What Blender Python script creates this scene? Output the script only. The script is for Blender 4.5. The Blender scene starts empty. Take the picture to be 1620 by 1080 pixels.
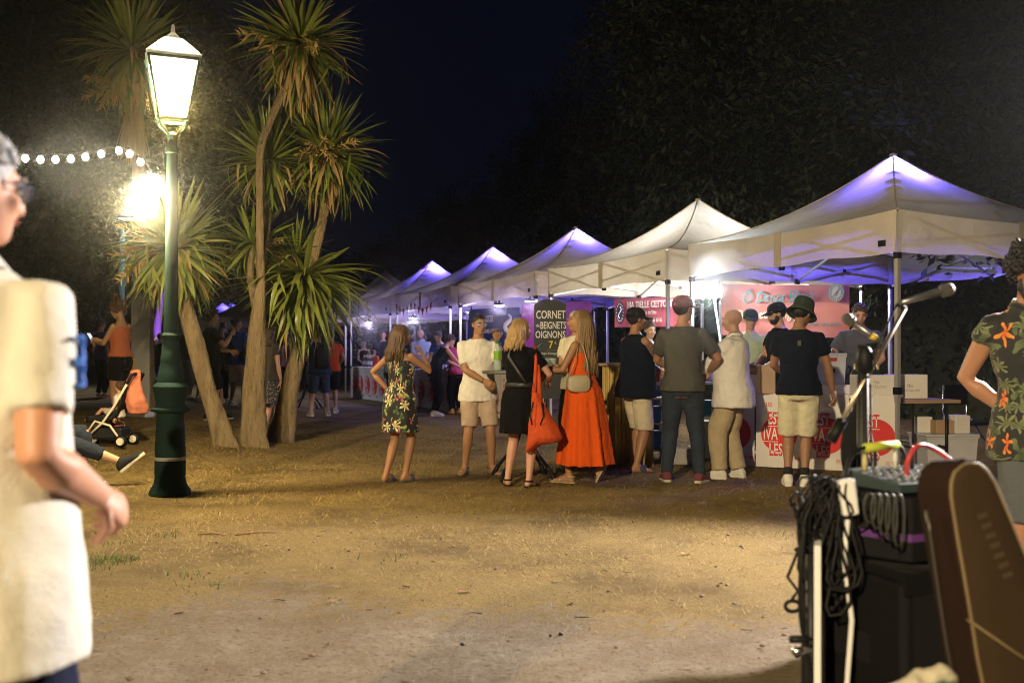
import bpy, math, random
import numpy as np
from mathutils import Vector, Matrix, Euler
random.seed(7); RNG = np.random.default_rng(7)
S = bpy.context.scene; COL = S.collection; R = math.radians; PI = math.pi

# ------------------------------------------------------------------ camera, world, exposure
F, HZ, CAMZ = 1575.0, 560.0, 1.2          # focal length in px, horizon row, lens height in m
cd = bpy.data.cameras.new('camera'); cam = bpy.data.objects.new('camera', cd); COL.objects.link(cam)
cam.location = (0, 0, CAMZ); cam.rotation_euler = (R(90), 0, 0)
cd.sensor_width = 36; cd.lens = 35; cd.shift_y = 20/1620; cd.clip_start = .05; cd.clip_end = 400
cd.dof.use_dof = True; cd.dof.focus_distance = 9.6; cd.dof.aperture_fstop = 2.6
S.camera = cam
W = bpy.data.worlds.new("World"); S.world = W; W.use_nodes = True
bgn = W.node_tree.nodes['Background']; bgn.inputs[0].default_value = (.16, .24, .85, 1); bgn.inputs[1].default_value = .0075
S.view_settings.view_transform = 'Standard'; S.view_settings.look = 'None'
S.view_settings.exposure = 0; S.view_settings.gamma = 1; S.view_settings.use_curve_mapping = False
S.render.engine = 'CYCLES'
S.cycles.filter_width = 1.05; S.cycles.max_bounces = 6; S.cycles.transparent_max_bounces = 8; S.cycles.volume_bounces = 0
S.cycles.use_denoising = True; S.cycles.sample_clamp_indirect = 4; S.cycles.caustics_reflective = False; S.cycles.caustics_refractive = False

WARM = (1, .70, .22); WARMW = (1, .78, .45); VIOL = (.13, .10, 1.0); COOLW = (.80, .92, 1.0)
P_LANT, P_FLOOD, P_BACK, P_VIOL, P_COOL, P_ASSUMED_SPOT = 510, 600, 15500, 250, 85, 8600

# ------------------------------------------------------------------ helpers
def ss(a, b, t):
    t = np.clip((np.asarray(t, float)-a)/(b-a), 0, 1); return t*t*(3-2*t)
def gz(x, y):                               # the lawn rises a little towards the left
    e = -x-(2.2+.22*np.maximum(0, y-12))
    return .25*ss(0, 2.8, e)*ss(8, 14, y)
def hit(px, py):                            # a point of the ground from where it shows
    d = F*CAMZ/(py-HZ)
    for _ in range(30):
        x = (px-810)/F*d; d = .5*d+.5*F*(CAMZ-float(gz(x, d)))/(py-HZ)
    return (px-810)/F*d, d
def at(px, py, d): return Vector(((px-810)/F*d, d, CAMZ-(py-HZ)/F*d))
def gat(px, d):
    x = (px-810)/F*d; return Vector((x, d, float(gz(x, d))))

class MB:
    def __init__(s): s.v = []; s.f = []
    def add(s, vs, fs):
        o = len(s.v); s.v += [tuple(float(c) for c in p) for p in vs]; s.f += [tuple(i+o for i in f) for f in fs]; return s
    def rings(s, rs, cap=True, closed=True):
        n = len(rs[0]); vs = [p for r in rs for p in r]; fs = []
        for i in range(len(rs)-1):
            for j in range(n if closed else n-1):
                a = i*n+j; b = i*n+(j+1) % n; fs.append((a, b, b+n, a+n))
        if cap: fs.append(tuple(range(n-1, -1, -1))); fs.append(tuple((len(rs)-1)*n+j for j in range(n)))
        return s.add(vs, fs)
    def tube(s, pts, rad, n=10, cap=True, flat=1.0, up=None):
        pts = [Vector(p) for p in pts]
        if not hasattr(rad, '__len__'): rad = [rad]*len(pts)
        rs = []; ref = Vector(up) if up else None
        for i, p in enumerate(pts):
            t = (pts[min(i+1, len(pts)-1)]-pts[max(i-1, 0)])
            t = t.normalized() if t.length > 1e-9 else Vector((0, 0, 1))
            if ref is None: ref = Vector((1, 0, 0)) if abs(t.x) < .8 else Vector((0, 1, 0))
            a = (ref-t*ref.dot(t)); a = a.normalized() if a.length > 1e-6 else t.orthogonal().normalized()
            b = t.cross(a); ref = a if up is None else ref
            rs.append([p+a*(rad[i]*math.cos(2*PI*k/n))+b*(rad[i]*flat*math.sin(2*PI*k/n)) for k in range(n)])
        return s.rings(rs, cap)
    def box(s, c, d, M=None):
        c = Vector(c); vs = []
        for z in (-.5, .5):
            for x, y in ((-.5, -.5), (.5, -.5), (.5, .5), (-.5, .5)):
                p = Vector((x*d[0], y*d[1], z*d[2])); vs.append(c+(M @ p if M else p))
        return s.add(vs, [(3, 2, 1, 0), (4, 5, 6, 7), (0, 1, 5, 4), (1, 2, 6, 5), (2, 3, 7, 6), (3, 0, 4, 7)])
    def bar(s, p0, p1, w, h=None):
        p0, p1 = Vector(p0), Vector(p1); t = (p1-p0).normalized(); h = h or w
        u = Vector((0, 0, 1)) if abs(t.z) < .95 else Vector((1, 0, 0))
        a = t.cross(u).normalized(); b = a.cross(t)
        r = lambda p: [p+a*w/2+b*h/2, p-a*w/2+b*h/2, p-a*w/2-b*h/2, p+a*w/2-b*h/2]
        return s.rings([r(p0), r(p1)])
    def ell(s, c, r, n=14, m=9, M=None):
        c = Vector(c); r = r if hasattr(r, '__len__') else (r, r, r); rs = []
        for i in range(m+1):
            ph = PI*(i+.02)/(m+.04) - PI/2
            ring = []
            for k in range(n):
                p = Vector((r[0]*math.cos(ph)*math.cos(2*PI*k/n), r[1]*math.cos(ph)*math.sin(2*PI*k/n), r[2]*math.sin(ph)))
                ring.append(c+(M @ p if M else p))
            rs.append(ring)
        return s.rings(rs)
    def lathe(s, prof, n=20, c=(0, 0, 0), cap=True):
        c = Vector(c); return s.rings([[c+Vector((r*math.cos(2*PI*k/n), r*math.sin(2*PI*k/n), z)) for k in range(n)] for r, z in prof], cap)
    def mesh(s, name):
        me = bpy.data.meshes.new(name); me.from_pydata(s.v, [], s.f); me.update(); return me
    def build(s, name, m, parent=None, smooth=True, loc=None):
        me = s.mesh(name)
        if smooth: me.polygons.foreach_set('use_smooth', [True]*len(me.polygons))
        return link(name, me, m, parent, loc)
def link(name, me, m, parent=None, loc=None):
    o = bpy.data.objects.new(name, me); COL.objects.link(o)
    if m and not me.materials: me.materials.append(m)
    if parent: o.parent = parent
    if loc: o.location = loc
    return o
def sharp(o, ang=35):
    o.data.set_sharp_from_angle(angle=R(ang)); return o
def bevel(o, w=.006, seg=2):
    b = o.modifiers.new('bevel', 'BEVEL'); b.width = w; b.segments = seg; b.limit_method = 'ANGLE'; BAKE.append((o, None)); return o
BAKE = []
def bake():                                  # apply every modifier in one pass
    dg = bpy.context.evaluated_depsgraph_get(); dg.update()
    new = []
    for o, extra in BAKE:
        new.append(bpy.data.meshes.new_from_object(o.evaluated_get(dg)))
    for (o, extra), me in zip(BAKE, new):
        mats = list(o.data.materials); o.modifiers.clear()
        if extra and extra.v:
            v = np.empty(len(me.vertices)*3); me.vertices.foreach_get('co', v); v = v.reshape(-1, 3)
            fs = [tuple(p.vertices) for p in me.polygons]; n = len(v)
            me2 = bpy.data.meshes.new(o.name); me2.from_pydata(list(map(tuple, v))+extra.v, [], fs+[tuple(i+n for i in f) for f in extra.f]); me2.update(); me = me2
            me.polygons.foreach_set('use_smooth', [True]*len(me.polygons))
        me.materials.clear()
        for m in mats: me.materials.append(m)
        o.data = me
    BAKE.clear()
def soft(mb, name, m, parent, voxel=.012, it=6, fold=0, fs=.1, extra=None):   # one continuous skin grown over the volumes
    o = mb.build(name, m, parent)
    r = o.modifiers.new('r', 'REMESH'); r.mode = 'VOXEL'; r.voxel_size = voxel; r.use_smooth_shade = True
    q = o.modifiers.new('s', 'SMOOTH'); q.factor = .5; q.iterations = it
    if fold:
        t = bpy.data.textures.get('folds%g' % fs)
        if not t:
            t = bpy.data.textures.new('folds%g' % fs, 'CLOUDS'); t.noise_scale = fs; t.noise_depth = 3
        dm = o.modifiers.new('d', 'DISPLACE'); dm.texture = t; dm.strength = fold; dm.mid_level = .5
    BAKE.append((o, extra)); return o
def empty(name, loc, rz=0, sc=1):
    o = bpy.data.objects.new(name, None); COL.objects.link(o); o.location = loc; o.rotation_euler = (0, 0, rz); o.scale = (sc,)*3
    o.empty_display_size = .1; return o
def tag(o, label, cat, group=None, kind=None):
    o['label'] = label; o['category'] = cat
    if group: o['group'] = group
    if kind: o['kind'] = kind
    return o
def thing(name, label, cat, loc, rz=0, group=None, sc=1): return tag(empty(name, loc, rz, sc), label, cat, group)
def kids(o): return [c for c in o.children]
def dup(o, loc, rz=None, label=None, parent=None):
    c = o.copy(); COL.objects.link(c)
    if parent: c.parent = parent
    else:
        c.location = loc
        if rz is not None: c.rotation_euler = (0, 0, rz)
        if label: c['label'] = label
    for ch in kids(o): dup(ch, None, parent=c)
    return c
def lamp(name, kind, loc, power, color, size=.05, parent=None, target=None, angle=100, blend=.4):
    ld = bpy.data.lights.new(name, kind); ld.energy = power; ld.color = color
    if kind in ('POINT', 'SPOT'): ld.shadow_soft_size = size
    if kind == 'AREA': ld.size = size
    if kind == 'SPOT': ld.spot_size = R(angle); ld.spot_blend = blend
    o = bpy.data.objects.new(name, ld); COL.objects.link(o); o.location = loc
    if target is not None: o.rotation_euler = (Vector(target)-Vector(loc)).to_track_quat('-Z', 'Y').to_euler()
    if parent: o.parent = parent
    return o

# ------------------------------------------------------------------ materials
MC = {}
def nodes(m): m.use_nodes = True; return m.node_tree.nodes, m.node_tree.links
def mat(name, col, rough=.6, var=.18, scale=6, bump=.0, bscale=60, metal=0, spec=.4, sheen=0, trans=0, coat=0, bdist=.01, stretch=(1, 1, 1), sss=0):
    key = (name, col, rough, metal, trans)
    if key in MC: return MC[key]
    m = bpy.data.materials.new(name); N, L = nodes(m); b = N['Principled BSDF']
    b.inputs['Roughness'].default_value = rough; b.inputs['Metallic'].default_value = metal; b.inputs['Specular IOR Level'].default_value = spec
    if sheen: b.inputs['Sheen Weight'].default_value = sheen
    if coat: b.inputs['Coat Weight'].default_value = coat
    if sss:
        b.inputs['Subsurface Weight'].default_value = sss; b.inputs['Subsurface Radius'].default_value = (.02, .008, .004); b.inputs['Subsurface Scale'].default_value = .5
    tc = N.new('ShaderNodeTexCoord'); mp = N.new('ShaderNodeMapping'); mp.inputs['Scale'].default_value = stretch; L.new(tc.outputs['Object'], mp.inputs[0])
    nz = N.new('ShaderNodeTexNoise'); nz.inputs['Scale'].default_value = scale; nz.inputs['Detail'].default_value = 6; nz.inputs['Roughness'].default_value = .65
    L.new(mp.outputs[0], nz.inputs[0])
    cr = N.new('ShaderNodeMix'); cr.data_type = 'RGBA'
    a, c = [tuple(max(0, min(1, x*k)) for x in col)+(1,) for k in (1-var*1.4, 1+var)]
    cr.inputs[6].default_value = a; cr.inputs[7].default_value = c
    L.new(nz.outputs[0], cr.inputs[0]); L.new(cr.outputs[2], b.inputs['Base Color'])
    if bump:
        n2 = N.new('ShaderNodeTexNoise'); n2.inputs['Scale'].default_value = bscale; n2.inputs['Detail'].default_value = 5; L.new(mp.outputs[0], n2.inputs[0])
        bp = N.new('ShaderNodeBump'); bp.inputs['Strength'].default_value = bump; bp.inputs['Distance'].default_value = bdist
        L.new(n2.outputs[0], bp.inputs['Height']); L.new(bp.outputs[0], b.inputs['Normal'])
    if trans:
        tl = N.new('ShaderNodeBsdfTranslucent'); mx = N.new('ShaderNodeMixShader'); mx.inputs[0].default_value = trans
        L.new(cr.outputs[2], tl.inputs[0]); L.new(b.outputs[0], mx.inputs[1]); L.new(tl.outputs[0], mx.inputs[2])
        L.new(mx.outputs[0], N['Material Output'].inputs[0])
    MC[key] = m; return m
def cloth(name, col, **k):
    d = dict(rough=.85, var=.16, scale=7, bump=.7, bscale=24, spec=.06, sheen=.02); d.update(k); return mat(name, col, **d)
def skin(col): return mat('skin', col, rough=.48, var=.10, scale=14, bump=.05, bscale=180, spec=.35, sss=.06)
def hairm(col): return mat('hair', col, rough=.5, var=.45, scale=30, bump=.6, bscale=90, spec=.35, stretch=(1, 1, .25))
def emit(name, col, st):
    key = (name, col, st)
    if key in MC: return MC[key]
    m = bpy.data.materials.new(name); N, L = nodes(m); N.remove(N['Principled BSDF'])
    e = N.new('ShaderNodeEmission'); e.inputs[0].default_value = col+(1,); e.inputs[1].default_value = st; L.new(e.outputs[0], N['Material Output'].inputs[0])
    MC[key] = m; return m
def glassm(name, col=(.9, .95, .95), clear=.82):
    key = (name, col)
    if key in MC: return MC[key]
    m = bpy.data.materials.new(name); N, L = nodes(m); b = N['Principled BSDF']; b.inputs['Roughness'].default_value = .08; b.inputs['Base Color'].default_value = col+(1,)
    t = N.new('ShaderNodeBsdfTransparent'); t.inputs[0].default_value = col+(1,); mx = N.new('ShaderNodeMixShader'); mx.inputs[0].default_value = clear
    L.new(b.outputs[0], mx.inputs[1]); L.new(t.outputs[0], mx.inputs[2]); L.new(mx.outputs[0], N['Material Output'].inputs[0])
    MC[key] = m; return m
def floral(name, base, specs, plane='XZ', rough=.75):
    """printed flowers: Voronoi cells, each one a star of petals round its cell centre"""
    m = bpy.data.materials.new(name); N, L = nodes(m); b = N['Principled BSDF']; b.inputs['Roughness'].default_value = rough; b.inputs['Sheen Weight'].default_value = .1
    tc = N.new('ShaderNodeTexCoord'); sx = N.new('ShaderNodeSeparateXYZ'); L.new(tc.outputs['Object'], sx.inputs[0])
    ang = N.new('ShaderNodeMath'); ang.operation = 'ARCTAN2'; L.new(sx.outputs[0], ang.inputs[0]); L.new(sx.outputs[1], ang.inputs[1])
    sc = N.new('ShaderNodeMath'); sc.operation = 'MULTIPLY'; sc.inputs[1].default_value = .17; L.new(ang.outputs[0], sc.inputs[0])
    cb = N.new('ShaderNodeCombineXYZ'); L.new(sc.outputs[0], cb.inputs[0]); L.new(sx.outputs[2], cb.inputs[1])
    nzd = N.new('ShaderNodeTexNoise'); nzd.inputs['Scale'].default_value = 16; L.new(tc.outputs['Object'], nzd.inputs[0]); sb = N.new('ShaderNodeVectorMath'); sb.operation = 'SUBTRACT'; sb.inputs[1].default_value = (.5, .5, .5); L.new(nzd.outputs['Color'], sb.inputs[0])
    scl = N.new('ShaderNodeVectorMath'); scl.operation = 'SCALE'; scl.inputs['Scale'].default_value = .055; L.new(sb.outputs[0], scl.inputs[0]); adv = N.new('ShaderNodeVectorMath'); adv.operation = 'ADD'; L.new(cb.outputs[0], adv.inputs[0]); L.new(scl.outputs[0], adv.inputs[1]); cb = adv
    prev = None
    def M(op, a, c=None):
        n = N.new('ShaderNodeMath'); n.operation = op
        for i, q in enumerate((a, c)):
            if q is None: continue
            if isinstance(q, (int, float)): n.inputs[i].default_value = q
            else: L.new(q, n.inputs[i])
        return n.outputs[0]
    for k, (cells, petals, rad, c1, c2, off, stretch) in enumerate(specs):
        mp = N.new('ShaderNodeMapping'); mp.inputs['Location'].default_value = (off, off*1.7, 0); mp.inputs['Scale'].default_value = (cells, cells/stretch, 1)
        L.new(cb.outputs[0], mp.inputs[0])
        vo = N.new('ShaderNodeTexVoronoi'); vo.voronoi_dimensions = '2D'; vo.inputs['Scale'].default_value = 1; vo.inputs['Randomness'].default_value = .85; L.new(mp.outputs[0], vo.inputs[0])
        df = N.new('ShaderNodeVectorMath'); df.operation = 'SUBTRACT'; L.new(mp.outputs[0], df.inputs[0]); L.new(vo.outputs['Position'], df.inputs[1])
        sp = N.new('ShaderNodeSeparateXYZ'); L.new(df.outputs[0], sp.inputs[0])
        rc = N.new('ShaderNodeSeparateColor'); L.new(vo.outputs['Color'], rc.inputs[0])
        th = M('ADD', M('ARCTAN2', sp.outputs[1], sp.outputs[0]), M('MULTIPLY', rc.outputs[0], 6.3))
        pet = M('ABSOLUTE', M('COSINE', M('MULTIPLY', th, petals/2)))
        lim = M('MULTIPLY', M('ADD', M('MULTIPLY', M('POWER', pet, 2.2), .85), .15), M('MULTIPLY', rad, M('ADD', M('MULTIPLY', rc.outputs[1], .6), .6)))
        mask = M('LESS_THAN', vo.outputs['Distance'], lim)
        cm = N.new('ShaderNodeMix'); cm.data_type = 'RGBA'; cm.inputs[6].default_value = c1+(1,); cm.inputs[7].default_value = c2+(1,)
        L.new(M('MULTIPLY', vo.outputs['Distance'], 2.6), cm.inputs[0])
        mx = N.new('ShaderNodeMix'); mx.data_type = 'RGBA'; L.new(mask, mx.inputs[0]); L.new(cm.outputs[2], mx.inputs[7])
        if prev: L.new(prev, mx.inputs[6])
        else: mx.inputs[6].default_value = base+(1,)
        prev = mx.outputs[2]
    L.new(prev, b.inputs['Base Color']); return m

M_POST = mat('green_paint', (.007, .020, .017), rough=.75, var=.3, scale=5, bump=.15, bscale=25, spec=.10)
M_BLACK = mat('black_plastic', (.007, .007, .008), rough=.55, var=.3, bump=.1, spec=.2)
M_BLKM = mat('black_metal', (.012, .012, .013), rough=.45, spec=.25)
M_ALU = mat('grey_aluminium', (.55, .55, .57), rough=.38, metal=.55, var=.1)
M_CHROME = mat('chrome', (.7, .7, .72), rough=.18, metal=1, var=.05)
M_WHITEP = mat('white_plastic', (.72, .72, .72), rough=.4, var=.08)
M_CARD = mat('white_card', (.66, .63, .58), rough=.8, var=.1)
M_BROWNCARD = mat('brown_card', (.36, .24, .14), rough=.85, var=.12)
M_WOOD = mat('plywood', (.36, .23, .12), rough=.55, var=.25, scale=4, stretch=(1, 8, 8))
M_RED = mat('red_print', (.62, .03, .03), rough=.7, var=.05)
M_WHITE = mat('white_print', (.75, .74, .72), rough=.75, var=.05)

def text_mesh(txt, size, m, parent, loc, rot=(90, 0, 0), sx=.75, bold=.012, name='lettering', shear=0, align='CENTER', ext=.0015, space=1):
    cu = bpy.data.curves.new(name, 'FONT'); cu.body = txt; cu.size = size; cu.offset = bold*size; cu.align_x = align; cu.extrude = ext; cu.shear = shear
    cu.resolution_u = 3; cu.space_character = space
    t = bpy.data.objects.new(name, cu); COL.objects.link(t)
    TEXTS.append((t, m, parent, loc, rot, sx, name)); return t
TEXTS = []
def flush_text():
    dg = bpy.context.evaluated_depsgraph_get(); dg.update()
    ms = [bpy.data.meshes.new_from_object(t[0].evaluated_get(dg)) for t in TEXTS]
    for (t, m, parent, loc, rot, sx, name), me in zip(TEXTS, ms):
        cu = t.data; bpy.data.objects.remove(t); bpy.data.curves.remove(cu)
        me.materials.clear(); o = link(name, me, m, parent, loc); o.rotation_euler = tuple(R(a) for a in rot); o.scale = (sx, 1, 1)
    TEXTS.clear()
# ------------------------------------------------------------------ people
def interp(tab, z):
    zs = [t[0] for t in tab]; return [float(np.interp(z, zs, [t[i] for t in tab])) for i in range(1, len(tab[0]))]
MALE = [(.80, .135, .095, -.005), (.86, .162, .112, -.012), (.93, .168, .118, -.014), (1.02, .155, .105, 0), (1.10, .150, .102, .004), (1.20, .162, .110, .004),
        (1.30, .178, .118, 0), (1.38, .178, .108, -.008), (1.43, .145, .085, -.014), (1.47, .085, .066, -.014), (1.51, .058, .058, -.012)]
FEM = [(.80, .140, .10, -.008), (.86, .172, .118, -.018), (.93, .174, .120, -.018), (1.02, .142, .098, -.004), (1.08, .128, .090, 0), (1.18, .138, .098, .006),
       (1.27, .150, .118, .014), (1.34, .152, .104, .002), (1.40, .130, .080, -.012), (1.45, .075, .060, -.014), (1.51, .050, .052, -.012)]
def ik(a, c, l1, l2, hint):
    a, c = Vector(a), Vector(c); d = c-a; L = d.length
    if L > (l1+l2)*.995: d = d*((l1+l2)*.995/L); c = a+d; L = d.length
    h = Vector(hint); u = d.normalized(); h = h-u*h.dot(u); h = h.normalized() if h.length > 1e-5 else u.orthogonal().normalized()
    x = (l1*l1-l2*l2+L*L)/(2*L); y = math.sqrt(max(0, l1*l1-x*x)); return a+u*x+h*y, c
def hand_mb(w, d, nrm, side, curl=.5, spread=.12, s=1.0):
    """palm, four unequal bent fingers and a thumb; d forearm direction, nrm back of the hand"""
    mb = MB(); d = Vector(d).normalized(); n = Vector(nrm); n = (n-d*n.dot(d)).normalized(); x = d.cross(n)*side
    M = Matrix((x, d, n)).transposed()
    P = lambda a, b, c: Vector(w)+M @ Vector((a*s, b*s, c*s))
    mb.tube([P(0, -.02, 0), P(0, .012, 0), P(.002, .045, 0), P(.002, .085, 0), P(.002, .098, 0)], [.024*s, .030*s, .041*s, .042*s, .026*s], 10, flat=.42, up=x)
    for i, (fx, ln, r) in enumerate(((-.031, .062, .0085), (-.011, .074, .009), (.011, .080, .0092), (.032, .072, .009))):
        p = P(fx, .072, 0); pts = [p]; a = curl*.25; q = Vector((fx, .086, 0)); sp = fx*spread*2
        for j, sg in enumerate((.46, .31, .25)):
            a += curl*(.55, .75, .55)[j]
            q = q+Vector((sp*.3, math.cos(a), -math.sin(a)))*ln*sg; pts.append(P(*q))
        mb.tube(pts, [r*1.05*s, r*1.02*s, r*.95*s, r*.72*s], 7)
    mb.tube([P(.018, .012, -.004), P(.046, .040, -.012), P(.056, .066, -.024-.02*curl), P(.052, .090, -.036-.03*curl)], [.016*s, .0135*s, .011*s, .0085*s], 7)
    return mb
def foot_mb(ank, yaw, pitch, grow=0, sole=0):
    mb = MB(); Rm = Matrix.Rotation(-R(yaw), 3, 'Z') @ Matrix.Rotation(R(pitch), 3, 'X'); A = Vector(ank)
    rs = []; g = grow
    for y, w, h, zc in ((-.062-g, .018, .018, -.045), (-.05-g*.6, .032, .036, -.040), (-.02, .036, .058, -.022), (.03, .037, .052, -.028), (.08, .042, .036, -.044), (.125, .046, .026, -.054), (.165, .040, .020, -.060), (.188+g, .018, .011, -.066)):
        ring = []
        for k in range(12):
            a = 2*PI*k/12; z = zc+(h+g)*math.sin(a); z = max(z, -.078-sole)
            ring.append(A+Rm @ Vector(((w+g)*math.cos(a), y, z)))
        rs.append(ring)
    return mb.rings(rs)
class Person: pass
def person(label, loc, h, face, sk=(.42, .23, .14), female=False, lean=0, side=0, twist=0, drop=0, back=0, head=(0, 0), tilt=0,
           lh=None, rh=None, le=None, re=None, lf=(-.10, 0, .08, -8, 0), rf=(.10, 0, .08, 8, 0), lk=(0, 1, 0), rk=(0, 1, 0), fat=1.0, vox=.0125,
           top=None, bottom=None, dress=None, hair=None, hat=None, shoes=None, glasses=None, features=True, curl=.5, lhn=None, rhn=None, bag=None, beard=None, hs=1, group=None, cat='person', legs=True, extra=None, hcurl=None):
    k = h/1.75; root = thing('person', label, cat, (loc[0], loc[1], loc[2] if len(loc) > 2 else float(gz(loc[0], loc[1]))), -R(face), group, k)
    PR = FEM if female else MALE; sw = .150 if female else .178; skm = skin(sk)
    def T(p):
        p = Vector(p); w = float(ss(.86, 1.28, p.z)); q = p-Vector((0, 0, .95))
        q = Matrix.Rotation(-R(lean)*w, 3, 'X') @ (Matrix.Rotation(R(side)*w, 3, 'Y') @ (Matrix.Rotation(-R(twist)*w, 3, 'Z') @ q))
        return q+Vector((0, back, .95-drop))
    hp = T((0, -.012, 1.53)); HM = Matrix.Rotation(-R(head[0]+twist), 3, 'Z') @ Matrix.Rotation(R(tilt), 3, 'Y') @ Matrix.Rotation(R(head[1]), 3, 'X')
    H = lambda p: hp+HM @ (Vector(p)-Vector((0, -.012, 1.53)))
    P = Person(); P.root = root; P.k = k; P.T = T; P.H = H; P.HM = HM
    def ring(z, pad=0, n=24, sc=(1, 1)):
        rx, ry, yo = interp(PR, z); f = 1+(fat-1)*math.exp(-((z-1.08)/.16)**2); yo += (f-1)*.06
        return [T(((rx*(1+(f-1)*.6)*sc[0]+pad)*math.copysign(abs(math.cos(a))**.9, math.cos(a)), yo+(ry*f*sc[1]+pad)*math.sin(a), z)) for a in (2*PI*i/n for i in range(n))]
    S_ = {}; E_ = {}; W_ = {}
    for s, tgt, hint in ((-1, lh, le), (1, rh, re)):
        sh = T((s*sw, -.012, 1.400)); tgt = Vector(tgt) if tgt else sh+Vector((s*.07, .03, -.54)); hint = hint or (s*.5, -.8, -.3)
        e, w = ik(sh, tgt, .285, .255, hint); S_[s], E_[s], W_[s] = sh, e, w
    HJ = {}; KN = {}; AN = {}
    for s, ft, hint in ((-1, lf, lk), (1, rf, rk)):
        hj = Vector((s*.088, back-.005, .90-drop)); an = Vector(ft[:3]); kn, an = ik(hj, an, .44, .405, hint); HJ[s], KN[s], AN[s] = hj, kn, an
    P.S, P.E, P.W, P.AN, P.KN = S_, E_, W_, AN, KN
    # -- body: one skin
    b = MB(); zs = [.80, .86, .93, 1.02, 1.10, 1.18, 1.26, 1.33, 1.39, 1.43, 1.46, 1.49]
    b.rings([ring(z) for z in zs])
    b.tube([T((0, -.012, 1.44)), hp+Vector((0, 0, .0)), H((0, .0, 1.575))], [.064, .054, .056] if not female else [.052, .044, .048], 12)
    b.ell(H((0, -.010, 1.665)), (.074, .093, .088), 18, 12, HM); b.ell(H((0, .030, 1.615)), (.058, .062, .088), 16, 10, HM); b.ell(H((0, .055, 1.560)), (.036, .036, .030), 12, 8, HM)
    b.tube([H((0, .088, 1.655)), H((0, .106, 1.625)), H((0, .112, 1.612)), H((0, .085, 1.604))], [.009, .014, .016, .012], 8)
    b.ell(H((0, .085, 1.583)), (.022, .014, .013), 8, 6, HM); b.ell(H((0, .078, 1.668)), (.05, .018, .012), 10, 6, HM)
    for s in (-1, 1):
        b.ell(H((s*.076, -.004, 1.635)), (.012, .022, .034), 8, 6, HM); b.ell(H((s*.042, .062, 1.618)), (.022, .022, .022), 8, 6, HM)
        b.ell(S_[s], (.051, .051, .051) if not female else (.044,)*3, 12, 8)
        a_ = .92 if female else 1.08
        e, w = E_[s], W_[s]; m1 = S_[s].lerp(e, .45); m2 = e.lerp(w, .3)
        b.tube([S_[s], m1, e, m2, e.lerp(w, .75), w], [.050*a_, .045*a_, .037*a_, .042*a_, .031*a_, .026*a_], 12)
        if legs:
            lf_ = (1.0 if not female else .97)*(1+(fat-1)*.4); hj, kn, an = HJ[s], KN[s], AN[s]; cal = kn.lerp(an, .3)+(kn-hj).normalized().cross(Vector((1, 0, 0)))*0
            b.tube([hj+Vector((0, 0, .03)), hj.lerp(kn, .35), hj.lerp(kn, .8), kn, kn.lerp(an, .3), kn.lerp(an, .65), an, an+(an-kn).normalized()*.03], [.092*lf_, .082*lf_, .060*lf_, .053*lf_, .056*lf_, .042*lf_, .033, .032], 14)
            ft = lf if s < 0 else rf; b.add(*(lambda q: (q.v, q.f))(foot_mb(an, ft[3], ft[4])))
        else: b.tube([HJ[s]+Vector((0, 0, .03)), HJ[s]-Vector((0, 0, .2))], [.09, .08], 12)
    if female:
        for s in (-1, 1): b.ell(T((s*.062, .085, 1.285)), (.058, .050, .055), 12, 8)
    ex = MB()
    for s, nn in ((-1, lhn), (1, rhn)):
        d = (W_[s]-E_[s]).normalized(); nn = Vector(nn) if nn else Vector((s*.9, .35, .25)); cc = hcurl[0 if s < 0 else 1] if hcurl else curl
        q = hand_mb(W_[s]+d*.012, d, nn, s, cc); ex.add(q.v, q.f)
    soft(b, 'body', skm, root, vox, 5, extra=ex)
    # -- face
    if features:
        wm = mat('eye_white', (.6, .56, .52), rough=.2); dm = mat('iris', (.03, .018, .012), rough=.15)
        bm_ = hairm(hair[1]) if hair else hairm((.04, .03, .02))
        for s in (-1, 1):
            e = MB().ell(H((s*.032, .079, 1.642)), (.0135, .008, .0075), 10, 6, HM).build('eye', wm, root)
            MB().ell(H((s*.032, .0855, 1.642)), (.006, .0035, .006), 8, 5, HM).build('iris', dm, e)
            MB().tube([H((s*.014, .096, 1.664)), H((s*.032, .094, 1.671)), H((s*.052, .078, 1.664))], [.004, .0048, .0025], 6).build('eyebrow', bm_, root)
        MB().tube([H((-.024, .0905, 1.584)), H((-.008, .0985, 1.587)), H((.008, .0985, 1.587)), H((.024, .0905, 1.584))], [.003, .0065, .0065, .003], 8, flat=.8).build('lips', mat('lips', (sk[0]*.95, sk[1]*.55, sk[2]*.6), rough=.4), root)
    if beard:
        q = MB(); q.ell(H((0, .045, 1.568)), (.058, .052, .046), 16, 8, HM); q.ell(H((0, .095, 1.597)), (.03, .012, .007), 8, 5, HM)
        for s in (-1, 1): q.ell(H((s*.058, .022, 1.595)), (.014, .03, .04), 8, 6, HM)
        soft(q, 'beard', hairm(beard), root, .009, 2, fold=.006, fs=.02)
    # -- clothes
    def fin(mb, name, m, fold=.012, fs=.09, v=None): return soft(mb, name, m, root, v or max(vox, .011), 5, fold, fs)
    if top:
        t = dict(hem=.86, sleeve=.55, neck=1.475, pad=.016, flare=.015, name='shirt', long=0, sr=.020, shoulder=1.0); t.update(top); q = MB()
        zs = np.linspace(t['hem'], min(1.42, t['neck']), 12); rs = []
        for z in zs:
            rs.append(ring(max(z, .93), t['pad']+(t['flare'] if z >= .93 else t['flare']+.006)*(1-float(ss(t['hem'], 1.2, z))), sc=(1.06 if z < 1 else 1.0, 1.04)))
            if z < .93: rs[-1] = [p-Vector((0, 0, .93-z)) for p in rs[-1]]
        q.rings(rs+[ring(1.445, .012), ring(t['neck'], .014)])
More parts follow.
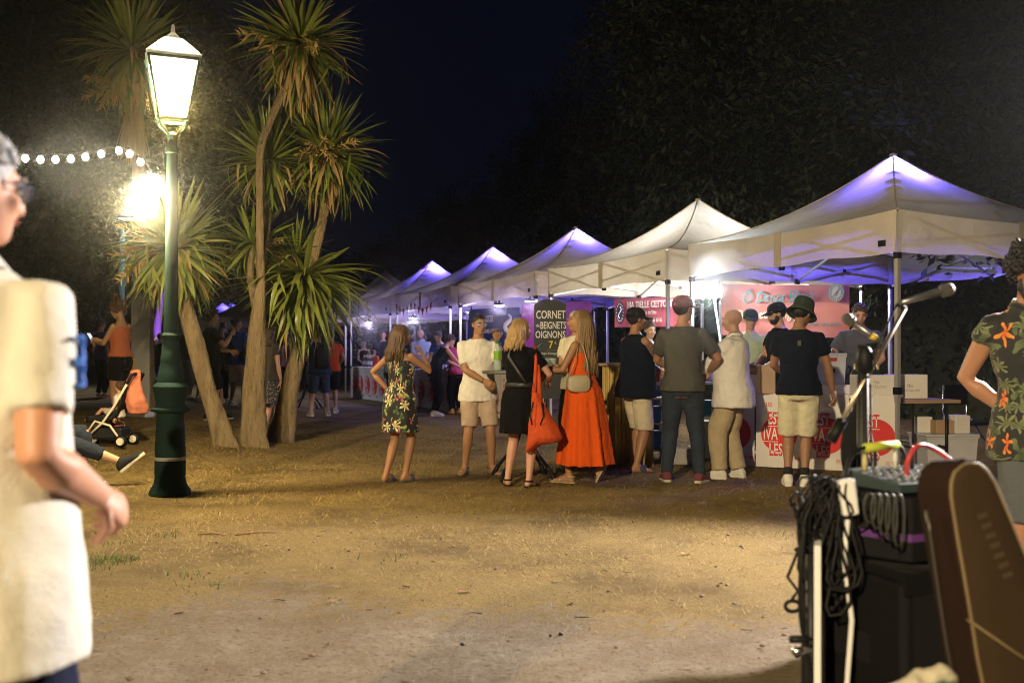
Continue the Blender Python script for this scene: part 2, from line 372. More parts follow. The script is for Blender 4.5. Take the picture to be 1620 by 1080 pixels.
        if t['shoulder']:
            for s in (-1, 1): q.ell(S_[s].lerp(T((0, -.012, 1.41)), .12), (.062, .062, .056) if not female else (.054, .054, .050), 12, 8)
        if t['sleeve']:
            for s in (-1, 1):
                sl = t['sleeve']; pts = [S_[s].lerp(T((0, -.01, 1.40)), .35), S_[s]]; rad = [.060, .064 if not female else .055]
                c = lambda u: S_[s].lerp(E_[s], u) if u <= 1 else E_[s].lerp(W_[s], u-1)
                for u in np.linspace(.25, sl, 5 if sl <= 1 else 9): pts.append(c(float(u))); rad.append((.054 if not female else .048)-.008*min(1, u)+t['sr'] if u <= 1 else .046-.008*(u-1)+t['sr'])
                q.tube(pts, rad, 12)
        P.top = fin(q, t['name'], t['mat'], t.get('fold', .024), t.get('fs', .085))
        if t.get('collar'):
            cq = MB(); n = 20; r0 = []; r1 = []; r2 = []
            for i in range(n):
                a = 2*PI*i/n; x, y = math.cos(a), math.sin(a); v = max(0, y)
                r0.append(T((.072*x, .066*y-.012, 1.475-.02*v))); r1.append(T((.070*x, .062*y-.014, 1.515-.03*v))); r2.append(T((.095*x, .09*y-.012, 1.478-.035*v)))
            cq.rings([r0, r1, r2], cap=False); o = cq.build('collar', t['mat'], root); so = o.modifiers.new('t', 'SOLIDIFY'); so.thickness = .005; BAKE.append((o, None))
    if bottom:
        t = dict(len=.85, wide=1.0, waist=1.0, pad=.012, name='shorts'); t.update(bottom); q = MB()
        if t['name'] == 'skirt':
            wave = t.get('wave', .012); z1 = .90-drop; rs = [ring(z, t['pad']) for z in (t['waist'], .95, .90, .86)]; fl = t.get('flare', .03)
            for u in np.linspace(.15, 1, 7):
                z = .86-(.86-t['len'])*u
                rs.append([T((p.x, p.y, .87)) if 0 else Vector((p.x*(1+fl*u*2), p.y*(1+fl*u*2)+0, z))+Vector((math.cos(i*1.3)*wave*u, math.sin(i*1.9)*wave*u, 0)) for i, p in enumerate(ring(.86, t['pad']+.005))])
            q.rings(rs)
        else:
            q.rings([ring(z, t['pad']) for z in np.linspace(.81, t['waist'], 7)])
            for s in (-1, 1):
                L_ = t['len']; w = t['wide']; pts = [HJ[s]+Vector((0, 0, .05))]; rad = [.098]
                for u in np.linspace(.2, L_, 5 if L_ <= 1 else 10):
                    u = float(u); pts.append(HJ[s].lerp(KN[s], u) if u <= 1 else KN[s].lerp(AN[s], u-1))
                    rad.append(float(np.interp(u, [0, .3, .8, 1, 1.3, 1.6, 2.05], [.105, .104, .088*w, .078*w, .074*w, .064*w, .060*w])))
                q.tube(pts, rad, 14)
        P.bottom = fin(q, t['name'], t['mat'], t.get('fold', .022), t.get('fs', .09))
    if dress:
        t = dict(top=1.36, hem=.45, flare=.06, pad=.012, waves=9, amp=.012, waist=1.05, name='dress', sleeve=0); t.update(dress); q = MB(); rs = []
        n = 48; zs = list(np.linspace(t['top'], .95, 8))+list(np.linspace(.88, t['hem'], 9)); off = t.get('off', 0)
        for z in zs:
            u = float(ss(t['waist'], t['hem'], z)) if z < t['waist'] else 0
            u2 = max(0, (t['waist']-z)/(t['waist']-t['hem']))
            base = ring(max(z, .86), t['pad']+.012*u, n)
            c = Vector((0, base[0].y*0+back, 0)); out = []
            for i, p in enumerate(base):
                if z < .86: p = Vector((p.x, p.y, z-drop))
                a = 2*PI*i/n; g = t['flare']*u2; wv = t['amp']*u2*(math.sin(t['waves']*a+1.3)+.6*math.sin((t['waves']*1.7)*a))
                out.append(p+Vector((math.cos(a), math.sin(a), 0))*(g+wv)+Vector((0, off*u2, 0)))
            rs.append(out)
        q.rings(rs[::-1])
        if t['sleeve']:
            q.rings([ring(1.26, .016), ring(1.33, .014), ring(1.38, .014), ring(1.42, .014), ring(1.465, .016)])
            for s in (-1, 1):
                q.ell(S_[s].lerp(T((0, -.012, 1.40)), .12), (.054, .054, .05), 12, 8)
                q.tube([S_[s].lerp(T((0, -.01, 1.40)), .35), S_[s], S_[s].lerp(E_[s], t['sleeve']*.5), S_[s].lerp(E_[s], t['sleeve'])], [.06, .062, .062, .064], 12)
        P.dress = fin(q, t['name'], t['mat'], t.get('fold', .014), .07)
        if t.get('straps'):
            sq = MB()
            for s in (-1, 1): sq.tube([T((s*.075, .09, t['top']-.02)), T((s*.085, .075, 1.38)), T((s*.088, .0, 1.448)), T((s*.082, -.085, 1.39)), T((s*.06, -.098, t['top']-.03))], .0075, 6)
            sq.build('strap', t['mat'], root)
    # -- shoes
    if shoes and legs:
        kind, col = shoes[:2]; sm = cloth('shoe_cloth', col, rough=.6); sol = mat('rubber_sole', shoes[2] if len(shoes) > 2 else (.6, .58, .54), rough=.6)
        for s, ft in ((-1, lf), (1, rf)):
            an = AN[s]; Rm = Matrix.Rotation(-R(ft[3]), 3, 'Z') @ Matrix.Rotation(R(ft[4]), 3, 'X')
            if kind == 'sneaker':
                q = foot_mb(an+Rm @ Vector((0, 0, .008)), ft[3], ft[4], .011); q.tube([an+Vector((0, 0, .0)), an+(KN[s]-an).normalized()*.035], [.046, .043], 12); o = soft(q, 'shoe', sm, root, .011, 3)
            else: o = None
            q = MB(); pr = [(-.075, .02), (-.06, .034), (-.02, .037), (.05, .041), (.11, .049), (.16, .046), (.195, .028), (.203, .008)]
            up = [Vector((w, y, 0)) for y, w in pr]+[Vector((-w, y, 0)) for y, w in pr[::-1]]
            th = .026 if kind == 'sneaker' else .016
            q.rings([[an+Rm @ (p+Vector((0, 0, -.079))) for p in up], [an+Rm @ (p*1.02+Vector((0, 0, -.079+th))) for p in up]])
            so = q.build('sole', sol if kind == 'sneaker' else sm, o or root, smooth=False)
            if kind == 'sandal':
                q = MB(); q.tube([an+Rm @ Vector((x*.046, .085, -.06+.045*math.cos(x*1.45))) for x in np.linspace(-1.05, 1.05, 9)], .02, 6, flat=.28, up=(0, 1, 0))
                q.tube([an+Rm @ Vector((.046*math.sin(a), -.02+.042*math.cos(a)*-1, -.012)) for a in np.linspace(-2.4, 2.4, 11)], .009, 6, flat=.5, up=(0, 0, 1))
                q.build('shoe_strap', sm, so)
            if kind == 'slide': MB().tube([an+Rm @ Vector((x*.05, .07+.0*x, -.06+.058*math.cos(x*1.5))) for x in np.linspace(-1.04, 1.04, 9)], .048, 6, flat=.16, up=(0, 1, 0)).build('shoe_strap', sm, so)
    # -- hair
    if hair:
        kind, hc = hair[:2]; hm = hairm(hc); q = MB(); n = 30; m_ = 22
        def shell(gr, yl, sl):
            c = Vector((0, -.016, 1.668)); vs = []; keep = {}
            for i in range(m_+1):
                ph = PI*i/m_-PI/2
                for j in range(n):
                    a = 2*PI*j/n; p = c+Vector((.083*gr*math.cos(ph)*math.cos(a), .103*gr*math.cos(ph)*math.sin(a), .095*gr*math.sin(ph)))
                    vs.append(p)
            fs = []
            for i in range(m_):
                for j in range(n):
                    f = (i*n+j, i*n+(j+1) % n, (i+1)*n+(j+1) % n, (i+1)*n+j); p = sum((vs[t_] for t_ in f), Vector())/4
                    if (p.y-yl) < (p.z-1.64)*sl: fs.append(f)
            return [H(p) for p in vs], fs
        if kind in ('short', 'bun', 'pony', 'long', 'grey', 'tied', 'fringe'):
            vs, fs = shell(1.0 if kind != 'long' else 1.04, .012, .95); q.add(vs, fs)
        rs_ = random.Random(sum(map(ord, label)))
        if kind == 'short' or kind == 'grey':
            for i in range(120):
                a, z = rs_.uniform(0, 2*PI), rs_.uniform(.15, 1); rr = math.sqrt(1-z*z*.96); p = Vector((.08*rr*math.cos(a), -.016+.1*rr*math.sin(a), 1.668+.092*z))
                if (p.y-.012) > (p.z-1.64)*.95: continue
                q.ell(H(p), (.016, .016, .012), 6, 4)
        if kind == 'curly':
            g = hair[2] if len(hair) > 2 else 1.25
            for i in range(int(330*g)):
                a, z = rs_.uniform(0, 2*PI), rs_.uniform(-.75, 1); rr = math.sqrt(1-z*z); u = rs_.uniform(.8, 1)*g
                p = Vector((.088*u*rr*math.cos(a), -.022+.103*u*rr*math.sin(a), 1.675+.1*u*z))
                if (p.y-.02) > (p.z-1.645)*.8: continue
                r = rs_.uniform(.008, .017)
                cc = [p+Vector((r*math.cos(t_+i), r*math.sin(t_*1.0+i*.7), (t_-3)*.006*rs_.choice((-1, 1)))) for t_ in np.linspace(0, 6, 7)]
                q.tube([H(c_) for c_ in cc], [.006, .008, .008, .008, .008, .007, .004], 5)
        if kind in ('long', 'pony', 'bun', 'tied'):
            zend = hair[2] if len(hair) > 2 else 1.30
            if kind == 'bun': q.ell(H((0, -.06, 1.77)), (.045, .045, .04), 12, 8); [q.ell(H((rs_.uniform(-.05, .05), -.06+rs_.uniform(-.05, .05), 1.77+rs_.uniform(-.03, .045))), .016, 6, 4) for _ in range(60)]
            if kind == 'tied': q.ell(H((0, -.12, 1.69)), (.032, .04, .04), 10, 7)
            if kind == 'long':
                for i in range(150):
                    a = rs_.uniform(-PI*.98, PI*.0)-.0; a = -PI/2+rs_.uniform(-1.75, 1.75); zz = rs_.uniform(.1, .95); rr = math.sqrt(1-zz*zz)
                    p0 = Vector((.080*rr*math.cos(a), -.016+.10*rr*math.sin(a), 1.668+.095*zz)); p1 = Vector((.092*math.cos(a), -.018+.112*math.sin(a), 1.640))
                    ze = zend+rs_.uniform(-.02, .09); wv = rs_.uniform(.004, .012); x2 = p1.x*rs_.uniform(.95, 1.45); y2 = min(p1.y, -.02)*1.05-.012
                    pts = [H(p0), H(p1)]
                    for u in np.linspace(.25, 1, 6):
                        z = 1.62+(ze-1.62)*u; hh = H((x2*(.8+.2*u)+wv*math.sin(u*9+i), p1.y*(1-u)+u*(y2-.035*float(ss(1.6, 1.45, z)))+wv*math.cos(u*8+i), 1.62))
                        pts.append(Vector((hh.x, hh.y, hp.z+(z-1.53))))
                    q.tube(pts, [.012, .016, .015, .014, .013, .012, .009, .003], 5)
            if kind == 'pony':
                for i in range(40):
                    o_ = Vector((rs_.uniform(-.03, .03), rs_.uniform(-.02, .02), 0)); ze = zend+rs_.uniform(-.03, .08)
                    pts = [H((rs_.uniform(-.05, .05), -.09, 1.70)), H((0, -.135, 1.69))]+[H(Vector((0, -.150-.01*u, 1.66-(1.66-ze)*u))+o_*(1+u)) for u in (.2, .5, .8, 1)]
                    q.tube(pts, [.01, .012, .013, .013, .010, .003], 5)
        P.hair = q.build('hair', hm, root)
    # -- hats
    if hat:
        kind, hc = hat[:2]; hm = cloth('hat_cloth', hc, rough=.8); q = MB()
        if kind == 'cap':
            dr = []
            for z, r in ((1.655, 1.04), (1.69, 1.05), (1.725, .98), (1.752, .80), (1.768, .5), (1.775, .1)): dr.append([H((.086*r*math.cos(a), -.014+.105*r*math.sin(a), z+(.028 if math.sin(a) > .6 and z < 1.67 else .0))) for a in (2*PI*i/24 for i in range(24))])
            q.rings(dr, cap=False); o = q.build('hat', hm, root); md = o.modifiers.new('t', 'SOLIDIFY'); md.thickness = .004; BAKE.append((o, None))
            fl = hat[2] if len(hat) > 2 else 1; v = MB(); g = [[], []]
            rings_ = []
            for u in (0, .33, .66, 1):
                rings_.append([H((.074*math.sin(a)*(1+.08*u), fl*(.012+.082*math.cos(a)+u*.082*(.35+.65*math.cos(a))), 1.687-.022*u-.018*(math.sin(a)**2))) for a in np.linspace(-1.25, 1.25, 11)])
            v.rings(rings_, cap=False, closed=False); vo_ = v.build('cap_peak', hm, o); md = vo_.modifiers.new('t', 'SOLIDIFY'); md.thickness = .006; BAKE.append((vo_, None))
        if kind == 'bucket':
            q.rings([[H((.1*r*math.cos(a), -.012+.118*r*math.sin(a), z)) for a in (2*PI*i/28 for i in range(28))] for r, z in ((1.42, 1.628), (1.0, 1.690), (.97, 1.70), (.90, 1.765), (.82, 1.79), (.3, 1.797), (.02, 1.797))], cap=False)
            o = q.build('hat', hm, root); md = o.modifiers.new('t', 'SOLIDIFY'); md.thickness = .005; BAKE.append((o, None))
    if glasses:
        kind, gcol = glasses; gm = mat('glasses_frame', gcol, rough=.25); q = MB(); up = .072 if kind == 'up' else 0; yy = -.012 if kind == 'up' else 0
        for s in (-1, 1):
            q.tube([H((s*.036+.024*math.cos(a), .102+yy-.01*abs(s*.036+.024*math.cos(a))/.06, 1.642+up+.019*math.sin(a))) for a in np.linspace(0, 2*PI, 15)], .0022, 5)
            q.tube([H((s*.060, .092+yy, 1.648+up)), H((s*.078, .05+yy, 1.648+up*.9)), H((s*.080, -.01, 1.645+up*.8))], .0022, 5)
        q.tube([H((-.012, .104+yy, 1.648+up)), H((.012, .104+yy, 1.648+up))], .0022, 5)
        g = q.build('glasses', gm, root); lm = glassm('lens', (.25, .25, .27) if kind in ('up', 'sun') else (.85, .9, .92), .35 if kind in ('up', 'sun') else .8)
        for s in (-1, 1): MB().rings([[H((s*.036+.023*math.cos(a), .1015+yy+dy-.01*abs(s*.036+.023*math.cos(a))/.06, 1.642+up+.018*math.sin(a))) for a in (2*PI*i/14 for i in range(14))] for dy in (0, .002)]).build('lens', lm, g)
    P.world = lambda p: root.matrix_basis @ Vector(p)
    return P
def stand(px, py=None, d=None):
    if py is not None: return hit(px, py)
    g = gat(px, d); return g.x, g.y
# ------------------------------------------------------------------ ground
def lat(x, y, seed=0):
    xi, yi = np.floor(x).astype(int), np.floor(y).astype(int); fx, fy = x-xi, y-yi; fx = fx*fx*(3-2*fx); fy = fy*fy*(3-2*fy)
    h = lambda a, b: ((np.sin(a*127.1+b*311.7+seed*74.7)*43758.5453) % 1)
    return (h(xi, yi)*(1-fx)+h(xi+1, yi)*fx)*(1-fy)+(h(xi, yi+1)*(1-fx)+h(xi+1, yi+1)*fx)*fy
def fbm(x, y, s=0): return .5*lat(x, y, s)+.27*lat(x*2.1, y*2.1, s+1)+.15*lat(x*4.3, y*4.3, s+2)+.08*lat(x*9, y*9, s+3)
def straw_mask(x, y):                        # 1 where dry grass covers the ground, 0 on the bare trodden earth
    x, y = np.asarray(x, float), np.asarray(y, float); n = fbm(x*.8, y*.8, 3)-.5
    m = ss(3.7, 6.6, y+1.9*n-.12*np.maximum(0, x)*1.0)
    right = 1-ss(1.2, 2.6, x+1.2*n-.0*y)*(1-ss(7.2, 8.6, y+1.5*n)); m = m*right
    strip = np.exp(-((x+.467*y-7.05+1.3*n)/1.0)**2)*ss(13, 16, y)      # the worn path in front of the stalls
    return np.clip(m*(1-.85*strip), 0, 1)
def nu(fine0, fine1, st, lo, hi):
    a = list(np.arange(fine0, fine1, st)); k = st; x = fine0
    l = []; 
    while x > lo: k *= 1.35; x -= k; l.append(x)
    k = st; x = a[-1]; r = []
    while x < hi: k *= 1.35; x += k; r.append(x)
    return np.array(l[::-1]+a+r)
gx, gy = nu(-7, 7.5, .10, -120, 120), nu(1.2, 20, .10, -60, 160)
X, Y = np.meshgrid(gx, gy); fade = np.exp(-((np.hypot(X, Y)/40)**2))
Zg = gz(X, Y)+(.030*(fbm(X*1.3, Y*1.3, 8)-.5)+.022*(fbm(X*5, Y*5, 11)-.5))*fade
me = bpy.data.meshes.new('ground'); nx = len(gx)
me.from_pydata(list(map(tuple, np.stack([X.ravel(), Y.ravel(), Zg.ravel()], 1))), [], [(i*nx+j, i*nx+j+1, (i+1)*nx+j+1, (i+1)*nx+j) for i in range(len(gy)-1) for j in range(nx-1)])
me.polygons.foreach_set('use_smooth', [True]*len(me.polygons))
at_ = me.attributes.new('straw', 'FLOAT', 'POINT'); at_.data.foreach_set('value', straw_mask(X, Y).ravel())
gm = bpy.data.materials.new('earth_and_straw'); N, L = nodes(gm); B = N['Principled BSDF']; B.inputs['Roughness'].default_value = .95; B.inputs['Specular IOR Level'].default_value = .1
def noise(N, L, vec, sc, det=8, rough=.65, stretch=None):
    n = N.new('ShaderNodeTexNoise'); n.inputs['Scale'].default_value = sc; n.inputs['Detail'].default_value = det; n.inputs['Roughness'].default_value = rough
    if stretch:
        mp = N.new('ShaderNodeMapping'); mp.inputs['Scale'].default_value = stretch[:3]; mp.inputs['Rotation'].default_value = (0, 0, stretch[3]); L.new(vec, mp.inputs[0]); vec = mp.outputs[0]
    L.new(vec, n.inputs[0]); return n.outputs[0]
def ramp(N, L, fac, stops):
    r = N.new('ShaderNodeValToRGB'); e = r.color_ramp.elements
    while len(e) < len(stops): e.new(.5)
    for el, (p, c) in zip(e, stops): el.position = p; el.color = (c+(1,)) if len(c) == 3 else c
    L.new(fac, r.inputs[0]); return r.outputs[0]
def mixc(N, L, f, a, b, bt='MIX'):
    m = N.new('ShaderNodeMix'); m.data_type = 'RGBA'; m.blend_type = bt
    for i, q in ((0, f), (6, a), (7, b)):
        if isinstance(q, (int, float)): m.inputs[i].default_value = q
        elif isinstance(q, tuple): m.inputs[i].default_value = q+(1,)
        else: L.new(q, m.inputs[i])
    return m.outputs[2]
tcg = N.new('ShaderNodeTexCoord').outputs['Object']; atn = N.new('ShaderNodeAttribute'); atn.attribute_name = 'straw'
dirt = ramp(N, L, noise(N, L, tcg, 1.6, 10), [(.3, (.27, .205, .14)), (.5, (.39, .32, .235)), (.72, (.50, .43, .335))])
grit = ramp(N, L, noise(N, L, tcg, 60, 6, .8), [(.3, (.6, .58, .55)), (.55, (1, 1, 1)), (.75, (1.15, 1.12, 1.08))])
dirt = mixc(N, L, 1.0, dirt, grit, 'MULTIPLY')
leafl = ramp(N, L, noise(N, L, tcg, 26, 3, .5, (1, 2.2, 1, .6)), [(.60, (0, 0, 0)), (.68, (1, 1, 1))]); dirt = mixc(N, L, leafl, dirt, (.13, .085, .05))
f1 = ramp(N, L, noise(N, L, tcg, 30, 5, .6, (1, 9, 1, .5)), [(.3, (.12, .075, .028)), (.5, (.33, .23, .092)), (.7, (.52, .40, .19))])
f2 = ramp(N, L, noise(N, L, tcg, 34, 5, .6, (9, 1, 1, -.35)), [(.3, (.11, .07, .028)), (.5, (.31, .215, .088)), (.7, (.53, .41, .20))])
stw = mixc(N, L, noise(N, L, tcg, 7, 3), f1, f2)
stw = mixc(N, L, ramp(N, L, noise(N, L, tcg, 1.1, 6), [(.46, (0, 0, 0)), (.66, (.85, .85, .85))]), stw, (.15, .10, .05))
stw = mixc(N, L, ramp(N, L, noise(N, L, tcg, 2.3, 7, .75), [(.60, (0, 0, 0)), (.72, (.6, .6, .6))]), stw, (.12, .14, .045))
edge = N.new('ShaderNodeMath'); edge.operation = 'MULTIPLY_ADD'; L.new(noise(N, L, tcg, 9, 6, .75), edge.inputs[0]); edge.inputs[1].default_value = 1.3; L.new(atn.outputs['Fac'], edge.inputs[2])
em = ramp(N, L, edge.outputs[0], [(.78, (0, 0, 0)), (1.0, (1, 1, 1))])
em2 = ramp(N, L, edge.outputs[0], [(.45, (0, 0, 0)), (.80, (.5, .5, .5)), (1.25, (0, 0, 0))])
L.new(mixc(N, L, em2, mixc(N, L, em, dirt, stw), mixc(N, L, noise(N, L, tcg, 40, 6, .8), (.10, .065, .03), (.32, .23, .13))), B.inputs['Base Color'])
bp = N.new('ShaderNodeBump'); bp.inputs['Strength'].default_value = 1; bp.inputs['Distance'].default_value = .05
hm_ = N.new('ShaderNodeMath'); hm_.operation = 'ADD'; L.new(noise(N, L, tcg, 14, 9, .8), hm_.inputs[0]); L.new(noise(N, L, tcg, 40, 5, .6, (1, 7, 1, .5)), hm_.inputs[1])
L.new(hm_.outputs[0], bp.inputs['Height']); L.new(bp.outputs[0], B.inputs['Normal'])
g = link('ground', me, gm); g['kind'] = 'structure'
# dry grass: blades lying and standing, thinning out to the bare earth
nb = 300000; dd = np.sqrt(RNG.uniform(3.2**2, 17**2, nb)); px = RNG.uniform(60, 1500, nb); bx = (px-810)/F*dd; by = dd
ok = RNG.random(nb) < straw_mask(bx, by)**1.2*(.25+.75*ss(.42, .6, fbm(bx*2.2, by*2.2, 21)))+.035
bx, by = bx[ok], by[ok]; n = len(bx); aa = RNG.uniform(0, 2*PI, n); ln = RNG.uniform(.022, .075, n); lie = RNG.uniform(.08, .75, n)**1.3; wd = RNG.uniform(.0012, .0027, n)*np.clip(by/7, .8, 1.7)
bz = gz(bx, by)+.004; dx, dy = np.cos(aa), np.sin(aa)
v = np.empty((n, 3, 3)); v[:, 0] = np.stack([bx-dy*wd, by+dx*wd, bz], 1); v[:, 1] = np.stack([bx+dy*wd, by-dx*wd, bz], 1)
v[:, 2] = np.stack([bx+dx*ln*(1-lie*.5), by+dy*ln*(1-lie*.5), bz+.006+ln*lie*.55], 1)
me = bpy.data.meshes.new('dry_grass'); me.from_pydata(list(map(tuple, v.reshape(-1, 3))), [], [(3*i, 3*i+1, 3*i+2) for i in range(n)])
def blade_mat(name, c0, c1, tr=.3):
    m = bpy.data.materials.new(name); N, L = nodes(m); b = N['Principled BSDF']; b.inputs['Roughness'].default_value = .7; b.inputs['Specular IOR Level'].default_value = .25
    ge = N.new('ShaderNodeNewGeometry'); c = ramp(N, L, ge.outputs['Random Per Island'], [(0, c0), (1, c1)]); L.new(c, b.inputs['Base Color'])
    t = N.new('ShaderNodeBsdfTranslucent'); L.new(c, t.inputs[0]); mx = N.new('ShaderNodeMixShader'); mx.inputs[0].default_value = tr
    L.new(b.outputs[0], mx.inputs[1]); L.new(t.outputs[0], mx.inputs[2]); L.new(mx.outputs[0], N['Material Output'].inputs[0]); return m
o = link('dry_grass', me, blade_mat('straw_blades', (.16, .10, .035), (.46, .34, .15))); tag(o, 'dry straw coloured grass scattered over the trodden lawn', 'grass', kind='stuff')
# a few green tufts
q = MB()
for px_, py_, k in ((170, 888, 130), (130, 900, 50), (250, 850, 24), (610, 885, 14), (300, 915, 22), (180, 860, 20), (960, 830, 12), (1240, 850, 12), (330, 930, 12)):
    cx, cy = hit(px_, py_)
    for _ in range(k):
        x, y = cx+random.gauss(0, .09), cy+random.gauss(0, .07); a = random.uniform(0, 6.3); l = random.uniform(.03, .07); z = float(gz(x, y)); w = .004
        q.add([(x-w*math.sin(a), y+w*math.cos(a), z), (x+w*math.sin(a), y-w*math.cos(a), z), (x+l*.5*math.cos(a), y+l*.5*math.sin(a), z+l*.8)], [(0, 1, 2)])
tag(q.build('grass_tuft', blade_mat('green_blades', (.05, .09, .02), (.13, .17, .05)), smooth=False), 'sparse green tufts growing in the dry lawn', 'grass', kind='stuff')
# fallen leaves and sticks that can be told apart
lm1 = mat('dead_leaf', (.20, .10, .05), rough=.8)
for i, (px_, py_, ln, wd_, ang, lab) in enumerate(((280, 973, .10, .045, .3, 'reddish dead leaf on bare earth at lower left'), (395, 876, .085, .035, 1.2, 'dark curled dead leaf in the straw below the lamp'), (533, 952, .12, .04, 1.0, 'greyish dead leaf at the edge of the straw, left of centre'),
        (735, 938, .10, .06, .2, 'dark round dead leaf at the edge of the bare earth, centre'), (641, 930, .08, .045, -.4, 'brown dead leaf lying just left of the round one'), (440, 951, .11, .04, .1, 'long brown dead leaf on earth left of the greyish one'), (1085, 878, .10, .05, .4, 'orange dead leaf on the pale earth, right of centre'), (902, 958, .055, .04, .9, 'tiny black dead leaf on bare earth, right of centre'), (1140, 925, .09, .03, 1.7, 'thin dead leaf near the speakers on bare earth'))):
    x, y = hit(px_, py_); ln *= .62; wd_ *= .62; q = MB(); rr = []
    for u in np.linspace(0, 1, 6): w = wd_*.5*math.sin(PI*min(.97, u*.96+.03))**.8; rr.append([Vector(((u-.5)*ln, -w, .006+.006*math.sin(u*3))), Vector(((u-.5)*ln, 0, .006)), Vector(((u-.5)*ln, w, .007+.005*math.cos(u*4)))])
    q.rings(rr, cap=False, closed=False); o = q.build('fallen_leaf', lm1 if 'orange' not in lab and 'reddish' not in lab else mat('red_leaf', (.38, .12, .05)), loc=(x, y, float(gz(x, y))+.003)); o.rotation_euler = (random.uniform(-.2, .2), random.uniform(-.2, .2), ang); tag(o, lab, 'leaf', 'fallen leaves')
for px_, py_, ln, ang, lab in ((409, 846, .30, .35, 'thin dry stick lying on the straw right of the lamp post'), (335, 848, .2, -.15, 'short dry stick lying at the foot of the lamp post')):
    x, y = hit(px_, py_); c, s_ = math.cos(ang), math.sin(ang); q = MB().tube([(-ln/2*c, -ln/2*s_, .01), (0, .012, .018), (ln/2*c, ln/2*s_, .012)], [.005, .006, .003], 6)
    tag(q.build('stick', lm1, loc=(x, y, float(gz(x, y)))), lab, 'stick')

q = MB(); rl = random.Random(12)
for _ in range(420):
    d_ = math.sqrt(rl.uniform(3.3**2, 11**2)); px_ = rl.uniform(120, 1420); x, y = (px_-810)/F*d_, d_; z = float(gz(x, y)); s_ = rl.uniform(.004, .014); a = rl.uniform(0, 6.3)
    if rl.random() < .45: q.ell((x, y, z+s_*.4), (s_, s_*.8, s_*.55), 6, 4)
    else: q.bar((x, y, z+.006), (x+s_*5*math.cos(a), y+s_*5*math.sin(a), z+.008), .0035)
tag(q.build('litter', mat('litter', (.17, .12, .08), rough=.9, var=.5, scale=3)), 'small stones, stalks and crumbs scattered over the earth', 'litter', kind='stuff')

# ------------------------------------------------------------------ lamp posts
FROST = bpy.data.materials.new('frosted_glass'); N, L = nodes(FROST); N.remove(N['Principled BSDF']); tl_ = N.new('ShaderNodeBsdfTranslucent'); tl_.inputs[0].default_value = (.95, .95, .92, 1); tp_ = N.new('ShaderNodeBsdfTransparent'); mx_ = N.new('ShaderNodeMixShader'); mx_.inputs[0].default_value = .28
L.new(tl_.outputs[0], mx_.inputs[1]); L.new(tp_.outputs[0], mx_.inputs[2]); L.new(mx_.outputs[0], N['Material Output'].inputs[0])
def lantern(root, z, s, lit, power=0, col=WARM, mt=None):
    """four-sided tapering lantern on a post, z = height of its foot"""
    mt = mt or M_POST; q = MB(); w0, w1, h = .115*s, .205*s, .50*s; zb = z+.13*s; zt = zb+h
    for a in range(4):
        A = [(-1, -1), (1, -1), (1, 1), (-1, 1)]; x, y = A[a]; x2, y2 = A[(a+1) % 4]
        q.bar((x*w0, y*w0, zb), (x*w1, y*w1, zt), .022*s); q.bar((x*w0, y*w0, zb), (x2*w0, y2*w0, zb), .024*s); q.bar((x*w1, y*w1, zt), (x2*w1, y2*w1, zt), .026*s)
        q.tube([(x*w0, y*w0, zb), (x*w0*.9, y*w0*.9, zb-.04*s), (x*.03*s, y*.03*s, z)], .010*s, 6); q.ell((x*w0, y*w0, zb), .02*s, 8, 6)
    q.lathe([(.035*s, z-.05*s), (.05*s, z), (.03*s, z+.02*s), (.0*s+.012, z+.03*s)], 12)
    fr = q.build('lantern_frame', mt, root, smooth=False)
    r = MB(); A = lambda w, zz: [Vector((-w, -w, zz)), Vector((w, -w, zz)), Vector((w, w, zz)), Vector((-w, w, zz))]
    r.rings([A(w1*1.08, zt+.01), A(w1*1.1, zt+.03), A(w1*.55, zt+.16*s), A(w1*.35, zt+.2*s)]); r.lathe([(.05*s, zt+.2*s), (.055*s, zt+.23*s), (.02*s, zt+.26*s), (.012*s, zt+.33*s)], 10); r.build('lantern_roof', FROST if lit else mt, root, smooth=False)
    for a in range(4):
        A4 = [(-1, -1), (1, -1), (1, 1), (-1, 1)]; (x, y), (x2, y2) = A4[a], A4[(a+1) % 4]; k0, k1 = w0*.93, w1*.95
        MB().add([(x*k0, y*k0, zb+.012), (x2*k0, y2*k0, zb+.012), (x2*k1, y2*k1, zt-.012), (x*k1, y*k1, zt-.012)], [(0, 1, 2, 3)]).build('pane', FROST if lit else glassm('lantern_glass', (.95, .97, .95), .9), fr, smooth=False)
    if lit:
        MB().lathe([(.02*s, zb+.20*s), (.06*s, zb+.23*s), (.08*s, zb+.33*s), (.065*s, zb+.42*s), (.02*s, zb+.47*s)], 16).build('bulb', emit('lamp_glow', (1, .90, .66), lit*4), root)
        lamp('lantern_light', 'POINT', (0, 0, zb+.12*s), power, col, .05*s, root)
